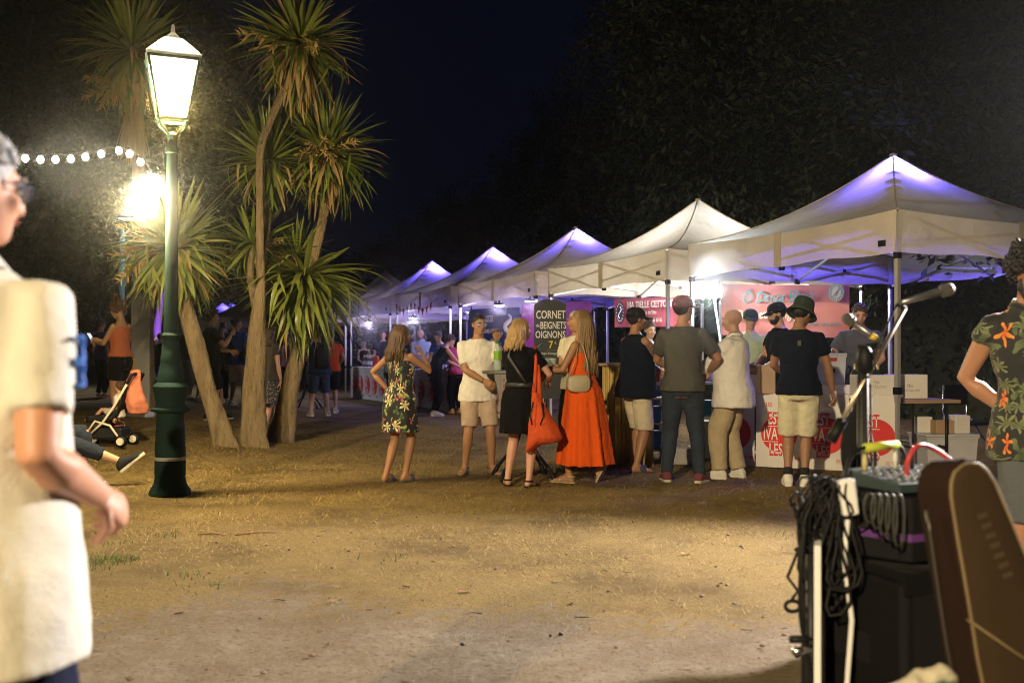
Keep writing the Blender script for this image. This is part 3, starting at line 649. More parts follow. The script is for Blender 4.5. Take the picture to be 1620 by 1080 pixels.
def post_mesh(z, s, root, mt=None):
    prof = [(.165, 0), (.175, .015), (.165, .05), (.135, .10), (.125, .155), (.128, .20), (.125, .40), (.112, .66), (.110, .70), (.155, .715), (.160, .735), (.135, .755), (.118, .77), (.120, .80), (.138, .88), (.148, .925), (.130, .945), (.112, .96), (.108, 1.02), (.098, 1.06), (.082, 1.14), (.086, 1.17), (.078, 1.19), (.072, 1.30), (.066, 1.32), (.080, 1.335), (.082, 1.36), (.062, 1.38), (.058, 1.6), (.050, 2.2), (.044, z-.12), (.056, z-.11), (.056, z-.07), (.04, z-.05), (.036, z)]
    n = 32; q = MB(); rs = []
    for r, zz in prof:
        fl = .045 if (.2 <= zz <= .68 or 1.38 < zz < z-.2) else 0
        rs.append([Vector((r*s*(1-fl*(i % 2))*math.cos(2*PI*i/n), r*s*(1-fl*(i % 2))*math.sin(2*PI*i/n), zz if zz > 1.5 else zz*s)) for i in range(n)])
    return sharp(q.rings(rs).build('post', mt or M_POST, root), 40)
lx, ly = hit(269, 783)
LP = thing('street_lamp', 'green cast iron street lamp with a glowing lantern beside the palms', 'street lamp', (lx, ly, 0)); LP.rotation_euler = (0, R(.35), R(22))
post_mesh(3.02, 1.0, LP); lantern(LP, 3.06, .98, 55, P_LANT)
for i, (x, y) in enumerate(((-.07, -.05), (.06, .05))):
    q = MB()
    for j in range(9): q.ell((x+.004*math.sin(j*2), y, 3.10-.035*j), (.006, .006, .02), 6, 5)
    q.build('chain', M_BLKM, LP)
MB().lathe([(.127, .30), (.1285, .305), (.1285, .325), (.127, .33)], 24).build('painted_ring', mat('grey_tape', (.22, .22, .2)), LP)
# floodlight clamped to the post, where the light chain ends
fx = at(240, 291, ly-.04); fl = thing('floodlight', 'glaring floodlight clamped halfway up the green lamp post', 'floodlight', fx, R(10))
q = MB(); q.box((0, .05, 0), (.22, .06, .17)); 
for i in range(6): q.box((-.09+.036*i, .09, 0), (.008, .04, .15))
sharp(q.build('housing', M_BLKM, fl, smooth=False)); MB().tube([(0, .02, 0), (0, .008, 0)], .088, 24).build('lens', emit('flood_glow', (1, .90, .68), 160), fl, smooth=False)
MB().bar((.10, .06, 0), (.19, .08, 0), .02).build('bracket', M_BLKM, fl, smooth=False)
lamp('flood_lamp', 'POINT', (-.06, -.03, -.17), P_FLOOD, (1, .80, .42), .06, fl)
# light chain
e0 = at(245, 282, ly-.03); lc = thing('light_chain', 'chain of glowing white bulbs strung from the lamp post to the left', 'string lights', e0); base = Vector(e0)
cpt = [at(px, py, ly-.03-.0008*(245-px)) for px, py in ((245, 282), (234, 262), (222, 249), (205, 236), (188, 231), (160, 236), (135, 241), (112, 244), (88, 245), (64, 245), (40, 243), (15, 241), (-12, 238), (-40, 233), (-80, 224), (-140, 208))]
MB().tube([p-base for p in cpt], .005, 6).build('cable', M_BLACK, lc)
for i, p in enumerate(cpt[2:15]):
    p = p-base; b = MB().lathe([(.008, -.07), (.022, -.058), (.028, -.04), (.02, -.02), (.012, -.012)], 10).build('bulb', emit('chain_glow', (1, .90, .68), 70), lc, loc=p)
    MB().lathe([(.014, -.014), (.014, .012)], 8).build('socket', M_BLACK, b)
lamp('chain_light', 'POINT', (at(120, 262, 8.0)-base), 30, (1, .86, .6), .3, lc)
# assumed floodlight mast, added behind the viewpoint as front light for lawn and queue
t = thing('assumed_floodlight_mast', 'assumed tall floodlight mast, unseen far behind the viewpoint, added as front light', 'floodlight', (-5.5, -10.5, 0)); MB().lathe([(.12, 0), (.12, .3), (.09, .35), (.06, 6.1)], 16).build('post', M_POST, t); MB().box((0, 0, 6.15), (.62, .16, .34)).build('housing', M_BLKM, t, smooth=False); MB().box((0, .09, 6.15), (.56, .02, .28)).build('lens', emit('assumed_mast_glow', (1, .86, .6), 60), t, smooth=False)
lamp('assumed_mast_light', 'SPOT', (0, .2, 6.15), P_BACK, WARMW, .16, t, target=(5.5, 19.4, 6.15-6.3), angle=31, blend=.3)
# assumed white spotlight, added unseen right of the frame to light the trodden earth
sl = thing('assumed_spotlight', 'assumed white spotlight on a tripod, added unseen outside the right edge of the view', 'spotlight', (5.6, 7.0, 0)); MB().tube([(0, 0, .5), (0, 0, 3.1)], .018, 8).build('pole', M_BLKM, sl)
for k in range(3): a = k*2.1; MB().tube([(0, 0, .9), (.5*math.cos(a), .5*math.sin(a), .01)], .013, 7).build('leg', M_BLKM, sl)
dS = Vector((-6.5, -3.2, -3.2)).normalized(); MB().tube([Vector((0, 0, 3.2))-dS*.16, Vector((0, 0, 3.2))+dS*.10], [.10, .12], 16).build('housing', M_BLKM, sl); MB().tube([Vector((0, 0, 3.2))+dS*.102, Vector((0, 0, 3.2))+dS*.106], .11, 16).build('lens', emit('assumed_spot_glow', (1, .95, .9), 30), sl)
lamp('assumed_spot_beam', 'SPOT', Vector((0, 0, 3.2))+dS*.14, P_ASSUMED_SPOT, (1, .92, .88), .10, sl, target=Vector((0, 0, 3.2))+dS*5, angle=64, blend=.7)
for px, ptop, d, lab in ((157, 407, 34, 'unlit dark lantern post in the background left of the palm flowers'), (143, 443, 44, 'unlit lantern post farthest back, at the near man\'s sleeve')):
    b = gat(px, d); t = thing('street_lamp', lab, 'street lamp', b); zt = at(px, ptop, d).z-b.z; sc_ = 1.0 if d < 40 else .95
    post_mesh(zt-.66*sc_, 1.1, t, mat('blue_lit_paint', (.03, .035, .09))); lantern(t, zt-.66*sc_, sc_, 0, mt=mat('pale_grey_metal', (.55, .54, .5), rough=.4))  # the blue light falling on these posts is put into their colour
b = gat(193, 25); t = thing('street_lamp', 'tall plain pole lamp with a flat white led head behind the palm flowers', 'street lamp', b); zt = at(197, 344, 25).z-b.z
MB().lathe([(.10, 0), (.10, .1), (.08, .12), (.06, zt)], 14).build('post', M_POST, t); q = MB(); q.box((.12, 0, zt), (.5, .2, .05)); q.build('lamp_head', M_BLKM, t, smooth=False); MB().box((.14, -.03, zt-.035), (.36, .16, .012)).build('lens', emit('led_glow', (.85, .95, 1), 14), t, smooth=False)
lamp('led_light', 'SPOT', (.42, 0, zt-.06), 700, (.8, .85, 1), .1, t, angle=130)
t.children[-1].rotation_euler = (0, 0, 0)

# ------------------------------------------------------------------ party tents
U = Vector((-math.sin(R(25)), math.cos(R(25)), 0)); V = Vector((math.cos(R(25)), math.sin(R(25)), 0)); TL, TW = 3.5, 3.5
FR0 = Vector((610/F*9.75, 9.75, 0)); STEP = 4.0; ZT, ZB, ZP = 2.62, 2.20, 3.62
def canvas(name, col, tr): return mat(name, col, rough=.7, var=.20, scale=1.1, bump=1, bscale=3.2, bdist=.035, trans=tr, spec=.25)
M_CANVAS = canvas('tent_canvas', (.58, .55, .50), .34)
M_VAL = canvas('tent_valance', (.62, .57, .50), .26)
M_SEAM = canvas('tent_seam', (.50, .44, .36), .12)
def tent(fr, label, light, zpk=ZP, u=U, v=V, detail=True, power=P_VIOL, group='white party tents in the stall row', zoff=0, spots=()):
    c = fr+u*TL/2+v*TW/2; t = thing('party_tent', label, 'tent', (c.x, c.y, zoff), math.atan2(u.y, u.x), group)   # local x along the row, y towards the inside is -v side
    X = lambda a, b, z: Vector((a*TL/2, b*TW/2, z))
    n = 24; q = MB(); vs = []
    for i in range(n+1):
        for j in range(n+1):
            a, b = -1+2*i/n, -1+2*j/n; m = max(abs(a), abs(b)); g_ = .32*(1-m)+.68*(1-m)**2.1
            dia = min(abs(a), abs(b))/max(m, 1e-6); sag = -.085*(1-dia**3)*math.sin(PI*m)**1.0*(.4+.6*m)
            edge = -.05*(1-dia*dia)*m**6
            vs.append(X(a, b, ZT+(zpk-ZT)*g_+sag+edge+.014*math.sin(a*9+b*7)*m*(1-m)*2+.012*(lat(np.array([a*6+len(label)]), np.array([b*6+zpk*9]))[0]-.5)+.003*math.sin(14*(a-b) if a*b > 0 else 14*(a+b))*m**4*dia**4))
    q.add(vs, [(i*(n+1)+j, (i+1)*(n+1)+j, (i+1)*(n+1)+j+1, i*(n+1)+j+1) for i in range(n) for j in range(n)])
    q.build('canopy', M_CANVAS, t)
    sm = MB()
    for a, b in ((1, 1), (1, -1), (-1, 1), (-1, -1)):
        pts = []
        for m in np.linspace(1, .03, 14): pts.append(X(a*m, b*m, ZT+(zpk-ZT)*(.32*(1-m)+.68*(1-m)**2.1)+.006))
        sm.tube(pts, .009, 5)
    sm.ell(X(0, 0, zpk-.005), (.05, .05, .02), 10, 5); sm.build('ridge_seam', M_SEAM, t)
    cs = [(-1, -1), (1, -1), (1, 1), (-1, 1)]
    for k in range(4):
        (a0, b0), (a1, b1) = cs[k], cs[(k+1) % 4]; q = MB(); rs = []; out = Vector(((a0+a1)/2, (b0+b1)/2, 0))
        for i in range(25):
            s_ = i/24; p = X(a0+(a1-a0)*s_, b0+(b1-b0)*s_, 0)+out*.012; sg = -.05*(1-(2*s_-1)**2); wv = .010*math.sin(s_*23+k*2)+.006*math.sin(s_*51+k)
            rs.append([p+Vector((0, 0, ZT+sg-.0))+out*0, p+Vector((0, 0, ZT-.14+sg*.5))+out*wv*.6, p+Vector((0, 0, ZT-.28))+out*wv, p+Vector((0, 0, ZB+.012*math.sin(s_*17+k)))+out*wv*1.4])
        q.rings(rs, cap=False, closed=False); vl = q.build('valance', M_VAL, t)
        if detail:
            p = X((a0+a1)/2, (b0+b1)/2, (ZT+ZB)/2-.02)+out*.022; ax = Vector((a1-a0, b1-b0, 0))*.5
            MB().box(p, (abs(ax.x)*.11+.004, abs(ax.y)*.11+.004, ZT-ZB-.03)).build('seam', M_SEAM, vl, smooth=False)
    for a, b in cs:
        p = X(a*.985, b*.985, 0); q = MB(); q.box(p+Vector((0, 0, ZT/2+.35)), (.042, .042, ZT-.75)); q.box(p+Vector((0, 0, .52)), (.034, .034, 1.0)); q.box(p+Vector((0, 0, .008)), (.10, .10, .012)); po = q.build('pole', M_ALU, t, smooth=False)
        q = MB(); q.box(p+Vector((0, 0, .84)), (.062, .062, .07)); q.box(p+Vector((0, 0, ZB-.03)), (.056, .056, .06)); q.build('clamp', M_BLACK, po, smooth=False)
    if detail:
        class Each:                          # every bar and every joint of the folding frame is a part of its own
            def __init__(s, nm, m): s.nm, s.m = nm, m
            def bar(s, *a): MB().bar(*a).build(s.nm, s.m, t, smooth=False)
            def box(s, *a): MB().box(*a).build(s.nm, s.m, t, smooth=False)
        tr = Each('truss_bar', M_ALU); jb = Each('truss_joint', M_BLACK); zt, zb = ZT-.06, ZB+.10
        for k in range(4):
            (a0, b0), (a1, b1) = cs[k], cs[(k+1) % 4]; A = lambda s_, z: X((a0+(a1-a0)*s_)*.975, (b0+(b1-b0)*s_)*.975, z)
            for s0, s1 in ((.01, .5), (.5, .99)):
                tr.bar(A(s0, zt), A(s1, zb-.12), .014, .028); tr.bar(A(s0, zb), A(s1, zt-.1), .014, .028); jb.box(A((s0+s1)/2, (zt+zb)/2-.06), (.045, .045, .045))
            tr.bar(A(.5, zt-.08), X((a0+a1)/2*.06, (b0+b1)/2*.06, 2.62), .014, .028); tr.bar(A(.5, zb-.1), X((a0+a1)/2*.5, (b0+b1)/2*.5, 2.56), .014, .028); jb.box(A(.5, zb-.11), (.05, .05, .07)); jb.box(A(.5, zt-.09), (.05, .05, .07))
        tr.bar(X(0, 0, 2.5), X(0, 0, zpk-.04), .035); jb.box(X(0, 0, 2.6), (.11, .11, .09));
    if detail:
        MB().box(X(-.90, 1, ZB+.10)+Vector((0, .03, 0)), (.10, .004, .06)).build('maker_label', M_BLACK, t, smooth=False)
    if light:
        col, pw, zz = light; lo = c+Vector((.12, -.06, zoff+zz)); L_ = thing('led_lamp', light_label(label), 'lamp', lo)
        q = MB(); q.lathe([(.03, .06), (.07, .04), (.075, -.02), (.07, -.025)], 16); q.build('housing', M_BLKM, L_)
        MB().lathe([(.066, -.030), (.02, -.036)], 16).build('lens', emit('led_%.1f' % col[0], col, 14), L_)
        lamp('led_light', 'POINT', (0, 0, .12), pw, col, .05, L_)
    return t
def light_label(s):
    if 'small far' in s: return 'led lamp under the peak of the small far tent on the %s of the pair' % ('left' if 'left' in s else 'right')
    return 'small led lamp hung under the peak of the '+' '.join(s.replace('white ', '').split()[:3])
names = ['nearest party tent with a violet lit peak on the right', 'second party tent with a plain white lit peak', 'third party tent with a violet peak behind the chalkboard', 'fourth party tent with a violet peak and red bunting', 'fifth party tent whose peak has a pinkish patch', 'sixth party tent with the palm leaves in front', 'seventh party tent deep behind the palm leaves']
TENT = []
for i, nm in enumerate(names):
    f_ = FR0+U*STEP*i; lt = (VIOL, P_VIOL*(2.2 if i == 0 else 1), 3.27)
    if i == 1: lt = (COOLW, 26, 2.75)
    if i > 4: lt = None
    TENT.append(tent(f_, 'white '+nm, lt, zpk=ZP+.02*i, detail=i < 5))
# pinkish reinforcement on the fifth peak
c5 = FR0+U*(STEP*4+TL/2)+V*TW/2; w5 = -V
q = MB(); zz = lambda m: ZT+(ZP+.08-ZT)*(.32*(1-m)+.68*(1-m)**2.1)+.02
t5 = TENT[4]; q.add([(.02, .02, zz(.01)), (.02, .27, zz(.155)), (-.16, .25, zz(.15)), (-.02, .02, zz(.01)), (.20, .24, zz(.14))], [(0, 1, 2, 3), (0, 4, 1)]); q.build('peak_patch', canvas('pink_canvas', (.55, .22, .25), .3), t5, smooth=False)
for px, py, d, lab in ((400, 462, 38, 'grey white party tent far back left of the palm trunk'), (352, 479, 47, 'small far tent with a violet peak, left of a pair'), (367, 478, 49, 'small far tent with a violet peak, right of a pair')):
    pc = at(px, py, d); fr = Vector((pc.x, pc.y, 0))-U*TL/2-V*TW/2
    tent(fr, lab, (VIOL, 60, 3.1) if 'violet' in lab else None, detail=False, group='party tents in the far distance', zoff=pc.z-ZP)
# floodlight under the second tent, hung on a slim leaning pole
p0, p1 = at(1131, 461, 12.7), gat(1166, 12.3); wl = thing('work_light', 'glaring white work light under the eaves between the two nearest tents', 'work light', p0)
MB().box((0, .03, 0), (.20, .05, .15)).build('housing', M_BLKM, wl, smooth=False); MB().tube([(0, .006, 0), (0, -.006, 0)], .07, 24).build('lens', emit('work_glow', (.85, .95, 1), 110), wl, smooth=False); MB().tube([(0, .07, -.05), (p1.x-p0.x, p1.y-p0.y+.05, -p0.z+.01)], .014, 8).build('pole', M_ALU, wl)
lamp('work_lamp', 'POINT', (0, -.09, 0), P_COOL, COOLW, .06, wl)
p = FR0+U*(STEP+1.9)+V*1.9; lamp('tent_tube_light', 'POINT', (p.x-wl.location.x, p.y-wl.location.y, 2.38-wl.location.z), 270, (1, .95, .86), .25, wl)
for k, (i, s_, w_) in enumerate(((2, 2.6, .5), (2, .9, .35), (3, 1.7, 1.2), (4, 1.7, 1.2), (5, 1.7, 1.2))):  # the last three pucks are added to brighten the dark far stalls
    p = FR0+U*(STEP*i+s_)+V*w_; t = thing('puck_lamp', ['round white puck lamp glowing under the third tent eaves', 'round puck lamp hung under the third tent by the chalkboard', 'added puck lamp brightening the fourth counter behind the bunting', 'added puck lamp brightening the fifth counter', 'added puck lamp brightening the sixth counter'][k], 'lamp', (p.x, p.y, 2.16)); q = MB(); q.lathe([(.02, .12), (.02, .05), (.11, .04), (.11, 0)], 18); q.build('housing', M_BLKM, t); MB().lathe([(.1, -.004), (.09, -.02), (.01, -.024)], 18).build('lens', emit('puck', (.9, .92, 1), 9), t); lamp('puck_light', 'POINT', (0, 0, -.1), (40, 30, 75, 75, 75)[k], (.72, .62, 1), .08, t)
# bunting on the fourth tent
q = MB(); t = thing('bunting', 'string of small red pennants on the fourth tent valance', 'bunting', FR0+U*(STEP*3)); fx0 = Vector(t.location); pts = []
b0, b1 = at(632, 480, 23.1), at(693, 478, 20.9)
for u in np.linspace(0, 1, 21): p = b0.lerp(b1, float(u)); p.z -= .16*abs(math.sin(2*PI*u)); pts.append(p-fx0+Vector((-.10, -.10, .04)))
MB().tube(pts, .006, 5).build('cord', M_WHITEP, t)
for i in range(1, 20, 2):
    p = pts[i]; dr = (pts[min(20, i+1)]-pts[i-1]).normalized()*.065; MB().rings([[p-dr, p+dr, p+Vector((0, 0, -.19))], [p-dr+Vector((.004, .004, 0)), p+dr+Vector((.004, .004, 0)), p+Vector((.004, .004, -.19))]]).build('pennant', mat('red_cloth', (.42, .03, .04)), t, smooth=False)
# ------------------------------------------------------------------ cabbage palms
M_BARK = bpy.data.materials.new('palm_bark'); N, L = nodes(M_BARK); B = N['Principled BSDF']; B.inputs['Roughness'].default_value = .9; B.inputs['Specular IOR Level'].default_value = .15
tco = N.new('ShaderNodeTexCoord').outputs['Object']
n1 = noise(N, L, tco, 14, 8, .7, (1, 1, .22, 0)); n2 = noise(N, L, tco, 60, 6, .75, (1, 1, .5, 0))
L.new(mixc(N, L, n2, ramp(N, L, n1, [(.36, (.06, .038, .022)), (.46, (.26, .18, .10)), (.62, (.43, .33, .19))]), (.30, .22, .13)), B.inputs['Base Color'])
bp = N.new('ShaderNodeBump'); bp.inputs['Strength'].default_value = 1; bp.inputs['Distance'].default_value = .06; ad = N.new('ShaderNodeMath'); ad.operation = 'ADD'; L.new(n1, ad.inputs[0]); L.new(n2, ad.inputs[1]); L.new(ad.outputs[0], bp.inputs['Height']); L.new(bp.outputs[0], B.inputs['Normal'])
LEAFM = [mat('palm_leaf', (.12, .165, .03), rough=.42, var=.35, scale=3, trans=.22, spec=.5), mat('young_palm_leaf', (.20, .23, .045), rough=.4, var=.3, scale=3, trans=.25, spec=.5), mat('dry_palm_leaf', (.34, .23, .10), rough=.8, var=.3, scale=3, trans=.15)]
def leaf_mesh(bend, m, w=.030, kink=0):
    q = MB(); rs = []
    for i in range(9):
        u = i/8; a = bend*u*u; x = math.sin(a)/max(bend, .01)*1 if 0 else None
        rs.append(u)
    p = Vector((0, 0, 0)); a = 0; pts = [p.copy()]; angs = [0]
    for i in range(8):
        a = bend*((i+.5)/8)**1.6+(kink if i >= 5 else 0); p = p+Vector((math.cos(a), 0, -math.sin(a)))/8; pts.append(p.copy()); angs.append(a)
    out = []
    for i, pt in enumerate(pts):
        u = i/8; ww = w*(.75+.6*u if u < .35 else .96*(1-((u-.35)/.65)**2.2))+.0012; nrm = Vector((math.sin(angs[i]), 0, math.cos(angs[i])))
        out.append([pt+Vector((0, -ww, 0))+nrm*ww*.35, pt, pt+Vector((0, ww, 0))+nrm*ww*.35])
    q.rings(out, cap=False, closed=False); me = q.mesh('leaf'); me.polygons.foreach_set('use_smooth', [True]*len(me.polygons)); me.materials.append(m); return me
LEAVES = {(b, k): leaf_mesh(bv, LEAFM[k], kink=(.9 if b == 3 else 0)) for b, bv in enumerate((.12, .5, 1.0, .7)) for k in range(3)}
def panicle():
    """a drooping flower spray: a stalk with side branches of stubby spikes"""
    q = MB(); r = random.Random(5)
    for s in range(26):
        u = .22+.75*s/26; base = Vector((u, 0, -.22*u*u)); a = r.uniform(0, 2*PI); l = .32*(1-u*.62)*r.uniform(.7, 1.1)
        d = Vector((.55, math.cos(a)*.9, math.sin(a)*.75)).normalized(); pts = [base+d*l*t+Vector((0, 0, -.16*t*t*l*2.4)) for t in (0, .3, .6, 1)]
        q.tube(pts, [.012, .016, .014, .006], 5)
    q.tube([(0, 0, 0), (.3, 0, -.02), (.6, 0, -.08), (1, 0, -.22)], [.015, .012, .008, .004], 5)
    me = q.mesh('flower_spray'); me.materials.append(mat('flower_spike', (.40, .27, .09), rough=.8, var=.35, scale=25, bump=.8, bscale=140)); return me
PAN = panicle()
LARR = {k: (np.array([v.co[:] for v in me.vertices]), [tuple(p.vertices) for p in me.polygons], k[1]) for k, me in LEAVES.items()}
def head(tree, c, r, n, seed, dry=.12, lo=-1.25, hi=1.45, flowers=0, fdir=None, fl=None, young=.25, skirt=0, more=1.3):
    """a rosette of strap leaves: the nearest n are objects, the rest of the tuft is joined"""
    rr = random.Random(seed); c = Vector(c); mass = {0: MB(), 1: MB(), 2: MB()}; N_ = n+int(n*more); nn = N_+skirt
    for i in range(nn):
        if i < N_:
            t = ((i % n)+.5*(i >= n))/n; el = hi+(lo-hi)*t**.85+rr.gauss(0, .16); az = i*2.39996+rr.gauss(0, .3); k = 2 if rr.random() < dry*(0.2+2.2*t*t) else (1 if rr.random() < young+.3*(1-t) else 0)
            b = 0 if el > .8 else (rr.choice((0, 1, 1, 2)) if el > .1 else rr.choice((0, 1, 2, 3))); L_ = r*rr.uniform(.75, 1.22)
        else: el = rr.uniform(-1.5, -1.2); az = rr.uniform(0, 6.3); k = 2; b = 0; L_ = r*rr.uniform(.7, 1.05)
        loc = c+Vector((math.cos(az)*.04, math.sin(az)*.04, -.16*(1-(el+1.5)/3)*2*r*.4)); rot = (rr.gauss(0, .3), -el, az); sc = (L_, rr.uniform(.62, .95)*r/.7, L_)
        if i < n or i >= N_:
            o = bpy.data.objects.new('leaf', LEAVES[b, k]); COL.objects.link(o); o.parent = tree; o.location = loc; o.rotation_euler = rot; o.scale = sc
        else:
            Mx = Matrix.LocRotScale(loc, Euler(rot), Vector(sc)); v, f, _ = LARR[b, k]; A_ = np.array(Mx); mass[k].add(v @ A_[:3, :3].T+A_[:3, 3], f)
    for k, q in mass.items():
        if q.v: q.build('leaf_tuft', LEAFM[k], tree)['kind'] = 'stuff'
    for i in range(flowers):
        o = bpy.data.objects.new('flower_spray', PAN); COL.objects.link(o); o.parent = tree; az = fdir+rr.gauss(0, .55) if fdir is not None else rr.uniform(0, 6.3); o.location = c
        o.rotation_euler = (rr.uniform(-1, 1), rr.uniform(-.45, .45), az); s = (fl or r)*rr.uniform(.8, 1.1); o.scale = (s, s*1.05, s*1.05)
def trunk(tree, paths):
    q = MB()
    for pts, rad in paths:
        P3 = [Vector(p) for p in pts]; n = 16; M = 10; cp = []; cr = []
        for i in range(len(P3)-1):
            for k in range(M):
                t = k/M; p0, p1, p2, p3 = P3[max(i-1, 0)], P3[i], P3[i+1], P3[min(i+2, len(P3)-1)]
                cp.append(.5*((2*p1)+(p2-p0)*t+(2*p0-5*p1+4*p2-p3)*t*t+(3*p1-p0-3*p2+p3)*t**3)); cr.append(rad[i]*(1-t)+rad[i+1]*t)
        cp.append(P3[-1]); cr.append(rad[-1]); rs = []
        for i, (p, r) in enumerate(zip(cp, cr)):
            t = (cp[min(i+1, len(cp)-1)]-cp[max(i-1, 0)]).normalized(); a = Vector((1, 0, 0)); a = (a-t*a.dot(t)).normalized(); b = t.cross(a); ring = []
            for j in range(n):
                g = 1+.09*math.sin(j*3.1+p.z*1.3)+.06*math.sin(j*5.1+p.z*7)+.035*math.sin(p.z*37+j*2.2); ring.append(p+a*(r*g*math.cos(2*PI*j/n))+b*(r*g*math.sin(2*PI*j/n)))
            rs.append(ring)
        q.rings(rs)
    return q.build('trunk', M_BARK, tree)
def palm(label, base_px, group='cabbage palms beside the lamp'):
    x, y = hit(*base_px); z = float(gz(x, y)); t = thing('cabbage_palm', label, 'palm', (x, y, z), 0, group); return t, Vector((x, y, z)), y
# left stem
t, b0, d = palm('cabbage palm with a leaning trunk and one low head behind the lamp post', (352, 704)); A = lambda px, py, dd=0: at(px, py, d+dd)-b0
trunk(t, [([A(358, 712), A(352, 690), A(330, 620), A(308, 540), A(290, 470), A(283, 425), A(276, 392, -.1)], [.19, .135, .10, .105, .09, .068, .055])])
head(t, A(275, 388, -.1), .76, 190, 1, lo=-1.1, hi=1.2, flowers=9, fdir=PI*1.02, fl=.74, young=.5)
# middle stem
t, b0, d = palm('tallest cabbage palm with a slender bent trunk, in the middle of the three', (402, 706)); A = lambda px, py, dd=0: at(px, py, d+dd)-b0
trunk(t, [([A(404, 716), A(401, 690), A(402, 620), A(406, 540), A(412, 440), A(411, 320), A(412, 240), A(424, 200), A(442, 160), A(462, 118), A(472, 84)], [.22, .165, .14, .115, .052, .044, .042, .044, .050, .054, .05]), ([A(410, 420), A(422, 360, .3), A(424, 300, .5), A(424, 262, .6)], [.05, .045, .045, .05]), ([A(408, 500), A(396, 440, .3), A(398, 392, .5)], [.05, .045, .05])])
head(t, A(474, 66), .80, 130, 2, lo=-1.4, hi=1.2, dry=.3, skirt=20, flowers=2); head(t, A(424, 252, .6), .70, 80, 3, lo=-1.0); head(t, A(400, 382, .5), .62, 55, 4, lo=-.9, hi=1.0, flowers=2, fdir=.2, fl=.5)
# right stem
t, b0, d = palm('cabbage palm with a furrowed trunk and a bright low head of hanging leaves', (440, 698)); A = lambda px, py, dd=0: at(px, py, d+dd)-b0
trunk(t, [([A(438, 708), A(446, 680), A(456, 630), A(470, 560), A(482, 500), A(488, 450), A(498, 405), A(507, 365), A(512, 335), A(514, 300), A(516, 262)], [.25, .175, .125, .10, .085, .075, .066, .06, .06, .055, .05])])
head(t, A(517, 240), .78, 150, 5, lo=-1.3, hi=1.4, dry=.15, flowers=7, fdir=-PI/2, fl=.6, skirt=10)
head(t, A(482, 428, -.28), .98, 115, 6, lo=-1.35, hi=.35, dry=.06, young=.7, flowers=0); head(t, A(470, 400, .1), .5, 30, 8, lo=.1, hi=1.4, flowers=6, fdir=PI*.95, fl=.55)
# the palm up behind the lamp
b = gat(228, 15.5); t = thing('cabbage_palm', 'dim tall cabbage palm with a skirt of dead leaves up behind the lantern', 'palm', b, 0, 'cabbage palms beside the lamp'); A = lambda px, py, dd=0: at(px, py, 15.5+dd)-b
trunk(t, [([Vector((0, 0, -.1)), A(226, 420), A(218, 250), A(212, 120)], [.2, .1, .09, .09])])
head(t, A(210, 75), .95, 150, 9, dry=.2, skirt=60, flowers=0, lo=-1.4); head(t, A(212, 150), .95, 0, 10, skirt=70); head(t, A(190, 135), .6, 12, 11, flowers=4, fdir=PI, fl=.62, lo=-1, hi=.4)
# violet lit palms far left
for px, d, off, lab in ((221, 30, (.05, .12, .2), 'far palm with a forked trunk lit violet, left of a pair'), (246, 31, (.0, .08, .3), 'far palm with a slim trunk lit violet, right of a pair')):
    b = gat(px, d); t = thing('cabbage_palm', lab, 'palm', b, 0, 'violet lit palms far behind'); A = lambda x_, y_: at(x_, y_, d)-b
    pale = mat('pale_bark', (.42, .36, .33), rough=.8, bump=.5, bscale=20)
    if px == 221: o = trunk(t, [([Vector((0, 0, -.1)), A(219, 500), A(216, 465), A(217, 440), A(213, 425)], [.14, .11, .11, .09, .07]), ([A(216, 462), A(224, 445), A(227, 428)], [.08, .07, .06])]); head(t, A(214, 418), .55, 60, 21, lo=-1.4, hi=.8); head(t, A(228, 422), .5, 50, 22, lo=-1.4, hi=.8)
    else: o = trunk(t, [([Vector((0, 0, -.1)), A(249, 520), A(255, 470), A(256, 430), A(257, 415)], [.15, .11, .09, .08, .07])]); head(t, A(240, 425), .6, 70, 23, lo=-1.45, hi=.7, dry=.6); head(t, A(257, 412), .55, 60, 24, lo=-1.4, hi=.8)
    o.data.materials[0] = pale
    ul = thing('assumed_uplight', 'assumed violet ground spotlight at the foot of the far palm '+('pair, left' if px == 221 else 'pair, right'), 'spotlight', (b.x+.5, b.y-1.2, b.z+.1)); q = MB(); q.lathe([(.09, -.1), (.09, .08), (.07, .1)], 12); q.build('housing', M_BLKM, ul)  # unseen lamp, assumed from the violet light on these palms
    lamp('spot', 'SPOT', (0, 0, .13), 620, (.34, .12, 1), .06, ul, target=None, angle=55); ul.children[-1].rotation_euler = (R(180-22), 0, 0)

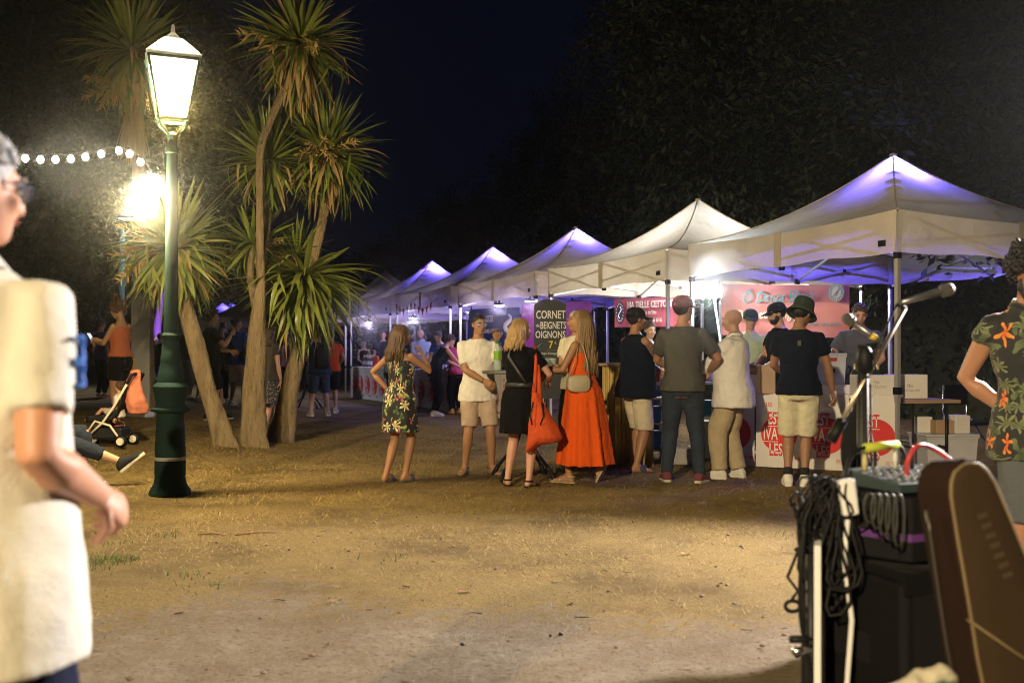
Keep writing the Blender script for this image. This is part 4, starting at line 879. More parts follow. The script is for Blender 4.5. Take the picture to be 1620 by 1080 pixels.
# ------------------------------------------------------------------ broadleaf trees behind the stalls
M_LEAF = [blade_mat('foliage_a', (.018, .028, .010), (.055, .072, .03), .2), blade_mat('foliage_b', (.025, .034, .018), (.075, .088, .048), .2)]
M_TRUNK = mat('tree_bark', (.10, .08, .06), rough=.9, var=.35, scale=8, bump=.9, bscale=30, stretch=(1, 1, .3))
def crown_mesh(seed, nclump, per, m, size=.16):
    rg = np.random.default_rng(seed); C_ = []; 
    while len(C_) < nclump:
        p = rg.uniform(-1, 1, 3); r = np.linalg.norm(p)
        if r > 1 or r < .35: continue
        C_.append(p)
    C_ = np.array(C_); C_[:, 2] = C_[:, 2]*.5+.5; C_[:, :2] *= (1-.45*np.clip(C_[:, 2:3]-.55, 0, 1))
    P_ = np.repeat(C_, per, 0); n = len(P_); dirs = np.repeat(rg.normal(size=(nclump, 3))*.6+C_*[1, 1, .3]*.8+[0, 0, -.35], per, 0)
    st = np.array([4.2, 4.2, 9.0]); P_ = P_*st; t = rg.uniform(0, 1, (n, 1)); dn = dirs/np.linalg.norm(dirs, axis=1, keepdims=True)
    P_ = P_+dn*t*1.5+rg.normal(size=(n, 3))*.26*(1-.3*t); P_[:, 2] += 1.8
    ax = dn+rg.normal(size=(n, 3))*.55; ax /= np.linalg.norm(ax, axis=1, keepdims=True); sd = np.cross(ax, rg.normal(size=(n, 3))); sd /= np.linalg.norm(sd, axis=1, keepdims=True)
    l = size*rg.uniform(.6, 1.25, (n, 1)); w = l*.20
    v = np.stack([P_, P_+ax*l*.5+sd*w, P_+ax*l, P_+ax*l*.5-sd*w], 1).reshape(-1, 3)
    me = bpy.data.meshes.new('crown'); me.vertices.add(len(v)); me.vertices.foreach_set('co', v.ravel()); me.loops.add(4*n); me.loops.foreach_set('vertex_index', np.arange(4*n, dtype=np.int32)); me.polygons.add(n)
    me.polygons.foreach_set('loop_start', np.arange(0, 4*n, 4, dtype=np.int32)); me.polygons.foreach_set('loop_total', np.full(n, 4, np.int32)); me.update(calc_edges=True); me.validate(); me.materials.append(m); return me
CROWNS = [crown_mesh(1, 340, 150, M_LEAF[0], .16), crown_mesh(2, 370, 140, M_LEAF[1], .145), crown_mesh(3, 320, 150, M_LEAF[0], .18)]
q = MB(); q.tube([(0, 0, -.3), (.05, 0, 1.5), (-.1, .05, 4), (.1, 0, 7), (0, 0, 10)], [.34, .26, .22, .15, .05], 12)
for i in range(9): a = i*2.4; z = 2.2+i*.7; q.tube([(0, 0, z), (1.2*math.cos(a), 1.2*math.sin(a), z+1.0), (2.7*math.cos(a), 2.7*math.sin(a), z+1.7)], [.10, .07, .02], 7)
TRK = q.mesh('trunk'); TRK.materials.append(M_TRUNK)
def tree(px, d, h, wid, rot, ci, lab, group='dark trees behind the stalls'):
    b = gat(px, d); t = thing('broadleaf_tree', lab, 'tree', b, R(rot), group); t.scale = (wid/5.2, wid/5.2, h/11.4)
    for nm, me in (('trunk', TRK), ('crown', CROWNS[ci])): o = bpy.data.objects.new(nm, me); COL.objects.link(o); o.parent = t
for k, a in enumerate(((1620, 19, 12.5, 5.6, 20, 0, 'dark tree at the right edge behind the nearest tent'), (1385, 21, 14, 6, 80, 1, 'big dark tree rising behind the nearest tent peak'), (1240, 23, 14.5, 4.8, 150, 0, 'big dark tree rising behind the second tent peak'),
        (1105, 27, 13.4, 3.9, 220, 1, 'dark tree rising between the second and third tent peaks'), (905, 31, 9.4, 3.3, 300, 2, 'dark tree rising behind the third tent peak'), (785, 35, 8.0, 3.3, 10, 0, 'lower dark tree rising behind the fourth tent peak'), (700, 40, 7.6, 3.4, 120, 1, 'dark tree rising behind the fifth tent peak'), (615, 46, 6.6, 3.6, 200, 2, 'dark tree low against the sky right of the palms'),
        (1760, 15, 10, 5, 130, 2, 'dark tree beyond the right edge of the lawn'), (1270, 28, 15, 6.5, 40, 2, 'farther dark tree filling the gap behind the two nearest tents'))): tree(*a)
for k, a in enumerate(((30, 34, 15.0, 7.5, 60, 0, 'dim tree behind the grey haired man, far left'), (140, 38, 17.5, 8.2, 190, 0, 'dim tree behind the light chain'), (330, 52, 8.5, 7, 20, 2, 'far tree behind the small far tents'), (480, 55, 7.5, 7, 70, 0, 'far tree behind the palm heads'), (180, 55, 9, 8, 140, 1, 'far tree behind the violet lit palms'), (20, 50, 10, 8, 220, 2, 'far tree behind the unlit lantern posts'))): tree(*a, group='trees across the lawn on the left')
# clipped hedge closing the view behind the stalls
def hedge(px0, d0, px1, d1, h, lab):
    a, b = gat(px0, d0), gat(px1, d1); t = thing('hedge', lab, 'hedge', a); L_ = (b-a).length; rg = np.random.default_rng(int(px0+d0)); n = int(L_*520); dv = (b-a)/L_; nv = Vector((-dv.y, dv.x, 0))
    s_ = rg.uniform(0, L_, n); z = rg.uniform(0, h, n)**1; o_ = rg.uniform(-.45, .45, n); P_ = np.outer(s_, np.array(dv))+np.outer(o_, np.array(nv))+np.outer(z, [0, 0, 1]); P_[:, 2] += .18*np.sin(s_*1.7)*(z/h)
    ax = rg.normal(size=(n, 3)); ax /= np.linalg.norm(ax, axis=1, keepdims=True); sd = np.cross(ax, rg.normal(size=(n, 3))); sd /= np.linalg.norm(sd, axis=1, keepdims=True); l = rg.uniform(.08, .18, (n, 1))
    v = np.stack([P_, P_+ax*l*.5+sd*l*.3, P_+ax*l, P_+ax*l*.5-sd*l*.3], 1).reshape(-1, 3); me = bpy.data.meshes.new('foliage'); me.from_pydata(list(map(tuple, v)), [], [(4*i, 4*i+1, 4*i+2, 4*i+3) for i in range(n)]); link('foliage', me, M_LEAF[0], t)
    q = MB(); c = (b-a)/2; q.box((c.x, c.y, h*.45), (L_, .35, h*.9), Matrix.Rotation(math.atan2(dv.y, dv.x), 3, 'Z')); q.build('twigs', mat('twig_mass', (.02, .022, .012), rough=1), t, smooth=False)
hedge(1900, 14.5, 640, 38, 2.9, 'dark clipped hedge running behind the row of stalls'); hedge(-60, 60, 640, 64, 3.4, 'dark hedge closing the far end of the lawn')

# ------------------------------------------------------------------ counters and festival banners
def estival(label, p, dirv, w=.62, h=.78, curve=.012, mood=0):
    """white paper banner printed with the festival's red disc and lettering; p = its lower left corner seen from the front"""
    dirv = Vector(dirv).normalized(); t = thing('festival_banner', label, 'banner', p, math.atan2(dirv.y, dirv.x), 'festival banners on the stall counters')
    q = MB(); n = 14; rs = []
    for i in range(n+1):
        u = i/n; y = -curve*math.sin(PI*u*2+mood)-.004; rs.append([Vector((u*w, y*0, z)) for z in (0, h*.5, h)])
    rs2 = [[p_+Vector((0, .003, 0)) for p_ in r] for r in rs]
    q.rings(rs, cap=False, closed=False); q.rings(rs2, cap=False, closed=False); q.build('paper', mat('banner_paper', (.66, .63, .60), rough=.6, var=.05, bump=.25, bscale=5, scale=2), t)
    cx, cz, r = w*.52, h*.45, w*.40
    q = MB(); q.rings([[Vector((cx+r*math.cos(a), y, cz+r*math.sin(a))) for a in (2*PI*k/40 for k in range(40))] for y in (-.0015, -.003)]); q.build('red_disc', M_RED, t, smooth=False)
    for txt, sz, x, z in (('EST', .185, w*.43, h*.585), ('IVA', .185, w*.33, h*.375), ('LES', .185, w*.45, h*.16)):
        text_mesh(txt, sz*h/.78, None, t, (x, -.0045, z), sx=.72*w/.62, bold=.012); TEXTS[-1] = TEXTS[-1][:1]+(disc_mat(cx-x, cz-z, r, .72*w/.62),)+TEXTS[-1][2:]
        MB().box((x, -.0045, z-.022), (.21*w/.62, .002, .007)).build('underline', M_WHITE, t, smooth=False)
    text_mesh('LES', .065*h/.78, M_RED, t, (w*.30, -.0045, h*.82), sx=.7, bold=0); text_mesh('DE THAU', .05*h/.78, M_RED, t, (w*.87, -.0045, h*.10), sx=.62, bold=0); return t
def disc_mat(cx, cy, r, sx):
    """letters are printed white on the disc and red off it"""
    m = bpy.data.materials.new('two_tone_print'); N, L = nodes(m); b = N['Principled BSDF']; b.inputs['Roughness'].default_value = .7
    tc = N.new('ShaderNodeTexCoord'); s = N.new('ShaderNodeSeparateXYZ'); L.new(tc.outputs['Object'], s.inputs[0])
    cb = N.new('ShaderNodeCombineXYZ'); mm = N.new('ShaderNodeMath'); mm.operation = 'MULTIPLY'; mm.inputs[1].default_value = sx; L.new(s.outputs[0], mm.inputs[0]); L.new(mm.outputs[0], cb.inputs[0]); L.new(s.outputs[1], cb.inputs[1])
    ds = N.new('ShaderNodeVectorMath'); ds.operation = 'DISTANCE'; ds.inputs[1].default_value = (cx, cy, 0); L.new(cb.outputs[0], ds.inputs[0])
    lt = N.new('ShaderNodeMath'); lt.operation = 'LESS_THAN'; lt.inputs[1].default_value = r; L.new(ds.outputs['Value'], lt.inputs[0])
    L.new(mixc(N, L, lt.outputs[0], (.62, .03, .03), (.75, .74, .72)), b.inputs['Base Color']); return m
def table(label, p, dirv, ln, dep, h=.74, top=None, legs=True):
    dirv = Vector(dirv).normalized(); t = thing('folding_table', label, 'table', p, math.atan2(dirv.y, dirv.x), 'stall tables'); bevel(MB().box((ln/2, dep/2, h-.018), (ln, dep, .036)).build('tabletop', top or M_WHITEP, t, smooth=False), .006)
    for x in (.12, ln-.12):
        for y in (.07, dep-.07):
            q = MB(); q.tube([(x, y, h-.04), (x, y, .0)], .014, 8); q.build('leg', M_BLKM, t)
        MB().tube([(x, .07, .25), (x, dep-.07, .25)], .011, 6).build('stretcher', M_BLKM, t)
    return t
# nearest stall: counter seen almost square on
A0, A1 = gat(1124, 10.75), gat(1424, 9.88); dv = (A1-A0).normalized(); nv = Vector((-dv.y, dv.x, 0))
table('white folding table behind the festival banners of the nearest stall', A0+nv*.03, dv, (A1-A0).length-.02, .72, .785)
wtot = (A1-A0).length; wb = wtot/4
for i, lab in enumerate(('festival banner partly hidden by the man in the white shirt', 'festival banner behind the legs of the man in the bucket hat', 'festival banner between the bucket hat man and the black stand bag', 'festival banner at the right end of the nearest counter beside the tent pole')):
    estival(lab, A0+dv*(i*wb+.01)+Vector((0, 0, .015)), dv, wb-.015, .775, mood=i*1.7)
# side table with wooden top
S0 = gat(1434, 10.05); sdir = Vector((.98, .2, 0)); st = table('wood topped folding table to the right of the tent pole', S0, sdir, .62, 1.2, .735, M_WOOD)
# third to fifth stalls: counters along the front line
CT = []
for i, t0, n_, lab in ((2, -.35, 6, 'third'), (3, -.35, 6, 'fourth'), (4, -.25, 6, 'fifth')):
    fr = FR0+U*STEP*i+U*t0; dv2 = -U; e = fr+U*(n_*.60)
    table('long counter table of the %s stall' % lab, e+V*.03, dv2, n_*.60, .7, .86)
    for j in range(n_):
        pos = ['farthest', 'fifth', 'fourth', 'third', 'second', 'nearest'][j]
        estival('%s of the festival banners on the counter of the %s stall from the viewpoint' % (pos, lab), e+dv2*(j*.60+.005)+Vector((0, 0, .02)), dv2, .585, .83, mood=j)
    if i == 4:
        q = MB(); q.box((0, 0, .42), (.62, .012, .84), Matrix.Rotation(math.atan2(V.y, V.x), 3, 'Z')); pp = e+V*.33+U*.012; tag(q.build('side_cloth', M_CARD, smooth=False, loc=pp), 'plain white cloth closing the far end of the fifth counter', 'cloth')
# second stall: bamboo front, kitchen table and shelf
b0 = gat(953, 11.1); b1 = gat(1030, 10.55); dvb = (b1-b0).normalized(); t = thing('bamboo_counter', 'tall counter fronted with yellow bamboo slats behind the orange dress', 'counter', b0, math.atan2(dvb.y, dvb.x)); wB = (b1-b0).length
q = MB(); k = 0; x = .012
rb = random.Random(3)
while x < wB:
    r = rb.uniform(.009, .014); y = rb.uniform(-.004, .004); zs = [0, .2, .205, .45, .455, .72, .725, 1.0, 1.07+rb.uniform(-.01, .01)]; q.tube([(x, y, z) for z in zs], [r, r, r*1.18, r, r, r*1.16, r, r, r], 6); x += r*2.02
o = q.build('bamboo_slats', mat('bamboo', (.52, .36, .10), rough=.45, var=.35, scale=30, stretch=(1, 1, .05)), t); o['kind'] = 'stuff'
MB().box((wB/2, .16, 1.085), (wB+.06, .42, .03)).build('counter_top', M_WOOD, t, smooth=False); MB().box((wB/2, .03, .5), (wB, .015, 1.0)).build('backing', M_WOOD, t, smooth=False)
ps = thing('poster', 'small paper notice with a blue and green picture pinned to the bamboo', 'poster', b0+dvb*.42+Vector((0, -.03, .70)), math.atan2(dvb.y, dvb.x)); MB().box((0, 0, 0), (.15, .004, .30)).build('paper', M_CARD, ps, smooth=False); MB().box((0, -.003, .03), (.12, .003, .10)).build('picture', mat('sky_print', (.12, .38, .62), rough=.6), ps, smooth=False); MB().box((0, -.0045, -.03), (.12, .003, .05)).build('picture_band', mat('lawn_print', (.2, .4, .15), rough=.6), ps, smooth=False)
t2 = table('kitchen table of the second stall with trays and pots', gat(1034, 11.0), (.98, -.16, 0), .86, .7, .90)
def crate(label, p, size, m, rz=0, cat='crate', lid=True, group=None, rim=True):
    t = thing('storage_box', label, cat, p, rz, group); a, b, h = size; q = MB(); A = lambda x, y, z: [Vector((-x, -y, z)), Vector((x, -y, z)), Vector((x, y, z)), Vector((-x, y, z))]
    q.rings([A(a/2*.93, b/2*.93, 0), A(a/2, b/2, h*.94), A(a/2*1.04, b/2*1.04, h*.94), A(a/2*1.04, b/2*1.04, h)] if rim else [A(a/2, b/2, 0), A(a/2, b/2, h)]); bevel(q.build('box', m, t, smooth=False), .008)
    if lid: bevel(MB().box((0, 0, h+.014), (a*1.06, b*1.06, .022)).build('lid', m, t, smooth=False), .006)
    return t
blue = mat('blue_plastic', (.03, .16, .42), rough=.35)
p = gat(1022, 11.3); sh = thing('shelf_unit', 'low metal shelf with blue bins beside the bamboo counter', 'shelf', (p.x, p.y, 0)); q = MB()
for x in (-.19, .19):
    for y in (-.14, .14): MB().box((x, y, .36), (.025, .025, .72)).build('upright', M_ALU, sh, smooth=False)
for z in (.12, .42, .70): MB().box((0, 0, z), (.42, .32, .02)).build('board', M_ALU, sh, smooth=False)
crate('blue bin on the lowest board of the metal shelf', (p.x, p.y, .132), (.32, .24, .20), blue, lid=False); crate('blue bin on the middle board of the metal shelf', (p.x, p.y, .432), (.32, .24, .18), blue, lid=False)
p = gat(1072, 10.9); q = thing('concrete_block', 'grey concrete ballast block under the second stall table', 'block', (p.x, p.y, 0)); bevel(MB().box((0, 0, .09), (.36, .2, .18)).build('block', mat('concrete', (.32, .31, .29), rough=.9, bump=.5), q, smooth=False), .01)
p = gat(1121, 11.4); jc = thing('jerrycan', 'white plastic jerrycan under the second stall table', 'jerrycan', (p.x, p.y, 0)); bevel(MB().box((0, 0, .22), (.27, .2, .44)).build('can', M_WHITEP, jc, smooth=False), .03, 3); MB().tube([(-.08, 0, .44), (-.07, 0, .50), (.05, 0, .50), (.06, 0, .44)], .014, 8).build('handle', M_WHITEP, jc); MB().lathe([(.028, .44), (.028, .48)], 12, (.095, 0, 0)).build('cap', M_BLACK, jc)
crate('blue and white carton on the jerrycan', (p.x-.03, p.y+.02, .455+.05), (.22, .17, .17), mat('cyan_card', (.08, .36, .48), rough=.6), rz=.4, cat='carton', lid=False, rim=False)
steel = mat('steel', (.6, .6, .6), rough=.3, metal=.9)
for i, (px, d, s) in enumerate(((1050, 11.2, .9), (1108, 11.2, 1), (1128, 11.3, .8))):
    p = gat(px, d); t = thing('food_tray', ['steel tray of food on the kitchen table, left', 'steel tray of food on the kitchen table beside the white shirt', 'small steel pan on the kitchen table under the work light'][i], 'tray', (p.x, p.y, .90)); q = MB(); a = .14*s; b = .1*s; A = lambda x, y, z: [Vector((-x, -y, z)), Vector((x, -y, z)), Vector((x, y, z)), Vector((-x, y, z))]; q.rings([A(a*.85, b*.85, 0), A(a, b, .10), A(a*1.1, b*1.1, .105), A(a*.95, b*.95, .1), A(a*.82, b*.82, .02)]); q.build('tray', steel, t, smooth=False)
    q = MB(); rr = random.Random(i); [q.ell((rr.uniform(-a*.75, a*.75), rr.uniform(-b*.7, b*.7), .085), rr.uniform(.018, .03), 7, 5) for _ in range(22)]; q.build('food', mat('fritters', (.32, .16, .05), rough=.7, var=.4, scale=30), t)
p = gat(1031, 10.9); crate('red and white box on the left end of the kitchen table', (p.x, p.y, .90), (.16, .14, .10), M_RED, cat='box', lid=False, rim=False)
for k, (px, d) in enumerate(((1093, 10.95), (1101, 11.05))):
    p = gat(px, d); t = thing('cup_stack', ['stack of white cups on the kitchen table, left one', 'stack of white cups on the kitchen table, right one'][k], 'cups', (p.x, p.y, .90)); [MB().lathe([(.03, .02*i), (.041, .02*i+.09), (.043, .02*i+.09)], 12).build('cup', M_WHITEP, t) for i in range(3)]
# ------------------------------------------------------------------ hanging stall banners
def sheet(o_name, label, p0, p1, h, m, wave=.03, seed=0):
    p0, p1 = Vector(p0), Vector(p1); dvv = (p1-p0); w = math.hypot(dvv.x, dvv.y); t = thing(o_name, label, 'banner', p0, math.atan2(dvv.y, dvv.x)); q = MB(); n, m_ = 44, 16; rs = []
    f = lambda u, v: -wave*(math.sin(u*7+v*3+seed)*.5+math.sin(u*17-v*6+seed)*.3)*(.3+.7*v)
    for i in range(n+1):
        u = i/n; rs.append([Vector((u*w, f(u, j/m_), -h*j/m_+u*dvv.z)) for j in range(m_+1)])
    q.rings(rs, cap=False, closed=False); q.build('cloth', m, t); return t, w, f
r1 = mat('salmon_banner', (.50, .17, .15), rough=.45, var=.12, scale=2.2, trans=.18); tb, w, f = sheet('stall_banner', 'salmon red cloth banner reading Ô Doux Bhaji behind the nearest counter', at(1142, 450, 13.25), at(1344, 451, 12.6), .67, r1, .05)
teal = mat('teal_print', (.05, .22, .22), rough=.6); cream = mat('cream_print', (.72, .62, .40), rough=.6)
text_mesh('Ô Doux Bhaji', .20, teal, tb, (w*.17, -.065, -.25), sx=.80, bold=.006, shear=.25, align='LEFT'); text_mesh("Beignets d'oignons", .165, cream, tb, (w*.14, -.065, -.46), sx=.74, bold=.010, align='LEFT'); text_mesh('halal · végé · sans gluten', .075, teal, tb, (w*.62, -.065, -.56), sx=.72, bold=0, align='LEFT')
q = MB(); c_ = Vector((w*.905, -.062, -.145)); q.rings([[c_+Vector((.10*math.cos(a), y, .12*math.sin(a))) for a in (2*PI*k/32 for k in range(32))] for y in (0, -.003)]); q.build('seal', cream, tb, smooth=False); q = MB()
for r_, h_ in ((.092, .005), (.062, .004)): q.rings([[c_+Vector(((r_+dr)*math.cos(a), -.005, (r_+dr)*1.2*math.sin(a))) for dr in (0, h_)] for a in np.linspace(0, 2*PI, 33)], cap=False, closed=False)
for k in range(18): a = 2*PI*k/18; q.box(c_+Vector((.077*math.cos(a), -.005, .077*1.2*math.sin(a))), (.012, .001, .016))
q.bar(c_+Vector((-.035, -.005, -.04)), c_+Vector((.035, -.005, .045)), .006); q.bar(c_+Vector((-.01, -.005, -.05)), c_+Vector((.02, -.005, .02)), .006); q.build('seal_print', teal, tb, smooth=False)
r2 = mat('pink_red_banner', (.45, .10, .16), rough=.5, var=.1, scale=3, trans=.15); ma, w, f = sheet('stall_banner', 'pink red banner reading MA TIELLE CETTOISE behind the second counter', at(972, 473, 17.4), at(1092, 469, 16.3), .49, r2, .02, 2)
lil = mat('white_banner_print', (.74, .72, .74), rough=.6); nav = mat('navy_print', (.05, .04, .16), rough=.6)
text_mesh('MA TIELLE CETTOISE', .155, lil, ma, (w*.20, -.045, -.17), sx=.66, bold=.022, align='LEFT'); text_mesh('Tielles artisanales de Sète', .09, lil, ma, (w*.20, -.045, -.285), sx=.66, bold=.004, align='LEFT'); text_mesh('06 616', .10, lil, ma, (w*.52, -.045, -.42), sx=.8, bold=.012, align='LEFT')
c_ = Vector((w*.10, -.045, -.24)); q = MB(); q.rings([[c_+Vector((.095*math.cos(a), y, .19*math.sin(a))) for a in (2*PI*k/32 for k in range(32))] for y in (0, -.003)]); q.build('badge', nav, ma, smooth=False); q = MB()
for k in range(16): a = 2*PI*k/16; q.box(c_+Vector((.072*math.cos(a), -.005, .15*math.sin(a))), (.018, .001, .026))
q.tube([c_+Vector((.03*math.sin(z*30), -.006, z)) for z in np.linspace(-.10, .10, 14)], .010, 5); q.build('badge_print', lil, ma, smooth=False)
r3 = mat('dark_blue_banner', (.02, .03, .13), rough=.5, var=.5, scale=3); vk, w, f = sheet('stall_banner', 'dark blue banner with pale lettering behind the man in the white tee', at(741, 489, 22.6), at(822, 486, 20.6), .92, r3, .02, 4)
text_mesh('VIKING LOCUS', .21, lil, vk, (w*.36, -.04, -.32), sx=.58, bold=.004); text_mesh('HYDROMEL ET BIÈRE', .12, lil, vk, (w*.45, -.04, -.56), sx=.55, bold=.004); text_mesh('SÈTE', .12, lil, vk, (w*.52, -.04, -.78), sx=.6, bold=.004)
q = MB(); q.tube([(w*.82+.14*math.sin(z*9), -.045, -.18-z*.5) for z in np.linspace(0, 1, 16)], [.02+.05*math.sin(PI*u) for u in np.linspace(0, 1, 16)], 6, flat=.1, up=(1, 0, 0)); q.build('emblem', lil, vk)
sheet('stall_banner', 'plain purple cloth hung behind the chalkboard', at(826, 480, 20.4), at(936, 476, 18.6), 1.5, mat('purple_cloth', (.20, .03, .17), rough=.7, trans=.1), .05, 1)
# chalkboard
cb0 = at(845, 480, 14.6); t = thing('chalkboard', 'tall black chalkboard offering CORNET de BEIGNETS OIGNONS at 7 euros', 'chalkboard', (cb0.x, cb0.y, 0), R(-8)); wC = .47; z1 = CAMZ+(560-474)/F*14.6
q = MB(); q.rings([[Vector((0, y, .55)), Vector((wC, y, .55)), Vector((wC, y, z1-.06)), Vector((wC*.72, y, z1)), Vector((wC*.28, y, z1)), Vector((0, y, z1-.06))] for y in (0, .02)]); q.build('board', mat('slate', (.018, .02, .018), rough=.7, var=.5, scale=5), t, smooth=False)
for x in (.04, wC-.04): MB().bar((x, .035, 0), (x, .03, z1-.2), .03).build('leg', M_WOOD, t, smooth=False)
MB().bar((.04, .5, 0), (wC*.5, .05, 1.2), .025).build('prop', M_WOOD, t, smooth=False); chalk = mat('chalk', (.62, .60, .56), rough=.9); yel = mat('yellow_chalk', (.60, .52, .05), rough=.9)
for txt, sz, x, z, sx, bo, mm in (('CORNET', .165, .245, z1-.275, .66, .010, chalk), ('de', .07, .055, z1-.40, .8, 0, chalk), ('BEIGNETS', .145, .28, z1-.425, .60, .010, chalk), ('OIGNONS', .145, .24, z1-.56, .66, .010, chalk), ('7', .15, .245, z1-.71, .85, .014, yel), ('€', .06, .315, z1-.655, .8, 0, yel), ('mayo fromage', .045, .22, z1-.80, .9, .004, chalk)):
    text_mesh(txt, sz, mm, t, (x, -.003, z), sx=sx, bold=bo); 
MB().bar((.17, -.004, z1-.745), (.33, -.004, z1-.74), .010, .002).build('chalk_line', yel, t, smooth=False)
q = MB(); 
for s in (-1, 1): q.tube([(wC/2+s*.2, -.004, z1-.70), (wC/2+s*.15, -.004, z1-.66), (wC/2+s*.12, -.004, z1-.64), (wC/2+s*.2, -.004, z1-.82)], .005, 5)
q.build('chalk_flourish', mat('green_chalk', (.12, .32, .26), rough=.9), t)

# ------------------------------------------------------------------ standing tables, drinks, boxes
def high_table(label, x, y, zt, ang=0):
    t = thing('standing_table', label, 'table', (x, y, float(gz(x, y))), ang, 'standing tables on the lawn'); MB().lathe([(.385, zt-.03), (.40, zt-.025), (.40, zt-.004), (.393, zt), (.02, zt)], 36).build('tabletop', mat('grey_laminate', (.14, .14, .14), rough=.4), t)
    for k in range(4):
        a = k*PI/2+.6; c, s = math.cos(a), math.sin(a); P_ = [(.05*c, .05*s, zt-.04), (.045*c, .045*s, zt*.62), (.06*c, .06*s, zt*.42), (.16*c, .16*s, zt*.24), (.30*c, .30*s, zt*.10), (.36*c, .36*s, .02)]
        lg = MB().tube(P_, .017, 8).build('leg', M_BLKM, t); MB().tube([P_[-2], P_[-1], (.365*c, .365*s, 0)], .022, 8).build('foot', M_BLACK, lg)
    MB().lathe([(.06, zt*.44), (.07, zt*.46), (.07, zt*.50), (.06, zt*.52)], 14).build('hub', M_BLACK, t); return t
hx, hy = hit(828, 756); hz = 1.2+(560-586)/F*hy; HT = high_table('black legged standing table among the four talking people', hx, hy, hz, .35)
q2x, q2y = hit(487, 646); high_table('standing table behind the right palm trunk', q2x, q2y, 1.08, .2)
bo = thing('bottle', 'plastic bottle with a bright green label on the standing table', 'bottle', (at(787, 556, hy).x, hy+.05, hz)); MB().lathe([(.036, 0), (.038, .02), (.036, .10), (.038, .11), (.038, .19), (.03, .22), (.014, .25), (.014, .27)], 16).build('bottle_body', glassm('pet', (.8, .9, .85), .6), bo); MB().lathe([(.0395, .105), (.0395, .19)], 16, cap=False).build('bottle_label', mat('green_label', (.20, .42, .03), rough=.5), bo); MB().lathe([(.016, .262), (.016, .29), (.004, .291)], 12).build('cap', mat('green_cap', (.02, .2, .06)), bo)
for k, (px, dy) in enumerate(((862, -.05), (869, .06), (874, -.12), (855, .08))):
    p = at(px, 556, hy+dy); t = thing('glass', ['clear tumbler on the standing table, nearest the black dress', 'clear tumbler in the middle of the cluster on the standing table', 'clear tumbler beside the hands of the woman in orange', 'clear tumbler at the back of the standing table'][k], 'glass', (p.x, p.y, hz)); MB().lathe([(.028, 0), (.036, .12), (.034, .12), (.027, .008)], 14).build('tumbler', glassm('clear_glass'), t); MB().lathe([(.0265, .010), (.031, .065)], 12).build('drink', glassm('beer', (.75, .45, .12), .4), t)
# goods of the nearest counter
zc = .785
def onc(px, d): p = at(px, 560, d); return (p.x, p.y, zc)
tb_ = crate('white translucent tub with a red label on the nearest counter', onc(1308, 10.55), (.33, .26, .30), mat('milky_plastic', (.55, .58, .62), rough=.35, trans=.25), rz=-.05, cat='tub'); MB().box((.02, -.139, .26), (.10, .003, .035)).build('tub_label', mat('dark_red_label', (.3, .02, .03)), tb_, smooth=False); MB().box((.02, -.139, .14), (.06, .003, .045)).build('sticker', M_BLACK, tb_, smooth=False)
tb_.location.z = zc+.10; crate('white carton tray under the translucent tub', onc(1308, 10.55), (.44, .26, .095), M_CARD, cat='carton', lid=False, rim=False)
crate('tan open paper carton beside the bucket hat man', onc(1211, 10.5), (.17, .14, .30), mat('kraft', (.46, .33, .22), rough=.8), rz=.1, cat='carton', lid=False, rim=False); crate('low white carton on the counter behind the white shirt', onc(1190, 10.6), (.22, .2, .20), M_CARD, cat='carton', lid=False, rim=False)
bx_ = thing('bread_basket', 'basket of brown rolls on the low white carton', 'basket', (onc(1190, 10.6)[0], 10.6, zc+.20)); MB().lathe([(.09, 0), (.12, .07), (.11, .07), (.08, .01)], 16).build('basket', M_BROWNCARD, bx_); q = MB(); [q.ell((.06*math.cos(i*2.1), .06*math.sin(i*2.1), .075+.01*(i % 2)), (.042, .034, .03), 8, 6) for i in range(6)]; q.build('roll', mat('bread', (.30, .16, .07), rough=.8), bx_)
for px, d, w_, lab, tx in ((1388, 10.0, .26, 'white wine carton left of the tent pole on the nearest counter', 'Mas\nSaint Laurent'), (1441, 10.35, .26, 'white wine carton right of the tent pole on the nearest counter', 'Mas\nSaint Laurent')):
    c = crate(lab, (at(px, 560, d).x, d+.15, zc if px < 1430 else .737), (.37, .26, .205 if px < 1430 else .25), M_CARD, cat='carton', lid=False, rim=False, group='white wine cartons'); text_mesh(tx, .045, mat('grey_print', (.35, .33, .30)), c, (0, -.1315, .12), sx=.85, bold=0)
def bottle(label, p, col=(.02, .04, .02)):
    t = thing('wine_bottle', label, 'bottle', p, 0, 'wine bottles on the nearest counter'); MB().lathe([(.036, 0), (.038, .01), (.038, .19), (.03, .22), (.015, .245), (.014, .30), (.0155, .302), (.0155, .315)], 16).build('bottle_body', mat('dark_glass', col, rough=.08, spec=.8), t); MB().lathe([(.0388, .05), (.0388, .15)], 16, cap=False).build('bottle_label', M_CARD, t); MB().lathe([(.0152, .25), (.0162, .26), (.0165, .316), (.004, .318)], 12).build('capsule', mat('gold_foil', (.55, .42, .18), rough=.35, metal=.5), t); return t
for k, px in enumerate((1352, 1361, 1382, 1391)): bottle(['wine bottle with a gold capsule, first from the left behind the mic stand', 'wine bottle with a gold capsule, second from the left behind the mic stand', 'wine bottle with a gold capsule, third, above the white carton', 'wine bottle with a gold capsule, fourth, at the tent pole side'][k], (at(px, 560, 10.45).x, 10.45+.04*(k % 2), zc))
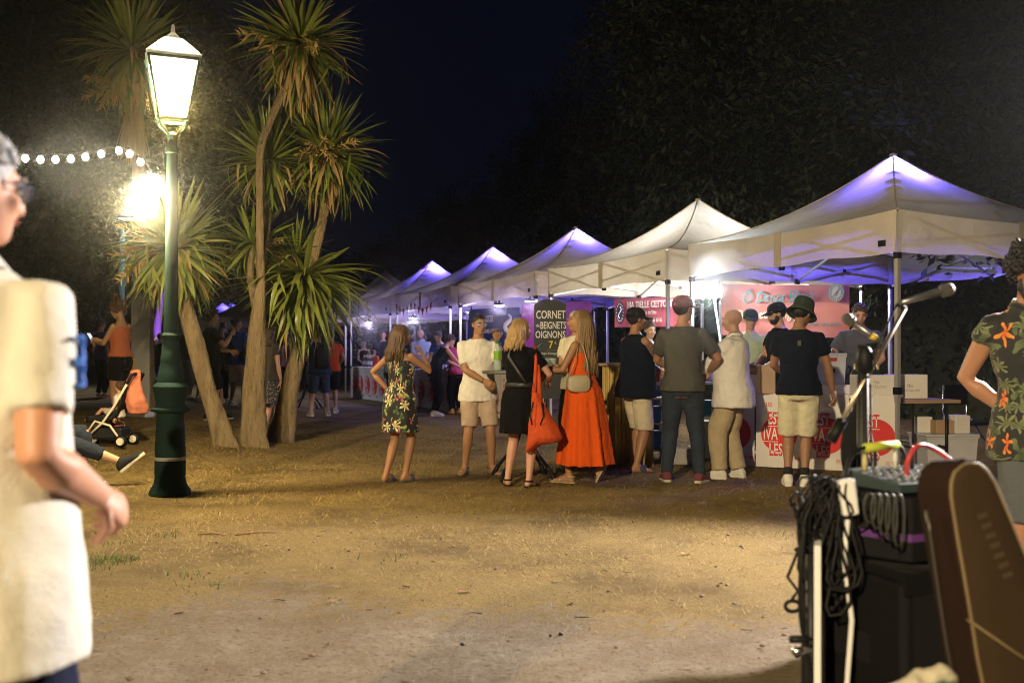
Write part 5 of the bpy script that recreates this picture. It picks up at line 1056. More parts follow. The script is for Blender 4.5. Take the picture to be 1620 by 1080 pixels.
# crates under the side table
crate('large white plastic crate on the ground under the wooden side table', gat(1492, 10.55), (.56, .38, .34), mat('milky_crate', (.50, .50, .53), rough=.4), rz=.1); 
z_ = .365; g_ = gat(1492, 10.6)
for k, (dx, dy, a, b, h, m, lab) in enumerate(((-.20, .05, .16, .14, .17, M_CARD, 'white carton on the big crate, beside the table leg'), (-.04, -.06, .2, .14, .14, M_BROWNCARD, 'brown carton on the big crate, middle'), (.14, -.02, .17, .2, .19, M_CARD, 'open white carton on the big crate, right'))): crate(lab, (g_.x+dx, g_.y+dy, z_), (a, b, h), m, rz=.1*k, cat='carton', lid=False, rim=False)
p = gat(1536, 10.9); t = thing('folding_chair', 'black folding chair behind the wooden side table', 'chair', p, .5); MB().box((0, 0, .45), (.4, .38, .03)).build('seat', M_BLACK, t, smooth=False); MB().box((0, .2, .75), (.4, .02, .22)).build('backrest', M_BLACK, t, smooth=False)
for sx in (-.19, .19): MB().tube([(sx, .26, .0), (sx, .2, .5), (sx, .2, .86)], .013, 8).build('leg', M_CHROME, t); MB().tube([(sx, -.2, 0), (sx, .15, .5)], .013, 8).build('leg', M_CHROME, t)
# fifth counter: bag and small things
p = FR0+U*(STEP*4+1.9)+V*.25; t = thing('paper_bag', 'small orange red bag standing on the fifth counter', 'bag', (p.x, p.y, .86)); q = MB(); q.rings([[Vector((.09*math.cos(a)*k, .05*math.sin(a)*k, z)) for a in (2*PI*i/14 for i in range(14))] for z, k in ((0, 1), (.1, 1.12), (.22, 1), (.28, .7), (.30, .4))]); q.build('bag_body', mat('orange_red', (.55, .07, .03), rough=.6, bump=.6, bscale=20), t)
p = FR0+U*(STEP*4+1.5)+V*.2; t = thing('plate_stack', 'stack of white plates on the fifth counter', 'plates', (p.x, p.y, .86)); [MB().lathe([(.06, .008*i), (.12, .008*i+.014), (.11, .008*i+.016)], 18).build('plate', M_WHITEP, t) for i in range(4)]
for k in range(6):
    p = FR0+U*(STEP*4+2.5+.16*k)+V*(.3+.1*(k % 2)); o = bottle('dark bottle in the cluster standing on the fifth counter', (p.x, p.y, .86)); o['group'] = 'dark bottles on the fifth counter'
for k in range(5):
    p = FR0+U*(STEP*3+.6+.2*k)+V*.3; t = thing('cup', 'white paper cup standing on the fourth counter', 'cup', (p.x, p.y, .86), 0, 'paper cups on the fourth counter'); MB().lathe([(.028, 0), (.038, .11), (.040, .112), (.036, .11), (.027, .006)], 12).build('cup_body', M_WHITEP, t)
# roll-up banner on the left
b0, b1 = gat(208, 15.2), gat(236, 15.0); t = thing('roll_up_banner', 'tall pale roll up banner seen edge on behind the woman with the phone', 'banner', b0, math.atan2(b1.y-b0.y, b1.x-b0.x)); w = (b1-b0).length; zt = at(215, 467, 15.1).z-b0.z; MB().box((w/2, 0, .04), (w+.02, .18, .08)).build('base', M_ALU, t, smooth=False); MB().box((w/2, .0, zt/2+.05), (w, .006, zt-.04)).build('cloth', mat('grey_cloth', (.70, .67, .66), rough=.6, var=.04), t, smooth=False); MB().box((w/2, 0, zt+.04), (w+.01, .03, .03)).build('top_rail', M_ALU, t, smooth=False); MB().bar((w/2, .04, .06), (w/2, .03, zt), .02).build('pole', M_ALU, t, smooth=False)
p = gat(268, 38); t = thing('truss_tower', 'short lattice truss tower far behind the lamp post', 'truss', p); zc_ = at(268, 462, 38).z-p.z
for x in (-.13, .13):
    for y in (-.13, .13): MB().tube([(x, y, 0), (x, y, zc_)], .025, 6).build('chord', M_ALU, t)
q = MB(); 
for i in range(int(zc_/.28)): z = i*.28; s = 1 if i % 2 else -1; [q.tube([(-.13*s, y, z), (.13*s, y, z+.28)], .014, 5) for y in (-.13, .13)]
q.build('lattice', M_ALU, t); lamp('truss_light', 'SPOT', (0, -.4, zc_-.2), 160, (.8, .85, 1), .1, t, target=(0, 0, 2), angle=70)
b = gat(410, 26); t = thing('parasol', 'closed grey parasol standing behind the palm trunks', 'parasol', b); MB().lathe([(.03, 0), (.03, 3.2)], 8).build('pole', M_ALU, t); q = MB(); q.rings([[Vector((r*(1+.18*math.sin(k*4.5))*math.cos(2*PI*k/18), r*(1+.18*math.sin(k*4.5))*math.sin(2*PI*k/18), z)) for k in range(18)] for r, z in ((.16, 1.3), (.19, 1.7), (.13, 2.6), (.05, 3.25), (.01, 3.35))]); q.build('cover', mat('grey_cloth_parasol', (.35, .34, .36), rough=.8), t)
# ------------------------------------------------------------------ the people
TAN, LIGHT, DARK, PINK = (.36, .19, .105), (.46, .27, .18), (.24, .125, .07), (.50, .27, .19)
lily = floral('lily_print', (.010, .010, .014), [(8, 3, .33, (.03, .10, .04), (.10, .17, .06), .31, 1.6), (7.5, 3, .27, (.30, .05, .09), (.55, .28, .18), .73, 1.3), (9, 2, .26, (.36, .34, .10), (.26, .30, .10), .47, 1.5), (5.6, 6, .40, (.45, .42, .12), (.74, .70, .55), .05, 1.15)])
tropic = floral('tropical_print', (.012, .012, .013), [(9.5, 4, .46, (.03, .05, .02), (.12, .15, .07), .2, 1.7), (8.5, 9, .40, (.08, .11, .05), (.22, .24, .11), .61, .8), (9.0, 5, .31, (.60, .08, .02), (.80, .36, .03), .9, 2.0)])
skirt_p = floral('dotted_print', (.02, .02, .03), [(26, 4, .36, (.40, .30, .22), (.30, .20, .18), .3, 1.0)])
K = lambda c, **k: cloth('cloth', c, **k)
WHITE_T, BLACK_T, NAVY = K((.72, .69, .64)), K((.005, .005, .0055)), K((.006, .008, .017))
JEANS = cloth('denim', (.032, .042, .062), var=.4, scale=5, bump=.5, bscale=50)
BRN, BLK, BLOND = (.045, .026, .014), (.012, .009, .007), (.36, .23, .09)

# the girl in the flowered dress, seen from behind
x, y = stand(634, 762)
P_GIRL = person('girl in a black dress printed with lilies, seen from behind, hand at her chin', (x, y), 1.47, 32, TAN, True, hair=('long', (.13, .08, .042), 1.36), dress=dict(top=1.36, hem=.56, flare=.035, waist=1.2, amp=.006, waves=6, mat=lily, straps=1), shoes=('slide', (.10, .10, .11)),
    lh=(-.24, .05, 1.03), le=(-1, -.35, 0), rh=(.11, .26, 1.42), re=(.75, -.2, -.9), lf=(-.13, -.10, .08, -4, 0), rf=(.02, .06, .08, 18, 0), head=(28, -4), lhn=(-1, 0, 0), curl=.7)
# the man in the white tee, facing us and laughing
x, y = stand(757, 750)
P_WT = person('laughing man in a white tee and beige shorts with glasses and a topknot', (x, y), 1.60, 170, TAN, hair=('tied', BLK), top=dict(mat=WHITE_T, hem=.80, sleeve=.78, sr=.018, pad=.022), bottom=dict(mat=K((.50, .38, .29)), len=.88, wide=1.08), shoes=('sandal', (.12, .10, .085)),
    lh=(-.17, .24, 1.45), le=(-.25, .1, -1), rh=(-.02, .25, 1.03), re=(.9, -.5, -.3), lf=(-.145, .02, .08, -22, 0), rf=(.15, -.02, .08, 25, 0), glasses=('clear', (.10, .08, .07)), head=(-12, -8), curl=.75, rhn=(.3, .9, .1), lhn=(0, -1, 0))
def band(lab, P, s, col, nm='wristband'):
    w = P.W[s].lerp(P.E[s], .12); d = (P.E[s]-P.W[s]).normalized()*.012; MB().tube([w-d, w+d], .033, 12).build('wristband', mat('band', col), P.root)
band('', P_WT, -1, (.5, .55, .55))
# the woman in black with the orange tote
x, y = stand(824, 769)
P_BW = person('blonde woman in a belted black dress with her back to us, half turned right', (x, y), 1.515, 22, PINK, True, hair=('long', BLOND, 1.43), dress=dict(top=1.30, hem=.56, flare=.02, waist=1.08, amp=.006, mat=BLACK_T, sleeve=.62, pad=.020), shoes=('sandal', (.02, .018, .016)), fat=1.12,
    lf=(-.15, .0, .08, -30, 0), rf=(.10, -.02, .08, 6, 0), rh=(.22, .26, 1.10), re=(.7, -.7, -.3), lh=(-.02, .30, 1.15), le=(-.4, -.5, -.6), head=(42, 0))
q = MB(); rr = [P_BW.T((.162*math.cos(a), -.004+.128*math.sin(a), 1.065)) for a in np.linspace(0, 2*PI, 33)]; q.tube(rr, .028, 6, flat=.25, up=(0, 0, 1)); q.build('belt', mat('grey_leather', (.022, .022, .025), rough=.45), P_BW.root)
MB().tube([P_BW.H((.0, -.12, 1.70)), P_BW.H((-.05, -.10, 1.70))], [.016, .012], 8).build('hair_clip', mat('dark_clip', (.05, .02, .015), rough=.3), P_BW.root)
# tote: hangs from her right shoulder
sh = P_BW.world(P_BW.S[1]+Vector((.01, 0, .05))); tt = thing('tote_bag', 'orange cloth tote bag hanging from the shoulder of the woman in black', 'bag', sh, R(-25))
q = MB(); o_ = Vector((.07, -.07, 0))
for z, a, b, cx in ((-.46, .055, .03, -.02), (-.52, .085, .05, .0), (-.62, .125, .07, .03), (-.75, .165, .085, .055), (-.84, .19, .085, .07), (-.875, .17, .06, .05), (-.885, .10, .03, .03)): q.rings
rs = []
for z, a, b, cx in ((-.40, .03, .02, -.03), (-.48, .055, .035, -.02), (-.58, .095, .06, .01), (-.70, .145, .08, .035), (-.79, .175, .085, .05), (-.835, .165, .07, .03), (-.85, .10, .04, .0)): rs.append([o_+Vector((cx+a*math.cos(t_)*(1+.06*math.sin(5*t_)), b*math.sin(t_)*(1+.1*math.sin(4*t_)), z+(.10*max(0, -math.cos(t_))*(-1 if z < -.75 else 0)))) for t_ in (2*PI*k/24 for k in range(24))])
q = MB(); q.rings(rs[::-1]); orange = K((.44, .065, .02)); o = soft(q, 'bag_body', orange, tt, .012, 3, fold=.02, fs=.08)
q = MB()
for s in (-1, 1): q.tube([(0, s*.012, .02), (.035, s*.02-.03, -.10), (.05+.02*s, -.06, -.28), (.05+.03*s, -.07, -.48)], [.014, .014, .018, .03], 6, flat=.4)
q.build('strap', orange, tt); q = MB()
for s in (-.03, .05): q.tube([(.07+s, -.125, -.48), (.075+s*1.6, -.16, -.60), (.07+s, -.155, -.68)], .006, 5)
q.build('cord', M_BLACK, tt)
ls = P_BW.world(P_BW.S[-1]+Vector((.04, 0, .06))); cbag = thing('shoulder_strap', 'dark strap crossing the back of the woman in black', 'strap', ls); a_, b_ = P_BW.world(P_BW.T((-.09, -.125, 1.36)))-ls, P_BW.world(P_BW.T((.11, -.145, 1.09)))-ls
MB().tube([Vector((0, 0, .012)), a_*.5+Vector((0, -.05, .0)), a_, a_.lerp(b_, .5)+Vector((0, -.012, 0)), b_], .016, 6, flat=.3, up=(.5, 0, .8)).build('strap_band', mat('grey_leather', (.022, .022, .025), rough=.45), cbag)
# the woman in the orange dress, turned left
x, y = stand(921, 764)
P_OW = person('long haired woman in a strapless long orange dress turned to the left', (x, y), 1.60, -62, TAN, True, hair=('long', (.22, .14, .06), 1.10), dress=dict(top=1.33, hem=.20, flare=.13, waist=1.26, amp=.022, waves=9, mat=K((.70, .10, .012), var=.06), off=-.02), shoes=('sandal', (.42, .34, .22), (.42, .34, .22)),
    lh=(-.20, .36, 1.17), le=(-.5, -.5, -1), rh=(.06, .40, 1.12), re=(.8, -.6, -.6), lf=(-.06, .12, .08, 0, 0), rf=(.07, -.16, .20, 0, -62), head=(-12, 4), curl=.6, rhn=(.6, .3, .9), lhn=(-.6, .2, .9), lean=3)
band('', P_OW, -1, (.05, .04, .035))
bp_ = P_OW.world((-.225, -.06, 1.02)); t = thing('handbag', 'small beige handbag on a thin strap against the orange dress', 'bag', bp_, R(18)); tan = mat('beige_leather', (.46, .40, .28), rough=.4, bump=.2, bscale=60)
q = MB(); rs = []
for k_, yy in ((.9, -.035), (1, -.025), (1, .025), (.9, .035)): rs.append([Vector((.108*k_*math.copysign(abs(math.cos(a))**.55, math.cos(a)), yy, .078*k_*math.copysign(abs(math.sin(a))**.6, math.sin(a))-.0)) for a in (2*PI*i/28 for i in range(28))])
q.rings(rs); q.build('bag_body', tan, t); s0 = P_OW.world(P_OW.S[-1]+Vector((.055, -.01, .048)))-bp_; Ri = Matrix.Rotation(-R(18), 3, 'Z')
q = MB(); q.tube([Vector((-.10, 0, .05)), Ri @ (s0*.55)+Vector((-.05, -.06, 0)), Ri @ s0+Vector((0, -.02, 0))], .005, 5); q.tube([Vector((.10, 0, .05)), Ri @ (s0*.5)+Vector((.05, -.09, 0)), Ri @ (s0*.85)+Vector((.02, -.075, 0)), Ri @ s0+Vector((0, -.01, .005))], .005, 5); q.build('strap', tan, t)
# the man behind them at the table
x, y = stand(912, None, 10.9); person('man in a cream tee standing behind the woman in orange, arms crossed', (x, y), 1.66, -140, TAN, hair=('grey', (.42, .40, .36)), top=dict(mat=K((.62, .56, .44)), sleeve=.7), bottom=dict(mat=BLACK_T, name='trousers', len=1.5), shoes=('sneaker', (.5, .5, .48)), lh=(.06, .22, 1.12), rh=(-.08, .24, 1.10), le=(-.9, -.3, -.5), re=(.9, -.3, -.5), head=(30, 0))
# tattooed man in the cap
x, y = stand(1006, 745)
tat = skin((.30, .155, .085)).copy(); tat.name = 'tattooed_skin'
P_TM = person('stocky man in a sleeveless black top and black cap with a tattooed arm', (x, y), 1.66, 60, (.30, .155, .085), hair=('short', BLK), hat=('cap', (.012, .012, .013)), top=dict(mat=NAVY, hem=.80, sleeve=.0, pad=.026, shoulder=0, flare=.03), bottom=dict(mat=K((.52, .45, .34)), len=1.05, wide=1.25, pad=.02), shoes=('slide', (.06, .06, .07)), fat=1.35,
    lf=(-.13, .06, .08, -10, 0), rf=(.14, -.10, .08, 20, 0), rh=(.16, .40, 1.08), re=(.9, -.8, -.5), lh=(-.06, .40, 1.06), le=(-.9, -.6, -.5), head=(10, -4), beard=None, curl=.6, rhn=(.8, 0, .6))
bdy = [c for c in P_TM.root.children if c.name.startswith('body')][0]; bdy.data.materials[0] = tat
N, L = nodes(tat); B = N['Principled BSDF']; old = B.inputs['Base Color'].links[0].from_socket; tco = N.new('ShaderNodeTexCoord').outputs['Object']; e_ = P_TM.S[1].lerp(P_TM.E[1], .5)
ds = N.new('ShaderNodeVectorMath'); ds.operation = 'DISTANCE'; ds.inputs[1].default_value = e_; L.new(tco, ds.inputs[0]); zone = ramp(N, L, ds.outputs['Value'], [(.10, (1, 1, 1)), (.15, (0, 0, 0))])
vz = N.new('ShaderNodeTexVoronoi'); vz.inputs['Scale'].default_value = 26; vz.feature = 'DISTANCE_TO_EDGE'; L.new(tco, vz.inputs[0]); ink = ramp(N, L, vz.outputs['Distance'], [(.05, (.85, .85, .85)), (.22, (.15, .15, .15))])
L.new(mixc(N, L, mixc(N, L, 1.0, zone, ink, 'MULTIPLY'), old, (.05, .045, .05)), B.inputs['Base Color'])
q = MB(); q.rings([[P_TM.T((.08*math.cos(a), -.01+.075*math.sin(a)+(.05 if math.sin(a) > 0 else 0)*math.sin(a), 1.47-.09*max(0, math.sin(a))+dz)) for a in (2*PI*i/24 for i in range(24))] for dz in (0, .004)], cap=False); q.build('necklace', M_CHROME, P_TM.root)
# man in the grey tee and red cap
x, y = stand(1080, 762)
P_GT = person('tall man in a grey tee, jeans and dark red cap with his back to us', (x, y), 1.73, 12, TAN, hair=('short', (.03, .02, .015)), hat=('cap', (.16, .03, .035)), top=dict(mat=K((.075, .072, .066)), hem=.86, sleeve=.72, pad=.016), bottom=dict(mat=JEANS, name='trousers', len=2.0, wide=.98), shoes=('sneaker', (.16, .05, .06), (.6, .58, .52)),
    lf=(-.15, -.02, .08, -14, 0), rf=(.16, -.04, .08, 18, 0), lh=(-.10, .30, 1.07), le=(-1, -.5, -.4), rh=(.24, .26, 1.05), re=(1, -.6, -.4), head=(40, 0))
# bald man in the white shirt
x, y = stand(1160, 757)
P_BM = person('bald man in a loose white shirt and beige trousers turned to the left', (x, y), 1.63, -58, TAN, top=dict(mat=K((.70, .68, .66)), hem=.74, sleeve=1.62, sr=.030, pad=.034, flare=.035, collar=1, fold=.020), bottom=dict(mat=K((.42, .34, .22)), name='trousers', len=1.96, wide=1.35, pad=.02), shoes=('sneaker', (.64, .62, .58), (.66, .64, .6)), fat=1.35,
    lf=(-.12, .10, .08, -12, 0), rf=(.12, -.02, .08, 14, 0), lh=(-.08, .40, 1.10), le=(-.7, -.5, -.7), rh=(.10, .42, 1.12), re=(.9, -.6, -.6), head=(-8, -4))
q = MB(); 
for s in (-1, 1): q.tube([P_BM.T((.02+.025*math.cos(a), .185, 1.26+s*.024+.02*math.sin(a))) for a in np.linspace(0, 2*PI, 13)], .003, 5)
q.build('sunglasses', M_BLACK, P_BM.root)
# bucket hat man
x, y = stand(1264, 768)
P_BK = person('man in a dark tee, cream shorts and green bucket hat with his back to us', (x, y), 1.69, 14, (.27, .145, .085), hair=('short', BLK), hat=('bucket', (.035, .05, .04)), top=dict(mat=NAVY, hem=.86, sleeve=.60, pad=.017), bottom=dict(mat=K((.56, .52, .38)), len=.98, wide=1.2, pad=.018), shoes=('sneaker', (.66, .64, .6), (.68, .66, .62)),
    lf=(-.10, -.02, .08, -4, 0), rf=(.05, -.03, .08, 14, 0), rh=(.32, .14, .86), re=(.6, -.8, 0), lh=(-.1, .34, 1.05), le=(-.8, -.5, -.6), head=(35, -26), lean=7, curl=.9)
q = MB()
for s in (-1, 1): a = P_BK.AN[s]; q.tube([a+Vector((0, 0, .02)), a+(P_BK.KN[s]-a).normalized()*.09], [.042, .042], 12)
q.build('sock', mat('black_sock', (.012, .012, .013), rough=.9), P_BK.root)
MB().box(P_BK.T((0, -.150, 1.33)), (.03, .004, .05)).build('back_print', mat('grey_print2', (.06, .055, .05)), P_BK.root, smooth=False)
# vendors of the nearest stall
x, y = stand(1186, None, 11.9); person('vendor in a pale green tee, apron and dark cap behind the bald man', (x, y), 1.72, 205, LIGHT, hair=('short', BRN), hat=('cap', (.02, .04, .045)), top=dict(mat=K((.34, .42, .33)), sleeve=.7), bottom=dict(mat=K((.12, .02, .03)), name='trousers', len=1.9, waist=1.12), lh=(-.16, .30, 1.10), rh=(.06, .34, 1.08), head=(-25, -10))
x, y = stand(1232, None, 11.5); person('bearded vendor in a black cap and black tee looking left behind the counter', (x, y), 1.78, -100, LIGHT, hair=('short', BLK), hat=('cap', (.012, .012, .014)), top=dict(mat=BLACK_T, sleeve=.6), bottom=dict(mat=BLACK_T, name='trousers', len=1.9), lh=(-.18, .28, 1.02), rh=(.0, .3, 1.0), head=(6, -14), beard=BLK)
x, y = stand(1362, None, 11.1); P_V3 = person('vendor with short hair and a grey tee leaning over the wine cartons', (x, y), 1.76, -148, PINK, hair=('short', (.06, .04, .03)), top=dict(mat=K((.08, .085, .12)), sleeve=.62), bottom=dict(mat=NAVY, name='trousers', len=1.9), lh=(-.10, .30, 1.02), rh=(.23, .28, .98), le=(-.9, -.4, -.5), re=(.9, -.5, -.5), head=(-18, -20), lean=8)
hb = P_V3.world(P_V3.W[1]); bottle('dark wine bottle held in the hand of the vendor in the grey tee', (hb.x+.02, hb.y-.06, zc+.002))
x, y = stand(1027, None, 13.2); person('vendor woman half hidden behind the tattooed man, apron strings at her neck', (x, y), 1.62, 190, LIGHT, True, hair=('bun', BRN), top=dict(mat=K((.5, .5, .5)), sleeve=.5), bottom=dict(mat=NAVY, name='trousers', len=1.9), features=True, head=(-30, -10))
# people at the farther counters
x, y = stand(576, None, 29.5); person('vendor woman in a black tank top and glasses behind the sixth counter', (x, y), 1.62, 165, LIGHT, True, vox=.017, hair=('bun', BLK), top=dict(mat=BLACK_T, sleeve=0, neck=1.40, shoulder=0), bottom=dict(mat=BLACK_T, name='trousers', len=1.9), glasses=('clear', (.05, .05, .05)), lh=(-.1, .3, 1.05), rh=(.12, .3, 1.05), head=(25, -8))
x, y = stand(606, None, 27.2); person('tall vendor in a dark tee in the shade of the fifth tent', (x, y), 1.84, 170, LIGHT, vox=.018, hair=('short', BLK), top=dict(mat=NAVY), bottom=dict(mat=NAVY, name='trousers', len=1.9), features=False)
x, y = stand(666, None, 23.8); person('bald vendor in a striped shirt and dark apron behind the fourth counter', (x, y), 1.80, 178, LIGHT, vox=.016, top=dict(mat=K((.30, .36, .48)), sleeve=.9, collar=1), bottom=dict(mat=NAVY, name='trousers', len=1.9, waist=1.2), beard=(.10, .07, .05), head=(10, -18), lh=(-.1, .3, 1.0), rh=(.1, .3, 1.0))
x, y = stand(621, None, 22.4); person('woman with sunglasses in her dark hair and a pale tee at the fifth counter', (x, y), 1.62, 20, TAN, True, vox=.016, hair=('tied', BLK), top=dict(mat=K((.66, .72, .74)), sleeve=.8, pad=.03), bottom=dict(mat=BLACK_T, name='trousers', len=1.9), glasses=('up', (.02, .02, .02)), features=False)
x, y = stand(688, 658); person('woman in a sleeveless black jumpsuit and white sneakers bending over the fourth counter', (x, y), 1.66, 62, PINK, True, vox=.015, hair=('short', (.05, .03, .025)), top=dict(mat=BLACK_T, sleeve=0, neck=1.42, shoulder=0, pad=.02), bottom=dict(mat=BLACK_T, name='trousers', len=1.9, wide=1.15), shoes=('sneaker', (.62, .6, .58)), lean=30, rh=(.12, .62, 1.0), lh=(-.1, .60, 1.0), head=(0, -30), features=False, lf=(-.1, .03, .08, -5, 0), rf=(.1, -.05, .08, 8, 0))
x, y = stand(722, None, 20.0); person('red curly haired woman in a pink top bending at the fourth counter', (x, y), 1.60, -40, LIGHT, True, vox=.016, hair=('curly', (.16, .05, .03), 1.2), top=dict(mat=K((.42, .05, .14)), sleeve=.3), bottom=dict(mat=NAVY, name='trousers', len=1.9), lean=20, rh=(.1, .5, 1.0), lh=(-.1, .5, 1.0), head=(0, -25), features=False)
x, y = stand(701, None, 22.6); person('vendor in a blue lettered tee bending forward behind the fourth counter', (x, y), 1.76, 200, LIGHT, vox=.016, hair=('short', BRN), top=dict(mat=K((.03, .07, .22))), bottom=dict(mat=NAVY, name='trousers', len=1.9), lean=24, rh=(.1, .5, 1.0), lh=(-.1, .5, 1.0), head=(0, -25), features=False)
# the group by the palms
x, y = stand(335, 664); P_CT = person('curly haired teenager in a black tee and black shorts by the leaning trunk', (x, y), 1.72, 62, TAN, vox=.014, hair=('curly', (.10, .06, .03), 1.28), top=dict(mat=BLACK_T, hem=.80, sleeve=.62), bottom=dict(mat=BLACK_T, len=.95, wide=1.2), shoes=('sneaker', (.014, .014, .015), (.3, .3, .3)), rh=(.12, .28, 1.36), re=(.5, -.4, -1), lh=(-.05, .3, 1.1), lf=(-.1, .16, .08, 0, 0), rf=(.1, -.08, .08, 10, 0), features=True)
x, y = stand(374, 642); P_BL = person('man in a bright blue tee and white shorts with a bag strap across his back', (x, y), 1.78, 18, TAN, vox=.015, hair=('short', BRN), top=dict(mat=K((.018, .075, .36)), hem=.82, sleeve=.6), bottom=dict(mat=K((.62, .59, .52)), len=.95, wide=1.2), shoes=('sneaker', (.64, .62, .58)), head=(40, 0), lf=(-.13, 0, .08, -8, 0), rf=(.14, 0, .08, 10, 0))
w0 = P_BL.world((0, 0, 1.2)); t = thing('sling_bag', 'black sling bag on the back of the man in the blue tee', 'bag', w0); rel = lambda p: P_BL.world(P_BL.T(p))-w0
MB().tube([rel((-.13, .02, 1.475)), rel((-.10, -.125, 1.36)), rel((.03, -.152, 1.18)), rel((.15, -.11, 1.02))], .02, 6, flat=.3, up=(.7, 0, .7)).build('strap', M_BLACK, t); MB().ell(rel((.185, -.03, .98)), (.06, .11, .14), 12, 8).build('bag_body', M_BLACK, t)
x, y = stand(351, None, 20.5); person('woman facing us between the teenager and the man in blue', (x, y), 1.60, 180, TAN, True, vox=.017, hair=('bun', BRN), top=dict(mat=K((.10, .06, .05)), sleeve=.4), bottom=dict(mat=BLACK_T, name='trousers', len=1.9))
x, y = stand(397, 640); person('person in a pale tee and khaki trousers behind the middle palm trunk', (x, y), 1.66, 20, TAN, vox=.016, hair=('short', BRN), top=dict(mat=K((.58, .52, .44))), bottom=dict(mat=K((.22, .18, .12)), name='trousers', len=1.95), shoes=('sneaker', (.4, .35, .3)), features=False)
x, y = stand(426, 690); person('woman in a patterned dark skirt standing between the palm trunks', (x, y), 1.58, 30, PINK, True, vox=.014, hair=('long', BRN, 1.4), top=dict(mat=K((.05, .045, .04)), sleeve=.5), bottom=dict(mat=skirt_p, name='skirt', len=.50, flare=.06), shoes=('sandal', (.3, .18, .1)), features=False)
x, y = stand(506, 658); P_BP = person('man in a dark blue tee and denim shorts leaning on the standing table', (x, y), 1.70, -24, LIGHT, vox=.014, hair=('short', BRN), top=dict(mat=K((.02, .045, .10)), hem=.84, pad=.03), bottom=dict(mat=K((.045, .07, .13)), len=1.02, wide=1.15), shoes=('sneaker', (.4, .33, .24)), lean=18, rh=(.15, .5, 1.08), lh=(-.12, .5, 1.08), lf=(-.17, 0, .08, -8, 0), rf=(.17, 0, .08, 14, 0), features=False, fat=1.2)
w0 = P_BP.world(P_BP.T((0, -.18, 1.15))); t = thing('backpack', 'black backpack worn by the man in the dark blue tee', 'bag', w0, R(24)); q = MB(); q.rings([[Vector((.15*k_*math.copysign(abs(math.cos(a))**.6, math.cos(a)), -.06+.085*k_*math.sin(a), z)) for a in (2*PI*i/20 for i in range(20))] for z, k_ in ((-.24, .7), (-.20, 1), (.05, 1), (.18, .9), (.24, .5))]); soft(q, 'bag_body', M_BLACK, t, .014, 3, fold=.012); MB().box((0, -.145, -.10), (.20, .03, .16)).build('pocket', M_BLACK, t, smooth=False)
x, y = stand(523, None, 20.3); P_OT = person('man in an orange tee with a white print behind the dark blue tee', (x, y), 1.72, -10, LIGHT, vox=.016, hair=('short', BRN), top=dict(mat=K((.60, .075, .012))), bottom=dict(mat=NAVY, len=.95), features=False, lean=14, rh=(.2, .4, 1.05), shoes=('sneaker', (.4, .4, .4)))
q = MB(); c_ = P_OT.T((-.04, -.150, 1.30)); q.ell(c_, (.055, .012, .055), 14, 6); q.build('white_print', M_WHITE, P_OT.root)
# far left
x, y = stand(190, 676); P_PH = person('woman with a curly bun in a terracotta top and black shorts looking at her phone', (x, y), 1.66, -72, TAN, True, vox=.014, hair=('curly', (.11, .055, .025), 1.12), top=dict(mat=K((.36, .10, .05)), sleeve=0, neck=1.38, shoulder=0, hem=.98), bottom=dict(mat=BLACK_T, len=.55, waist=1.05), shoes=('sandal', (.2, .12, .06)), rh=(.06, .36, 1.20), lh=(-.06, .36, 1.18), re=(.6, -.5, -.9), le=(-.6, -.5, -.9), head=(0, -24), rf=(.08, .10, .08, 0, 0), lf=(-.08, -.08, .08, 0, 0), curl=.8)
q = MB(); rr = random.Random(4)
for _ in range(70): q.ell(P_PH.H((rr.gauss(0, .035), -.04+rr.gauss(0, .035), 1.80+rr.gauss(0, .03))), .016, 6, 4)
q.build('hair_bun', hairm((.11, .055, .025)), P_PH.root); MB().tube([P_PH.H((.082+.0*a, -.005+.022*math.cos(a), 1.592+.022*math.sin(a))) for a in np.linspace(0, 2*PI, 13)], .003, 5).build('earring', mat('gold', (.7, .5, .15), rough=.25, metal=1), P_PH.root)
pw = P_PH.world((0, .50, 1.25)); t = thing('phone', 'mobile phone in the hands of the woman with the bun', 'phone', pw, R(72)); Mx = Matrix.Rotation(R(-35), 3, 'X'); bevel(MB().box((0, 0, 0), (.075, .009, .15), Mx).build('phone_body', M_BLACK, t, smooth=False), .004); MB().box(Mx @ Vector((0, -.006, 0)), (.066, .001, .135), Mx).build('screen', emit('screen', (.75, .85, 1), 1.2), t, smooth=False)
bw = P_PH.world((.19, .04, .90)); t = thing('hip_bag', 'mustard yellow bag hanging at the hip of the woman with the phone', 'bag', bw, R(-15)); bevel(MB().box((0, 0, -.06), (.22, .07, .26)).build('bag_body', K((.36, .21, .04)), t, smooth=False), .02, 3); MB().tube([(-.1, 0, .07), (-.05, .02, .3), (.02, .03, .52)], .008, 5).build('strap', K((.36, .21, .04)), t)
x, y = stand(254, 626); person('boy in a black tee and blue shorts with yellow hems, back to us, far left', (x, y), 1.42, 10, LIGHT, vox=.017, hair=('short', BLK), top=dict(mat=BLACK_T, hem=.84), bottom=dict(mat=K((.02, .06, .28)), len=.9), shoes=('sneaker', (.05, .05, .05)), features=False)
x, y = stand(233, None, 25.5); person('woman in a dark dress lit violet, left of the boy', (x, y), 1.66, 120, LIGHT, True, vox=.018, hair=('long', (.12, .08, .06), 1.45), dress=dict(mat=K((.06, .04, .10)), hem=.5, top=1.34), features=False, rh=(.05, .3, 1.35))
x, y = stand(291, 630); person('person in grey green trousers standing half behind the lamp post', (x, y), 1.68, 10, LIGHT, vox=.017, hair=('tied', BRN), top=dict(mat=K((.05, .045, .03))), bottom=dict(mat=K((.16, .17, .12)), name='trousers', len=1.98, wide=1.3), features=False)
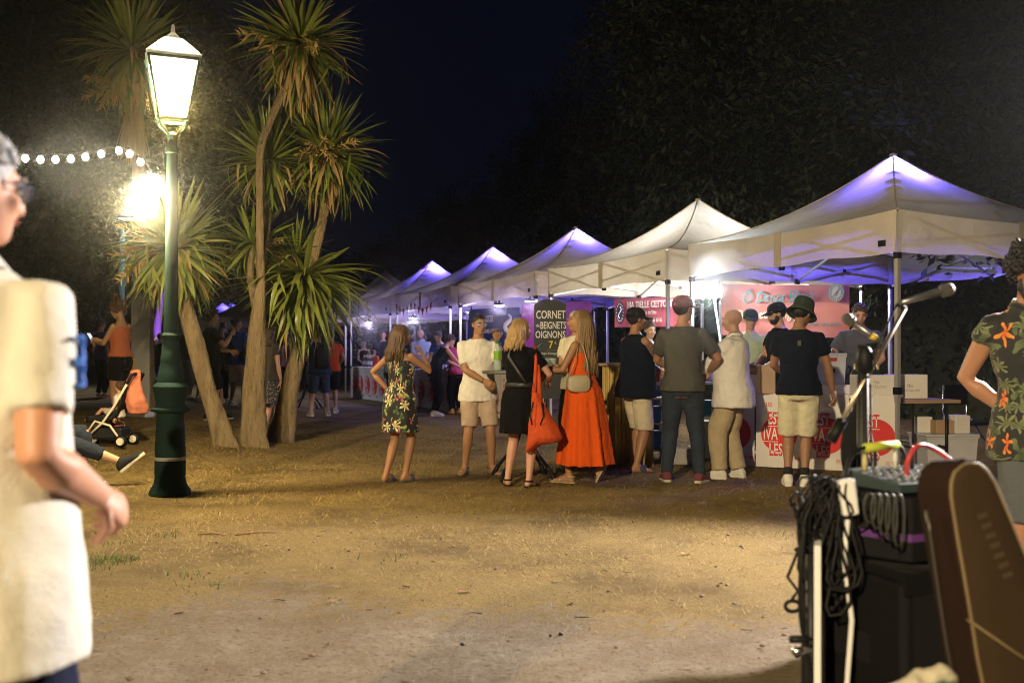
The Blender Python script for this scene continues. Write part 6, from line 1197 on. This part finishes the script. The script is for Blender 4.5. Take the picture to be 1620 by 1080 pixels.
x, y = stand(314, 634); person('child in pale sneakers behind the leaning palm trunk', (x, y), 1.15, 40, LIGHT, vox=.018, hair=('short', BRN), top=dict(mat=K((.15, .05, .05))), bottom=dict(mat=K((.10, .09, .08)), len=.8), shoes=('sneaker', (.5, .45, .4)), features=False)
for k, (px, d, col, hc, fem, fc, lab) in enumerate(((277, 34, (.10, .05, .25), BLK, 0, 20, 'distant man in a dark shirt seen beside the truss tower'), (205, 36, (.05, .05, .20), BRN, 1, 200, 'distant woman lit violet at the foot of the far palm'), (222, 33, (.2, .1, .3), BLK, 1, 90, 'distant person in a mauve top at the forked far palm'), (265, 42, (.12, .12, .2), BRN, 0, 180, 'distant man facing us farthest back near the truss tower'), (365, 31, (.1, .1, .12), BLK, 0, 160, 'distant man in dark clothes under the grey far tent'), (388, 33, (.3, .25, .25), BLOND, 1, 200, 'distant blonde woman under the grey far tent'), (455, 26, (.10, .04, .05), BRN, 1, 10, 'woman in dark red behind the right palm trunk'), (160, 22, (.06, .05, .16), BLK, 0, 30, 'distant man in navy behind the phone woman'))):
    x, y = stand(px, None, d); person(lab, (x, y), 1.68+.03*(k % 3), fc, LIGHT, bool(fem), vox=.024, hair=('short' if not fem else 'tied', hc), top=dict(mat=K(col)), bottom=dict(mat=NAVY, name='trousers', len=1.95), features=False)
# toddler in the stroller
sx_, sy_ = stand(178, 706); sz = float(gz(sx_, sy_)); t = thing('stroller', 'black stroller with cream wheels and a salmon towel on its handle', 'stroller', (sx_, sy_, sz), R(180), None, .84); cr_ = mat('cream_plastic', (.62, .56, .42), rough=.4)
for x_, y_, s in ((-.20, -.22, .088), (-.20, .22, .088), (.32, -.2, .07), (.32, .2, .07)):
    wv = MB(); rot = Matrix.Rotation(R(90), 3, 'X'); wv.rings([[Vector((x_, y_, s))+rot @ Vector(((s-.018*abs(k-1.5)/1.5*.6)*math.cos(a), (s-.018*abs(k-1.5)/1.5*.6)*math.sin(a), (k-1.5)*.018)) for a in (2*PI*i/20 for i in range(20))] for k in range(4)]); wo = wv.build('wheel', M_BLACK, t)
    MB().rings([[Vector((x_, y_, s))+rot @ Vector((s*.58*math.cos(a), s*.58*math.sin(a), k)) for a in (2*PI*i/20 for i in range(20))] for k in (-.034, .034)]).build('rim', cr_, wo, smooth=False)
for y_ in (-.21, .21):
    q = MB(); q.tube([(-.20, y_, .09), (-.05, y_, .30), (.15, y_, .36), (.32, y_, .12)], .016, 8); q.tube([(.20, y_, .20), (.05, y_, .34), (-.10, y_, .55), (-.30, y_, .90)], .017, 8); q.build('frame', cr_, t)
q = MB(); q.tube([(-.28, -.21, .86), (-.34, -.21, .98), (-.35, 0, 1.0), (-.34, .21, .98), (-.28, .21, .86)], .022, 8); q.build('handlebar', M_BLACK, t)
q = MB(); q.rings([[Vector((x_, y_, z_)) for y_, z_ in ((-.17, z0), (.17, z0), (.17, z0+.10), (-.17, z0+.10))] for x_, z0 in ((.30, .34), (.0, .34), (-.12, .42), (-.24, .76))]); soft(q, 'seat', M_BLACK, t, .018, 3, fold=.02); bevel(MB().box((.02, 0, .19), (.42, .34, .16)).build('basket', M_BLACK, t, smooth=False), .03)
MB().ell((.02, -.12, .26), (.10, .06, .05), 10, 6).build('pouch', mat('magenta_cloth', (.35, .03, .10)), t)
tw = thing('towel', 'salmon pink towel hung over the stroller handle', 'towel', (sx_+.27, sy_-.02, sz+.84), 0, None, .76); q = MB(); q.rings([[Vector(((.15*k_)*math.cos(a)+.04*math.sin(z*8), .10*k_*math.sin(a)*(1+.25*math.sin(3*a)), z)) for a in (2*PI*i/22 for i in range(22))] for z, k_ in ((.06, .3), (.03, .55), (-.10, .7), (-.30, .95), (-.50, 1.15), (-.60, 1.0), (-.62, .5))]); soft(q, 'towel_cloth', K((.58, .20, .12)), tw, .016, 3, fold=.03, fs=.1)
person('toddler with curly hair sitting in the black stroller', (sx_+.02, sy_, sz+.235), .76, -90, TAN, vox=.02, hair=('curly', (.10, .05, .03), 1.15), top=dict(mat=K((.5, .45, .42)), sleeve=.6), bottom=dict(mat=K((.3, .25, .25)), len=.8), drop=.62, lf=(-.12, .55, .14, 0, 30), rf=(.12, .55, .14, 0, 30), lk=(0, .3, 1), rk=(0, .3, 1), cat='child', features=False, back=-.12, shoes=None)
# seated people at the left edge, mostly hidden by the near man
def stool(label, x, y, rz):
    t = thing('folding_stool', label, 'stool', (x, y, 0), rz); MB().box((0, 0, .44), (.40, .38, .035)).build('seat', M_BLACK, t, smooth=False)
    for s in (-1, 1): MB().tube([(-.20, s*.18, 0), (.17, s*.18, .43)], .012, 8).build('leg', M_BLKM, t); MB().tube([(.20, s*.18, 0), (-.17, s*.18, .43)], .012, 8).build('leg', M_BLKM, t)
    bevel(MB().box((-.2, 0, .75), (.02, .38, .25)).build('backrest', M_BLACK, t, smooth=False), .008); MB().tube([(-.17, -.18, .43), (-.2, -.18, .86)], .012, 8).build('upright', M_BLKM, t); MB().tube([(-.17, .18, .43), (-.2, .18, .86)], .012, 8).build('upright', M_BLKM, t); return t
cx, cy = hit(128, 770); stool('black folding chair under the seated person with the sneakers', cx-.42, cy, R(0))
person('seated person with a crossed leg and dark sneakers beside the near man', (cx-.44, cy), 1.70, 80, LIGHT, vox=.013, hair=('short', BRN), top=dict(mat=K((.06, .06, .08))), bottom=dict(mat=K((.02, .025, .04)), name='trousers', len=1.55), shoes=('sneaker', (.02, .022, .024), (.50, .47, .38)), drop=.44, lf=(-.10, .42, .08, 0, 0), rf=(.04, .86, .20, 0, 40), lk=(0, .4, 1), rk=(.1, .3, 1), rh=(.14, .05, .62), lh=(-.14, .05, .62), lean=0, features=False)
cx, cy = hit(66, 868); stool('black folding chair under the seated person with brown shoes', cx-.28, cy, R(0))
person('seated person with brown shoes hidden behind the near man', (cx-.30, cy), 1.66, 85, LIGHT, vox=.014, hair=('short', BRN), top=dict(mat=K((.05, .05, .06))), bottom=dict(mat=K((.02, .02, .03)), name='trousers', len=1.9), shoes=('sneaker', (.07, .035, .018), (.10, .06, .035)), drop=.44, lf=(-.10, .30, .08, 0, 0), rf=(.10, .38, .08, 0, 0), lk=(0, .4, 1), rk=(0, .4, 1), rh=(.1, .3, .62), lh=(-.1, .3, .62), lean=12, features=False)

# ------------------------------------------------------------------ the man close by on the left
gh = (.30, .29, .29); nx_, ny_ = -.975, 1.77
P_N = person('grey haired man in a white polo shirt close by at the left edge', (nx_, ny_, 0), 1.60, 10, (.52, .26, .16), vox=.0085, hair=('grey', gh), top=dict(mat=K((.70, .66, .56), bump=.5, bscale=220), name='polo_shirt', hem=.72, sleeve=.72, sr=.014, pad=.026, flare=.03, collar=1, fold=.02, fs=.12), bottom=dict(mat=K((.012, .016, .035)), name='trousers', len=2.0, wide=1.1), shoes=('sneaker', (.1, .1, .1)), fat=1.2,
    rh=(.195, .15, 1.02), re=(.2, -1, -.5), lh=(-.10, .22, 1.02), le=(-.6, -1, -.2), glasses=('clear', (.04, .07, .14)), head=(19, -4), curl=1.0, rhn=(.9, .2, .3))
# blue numeral on the sleeve
c_ = P_N.S[1].lerp(P_N.E[1], .40); d_ = (P_N.E[1]-P_N.S[1]).normalized(); q = MB(); nv_ = Vector((1, .35, .12)).normalized(); tx = Vector((0, 1, 0))
for a0, dz in ((0, .035), (0, -.035)): q.tube([c_+nv_*(.074-.012*abs(math.sin(a))**2)+tx*(.020*math.sin(a)-.004)+Vector((0, 0, dz*.7+.022*math.cos(a))) for a in np.linspace(-.5, 3.6, 11)], .007, 6, flat=.6)
q.build('sleeve_print', mat('blue_print', (.04, .15, .55)), P_N.root)

# ------------------------------------------------------------------ the musician on the right
mx, my = .0, 0
P_M = person('curly haired musician in a tropical print shirt and grey shorts at the right edge', (at(1650, 560, 4.6).x, 4.6, 0), 1.69, 195, (.40, .20, .12), vox=.0095, hair=('curly', (.018, .013, .010), 1.32), top=dict(mat=tropic, hem=.74, sleeve=.30, pad=.026, flare=.03, collar=1, sr=.012), bottom=dict(mat=K((.10, .11, .12)), len=1.04, wide=1.25, pad=.02), shoes=('sneaker', (.06, .06, .06)), glasses=('up', (.45, .38, .28)), beard=(.02, .015, .012),
    rh=(.14, -.04, .96), re=(1, -.35, -.3), lh=(-.20, .25, 1.0), head=(-6, -26), lean=6, side=7, fat=1.1, rf=(.14, -.04, .08, 10, 0), lf=(-.12, .08, .08, -8, 0))

# ------------------------------------------------------------------ loudspeakers, mixer, cables, stands, gig bag
D0 = 2.95; c0 = at(1392, 900, D0); spx, spy = c0.x+.085, D0+.02; ang = R(22)
M_SPK = mat('speaker_black', (.005, .005, .0055), rough=.6, bump=.6, bscale=240, var=.2, spec=.2)
sub = thing('subwoofer', 'big black subwoofer on the ground under the smaller speaker', 'loudspeaker', (spx+.05, spy+.12, 0), ang); bevel(MB().box((0, 0, .285), (.46, .46, .55)).build('cabinet', M_SPK, sub, smooth=False), .02, 3); MB().box((0, -.233, .285), (.40, .012, .48)).build('grille', mat('grille', (.007, .007, .0075), rough=.6, spec=.2, bump=1, bscale=400), sub, smooth=False); MB().box((-.233, 0, .34), (.010, .20, .09)).build('handle', M_BLKM, sub, smooth=False)
for sx in (-.19, .19):
    for sy in (-.19, .19): MB().lathe([(.02, 0), (.02, .012)], 10, (sx, sy, 0)).build('foot', M_BLACK, sub)
cv = thing('speaker_cover', 'padded black cover draped on top of the subwoofer', 'cover', (spx+.05, spy+.12, .562), ang); q = MB(); q.box((0, 0, .010), (.48, .48, .026)); q.box((-.05, -.244, -.02), (.40, .012, .05)); soft(q, 'cover_cloth', K((.005, .005, .0055)), cv, .012, 2, fold=.014)
mon = thing('stage_monitor', 'small black speaker with a violet tape band, on the subwoofer', 'loudspeaker', (spx+.03, spy+.10, .597), ang); mw, md_, mh = .36, .34, .185; q = MB()
prof = [(-.18, -.02), (-.12, -.17), (.12, -.17), (.18, -.02), (.16, .16), (-.16, .16)]
q.rings([[Vector((x_*1.08, y_*1.0, z)) for x_, y_ in prof] for z in (0, .19)]); bevel(q.build('cabinet', M_SPK, mon, smooth=False), .008); q = MB(); q.rings([[Vector((x_*1.095, y_*1.015-.0, z)) for x_, y_ in prof] for z in (.062, .084)], cap=False); q.build('tape_band', mat('violet_tape', (.10, .035, .17), rough=.45), mon, smooth=False)
MB().box((0, -.171, .13), (.21, .004, .09)).build('grille', mat('grille2', (.007, .007, .0075), spec=.2, rough=.5, bump=1, bscale=420), mon, smooth=False)
mz = .597+.19
mix = thing('mixing_desk', 'grey mixing desk with knobs and plugged cables on the small speaker', 'mixer', (spx+.03, spy+.09, mz+.008), ang); q = MB(); q.rings([[Vector((-.14, y_, 0)), Vector((.15, y_, 0)), Vector((.15, y_, h_)), Vector((-.14, y_, h_))] for y_, h_ in ((-.13, .028), (.10, .05), (.12, .03))]); bevel(q.build('case', mat('slate_metal', (.04, .06, .065), rough=.4, metal=.2), mix, smooth=False), .004); kn = MB(); 
for i in range(9):
    for j in range(5): kn.lathe([(.0048, .031+j*.004), (.0040, .040+j*.004), (.001, .0405+j*.004)], 8, (-.12+.03*i, -.105+.04*j, 0))
k_o = kn.build('knob', mat('pale_knob', (.22, .22, .21), rough=.4), mix); k_o['kind'] = 'stuff'
for i, (x_, y_, c_) in enumerate(((-.10, .06, (.55, .48, .2)), (-.04, .08, (.02, .02, .02)), (.03, .07, (.6, .6, .58)), (.08, .05, (.02, .02, .02)), (.12, .09, (.4, .1, .1)))): MB().lathe([(.006, .04), (.007, .075), (.004, .11), (.003, .115)], 8, (x_, y_, 0)).build('jack_plug', mat('plug%d' % i, c_, rough=.35), mix)
W3 = lambda x_, y_, z_: Vector((spx+.03, spy+.09, mz))+Matrix.Rotation(ang, 3, 'Z') @ Vector((x_, y_, z_))
def cable(label, pts, r, m, name='cable'):
    p0 = Vector(pts[0]); t = tag(empty(name, p0), label, 'cable'); P3 = [Vector(p)-p0 for p in pts]; cp = []
    for i in range(len(P3)-1):
        for k in range(8):
            t_ = k/8; a, b, c, d = P3[max(i-1, 0)], P3[i], P3[i+1], P3[min(i+2, len(P3)-1)]; cp.append(.5*((2*b)+(c-a)*t_+(2*a-5*b+4*c-d)*t_*t_+(3*b-a-3*c+d)*t_**3))
    cp.append(P3[-1]); MB().tube(cp, r, 7).build('cable_run', m, t); return t
cable('thick red cable arching over the mixing desk', [W3(-.02, -.03, .04), W3(-.03, -.05, .10), W3(.02, -.04, .135), W3(.10, -.02, .12), W3(.17, -.04, .07), W3(.23, -.02, .02)], .0075, mat('red_rubber', (.50, .05, .05), rough=.45))
lime = mat('lime_foam', (.40, .46, .04), rough=.7); t = cable('black microphone lead with a lime green grip above the mixer', [W3(-.22, .0, -.02), W3(-.20, .02, .08), W3(-.14, .03, .125), W3(.02, .05, .13), W3(.06, .05, .06)], .006, M_BLACK)
p_, q_ = W3(-.125, .03, .127), W3(.02, .05, .131); MB().tube([p_-t.location, q_-t.location], [.014, .013], 10).build('grip', lime, t)
# hank of cables hanging on the left of the speakers
hk = thing('cable_bundle', 'tangled hank of black cables hanging down the left side of the speakers', 'cables', W3(-.30, -.03, .02)); rr = random.Random(9); q = MB()
for i in range(34):
    l = rr.uniform(.10, .42); w_ = rr.uniform(.02, .07); ox, oy = rr.uniform(-.055, .03), rr.uniform(-.05, .05); q.tube([(ox+w_*math.sin(a)+.02*math.sin(a*3+i), oy+.03*math.cos(a+i), .03-l*.5+l*.5*math.cos(a)) for a in np.linspace(0, 2*PI*rr.uniform(.8, 1.1), 16)], rr.uniform(.0032, .0052), 6)
o = q.build('cable_loops', M_BLACK, hk); o['kind'] = 'stuff'; q = MB()
for i in range(5): l = .10+.02*i; q.tube([(.075+.019*i+.016*math.sin(a), -.10-.004*i, .0-l*.42+l*.42*math.cos(a)) for a in np.linspace(0, 2*PI, 14)], .004, 6)
q.build('grey_loops', mat('grey_rubber', (.035, .035, .032), rough=.5), hk); q = MB(); q.tube([(-.09, 0, -.16), (-.13, .0, -.26), (-.10, 0, -.30), (-.12, 0, -.33)], .005, 6); q.tube([(-.115+.022*math.cos(a), 0, -.345+.016*math.sin(a)) for a in np.linspace(0, 6.28, 12)], .006, 6); q.build('cable_end', M_BLACK, hk)
pst = thing('power_strip', 'white power strip hanging among the cables', 'power strip', W3(-.285, -.08, .045)); bevel(MB().box((0, 0, -.045), (.048, .032, .105), Matrix.Rotation(R(-8), 3, 'Y')).build('strip_body', M_WHITEP, pst, smooth=False), .008, 3); MB().tube([(.0, 0, -.11), (-.01, 0, -.22), (.012, 0, -.40), (-.005, 0, -.62), (.01, .01, -.82)], .008, 7).build('lead', M_WHITEP, pst)
# folded stand at the left of the subwoofer
s0 = at(1284, 1010, D0-.08); ts = thing('speaker_stand', 'folded black stand leaning at the left of the subwoofer', 'stand', (s0.x, s0.y, 0)); MB().tube([(0, 0, .0), (.0, .01, .62)], .014, 8).build('pole', M_BLKM, ts); MB().tube([(-.065, -.02, .385), (.02, .01, .375)], .012, 8).build('leg', M_BLACK, ts); MB().tube([(-.06, -.03, .352), (.02, .01, .352)], .012, 8).build('leg', M_CHROME, ts); MB().lathe([(.017, -.0), (.017, .02)], 10, (0, 0, .36)).build('collar', M_BLACK, ts)
for k in range(3): a = k*2.1+.3; MB().tube([(0, 0, .12), (.16*math.cos(a), .16*math.sin(a), .01)], .011, 7).build('leg', M_BLKM, ts)
wst = thing('white_panel', 'thin white board standing edge on between the stand and the subwoofer', 'board', (at(1296, 1010, D0).x+.01, D0+.02, 0), R(70)); MB().box((0, 0, .33), (.34, .018, .66)).build('board', M_WHITEP, wst, smooth=False)
cable('black cable trailing along the ground left of the subwoofer', [(s0.x-.32, s0.y-.02, .012), (s0.x-.2, s0.y+.05, .012), (s0.x-.08, s0.y+.0, .02), (s0.x+.02, s0.y-.02, .1), (s0.x-.035, s0.y-.01, .45), (s0.x-.02, s0.y, .70)], .006, M_BLACK)
# microphone stands
def mic(t, p, d, s=1.0, grill=True, ring=None):
    p, d = Vector(p), Vector(d).normalized(); MB().tube([p, p+d*.02, p+d*.14], [.007, .010, .014], 10).build('microphone_body', mat('mic_metal', (.25, .25, .27), rough=.3, metal=.8), t); q = MB(); q.ell(p+d*.163, (.0225, .0225, .0225), 12, 9); q.tube([p+d*.138, p+d*.148], [.019, .023], 12); q.build('microphone_head', mat('mic_mesh', (.16, .15, .14), rough=.45, metal=.7, bump=1, bscale=300), t)
    if ring: MB().tube([p+d*.035, p+d*.058], [.0125, .0135], 10).build('coloured_ring', mat('mic_ring', ring), t)
D1 = 3.30; m0 = at(1368, 640, D1); ms = thing('microphone_stand', 'boom microphone stand with the microphone pointing up right by the tent pole', 'mic stand', (m0.x, D1, 0)); hj = at(1364, 560, D1).z; b0_, b1_ = at(1314, 697, D1-.05)-Vector((m0.x, D1, 0)), at(1432, 488, D1+.05)-Vector((m0.x, D1, 0))
MB().tube([(0, 0, .12), (0, 0, hj)], .012, 8).build('pole', M_BLKM, ms); MB().tube([b0_, b1_], .0075, 8).build('boom', mat('brushed_brass', (.5, .42, .33), rough=.3, metal=.9), ms); MB().tube([b0_, b0_.lerp(b1_, .15)], .019, 10).build('counterweight', M_BLACK, ms); MB().ell((0, 0, hj-.02), (.03, .03, .05), 10, 8).build('clutch', M_BLACK, ms)
for k in range(3): a = k*2.1+.6; MB().tube([(0, 0, .22), (.30*math.cos(a), .30*math.sin(a), .012)], .010, 7).build('leg', M_BLKM, ms)
mp_ = at(1420, 480, D1+.05)-Vector((m0.x, D1, 0)); mic(ms, mp_, (.19, -.05, .055)); MB().tube([b1_, mp_], .008, 6).build('clip', M_BLACK, ms)
q = MB(); q.tube([mp_, mp_+Vector((-.05, 0, -.10)), mp_+Vector((-.10, 0, -.25)), b0_.lerp(b1_, .5)+Vector((-.02, 0, -.03)), Vector((.02, 0, hj-.1)), Vector((.02, -.01, .5))], .0042, 6); q.build('lead', M_BLACK, ms)
D2 = 3.70; m1 = at(1357, 640, D2); m2 = thing('microphone_stand', 'second microphone stand whose yellow ringed microphone points at us', 'mic stand', (m1.x, D2, 0)); MB().tube([(0, 0, .12), (.01, 0, at(1357, 545, D2).z)], .011, 8).build('pole', M_BLKM, m2)
for k in range(3): a = k*2.1+.1; MB().tube([(0, 0, .20), (.28*math.cos(a), .28*math.sin(a), .012)], .010, 7).build('leg', M_BLKM, m2)
a_, b_ = at(1398, 544, D2)-Vector((m1.x, D2, 0)), at(1352, 512, D2)-Vector((m1.x, D2, 0)); mic(m2, a_, b_-a_, ring=(.6, .45, .03)); MB().tube([(.01, 0, at(1357, 550, D2).z), a_.lerp(b_, .1)+Vector((0, 0, -.012))], .012, 7).build('clip', M_BLACK, m2)
sb = thing('stand_bag', 'limp black cloth bag hanging on the microphone stand', 'bag', (m1.x+.01, D2+.05, at(1357, 668, D2).z)); z1_ = at(1357, 795, D2).z-sb.location.z; q = MB(); q.rings([[Vector((.050*k_*math.copysign(abs(math.cos(a))**.7, math.cos(a))+.01*math.sin(z*20), .03*math.sin(a), z)) for a in (2*PI*i/18 for i in range(18))] for z, k_ in ((.10, .22), (.04, .35), (0, .92), (-.10, 1.0), (z1_*.6, 1.05), (z1_, .95))]); soft(q, 'bag_cloth', K((.011, .011, .012)), sb, .01, 3, fold=.012)
# gig bag leaning against the speakers
gb = thing('guitar_bag', 'brown padded guitar bag with tan piping leaning beside the speakers', 'guitar bag', at(1624, 1195, 2.5)); M_GB = mat('brown_canvas', (.044, .028, .015), spec=.1, rough=.9, bump=.5, bscale=240, var=.15); M_GS = mat('dark_brown_canvas', (.022, .011, .007), spec=.1, rough=.9, bump=.5, bscale=200); pip = mat('tan_piping', (.17, .12, .06), rough=.6)
GM = Matrix.Rotation(R(20), 3, 'Z') @ Matrix.Rotation(R(-13), 3, 'Y') @ Matrix.Rotation(R(-8), 3, 'X')
out = []
for z in (0, .1, .2, .3, .4, .5, .58, .65, .70, .735, .755, .765): w_ = float(np.interp(z, [0, .15, .3, .45, .6, .70, .74, .757, .765], [.145, .145, .132, .108, .088, .072, .056, .038, .011])); out.append((z, -w_, w_))
outline = [Vector((xl, 0, z)) for z, xl, xr in out]+[Vector((xr, 0, z)) for z, xl, xr in out[::-1]]
def loop(k, y_): return [GM @ Vector((.0+(p.x-.0)*k, y_, .36+(p.z-.36)*k)) for p in outline]
q = MB(); q.rings([loop(.97, -.075), loop(1, -.065), loop(1, .03), loop(.97, .04)]); o = q.build('side_wall', M_GS, gb, smooth=False); bevel(o, .01)
MB().rings([loop(.965, -.072), loop(.955, -.079), loop(.90, -.083), loop(.3, -.084)]).build('front_panel', M_GB, gb)
q = MB(); lp = loop(.965, -.079); q.tube(lp+[lp[0]], .0045, 6); q.build('piping', pip, gb)
q = MB(); q.tube([GM @ Vector(p) for p in ((-.13, -.089, .40), (-.02, -.093, .28), (.10, -.092, .17), (.15, -.088, .10))], .011, 6, flat=.35); q.tube([GM @ Vector(p) for p in ((.06, -.092, .22), (.07, -.096, .10), (.06, -.092, -.0))], .012, 6, flat=.3); q.build('strap', pip, gb)
q = MB(); q.tube([GM @ Vector((-float(np.interp(z, [.05, .3, .66], [.168, .153, .092])), -.02+.012*math.sin(z*3), z)) for z in np.linspace(.05, .66, 12)], .006, 6); q.build('zip', mat('zip_metal', (.06, .05, .045), rough=.4, metal=.6), gb); q = MB()
for i in range(7): q.box(GM @ Vector((.0+.004*i, -.0855, .62-.026*i)), (.030, .002, .012), GM)
q.build('embossed_logo', mat('embossed_brown', (.062, .042, .024), rough=.7), gb, smooth=False)
ec = thing('equipment_case', 'low black equipment case at the bottom edge in front of the subwoofer', 'case', (at(1450, 560, 2.30).x, 2.28, 0)); bevel(MB().box((0, 0, .20), (.26, .22, .40)).build('case_body', M_SPK, ec, smooth=False), .01)
rg_ = thing('rag', 'crumpled green and cream cloth on the black case at the bottom edge', 'cloth', (at(1450, 560, 2.24).x, 2.22, .405)); q = MB(); q.ell((.02, 0, .03), (.085, .055, .045), 16, 10); q.ell((-.01, -.02, .02), (.05, .04, .03), 12, 8); soft(q, 'green_cloth', K((.02, .20, .09)), rg_, .009, 2, fold=.03, fs=.03); q = MB(); q.tube([(-.09, -.02, .02), (-.075, -.03, .05), (-.04, -.03, .065), (.0, -.01, .078), (.05, .0, .085), (.09, .02, .06)], [.018, .022, .020, .022, .02, .012], 8); soft(q, 'cream_cloth', K((.55, .50, .38)), rg_, .008, 2, fold=.02, fs=.03)

# ------------------------------------------------------------------ thin haze added as a stand-in for lens bloom round the lamps
HAZE = .0026
if HAZE:
    q = MB(); q.box((0, 55, 11), (150, 150, 24.4)); hz_o = q.build('haze', None, smooth=False); m = bpy.data.materials.new('bloom_haze'); N, L = nodes(m); N.remove(N['Principled BSDF'])
    pv = N.new('ShaderNodeVolumePrincipled'); pv.inputs['Color'].default_value = (.85, .87, .85, 1); pv.inputs['Density'].default_value = HAZE; pv.inputs['Anisotropy'].default_value = .98; L.new(pv.outputs[0], N['Material Output'].inputs['Volume']); hz_o.data.materials.append(m); hz_o['kind'] = 'stuff'; hz_o['label'] = 'thin added haze standing in for lens bloom around the lamps'; hz_o['category'] = 'haze'
flush_text(); bake()
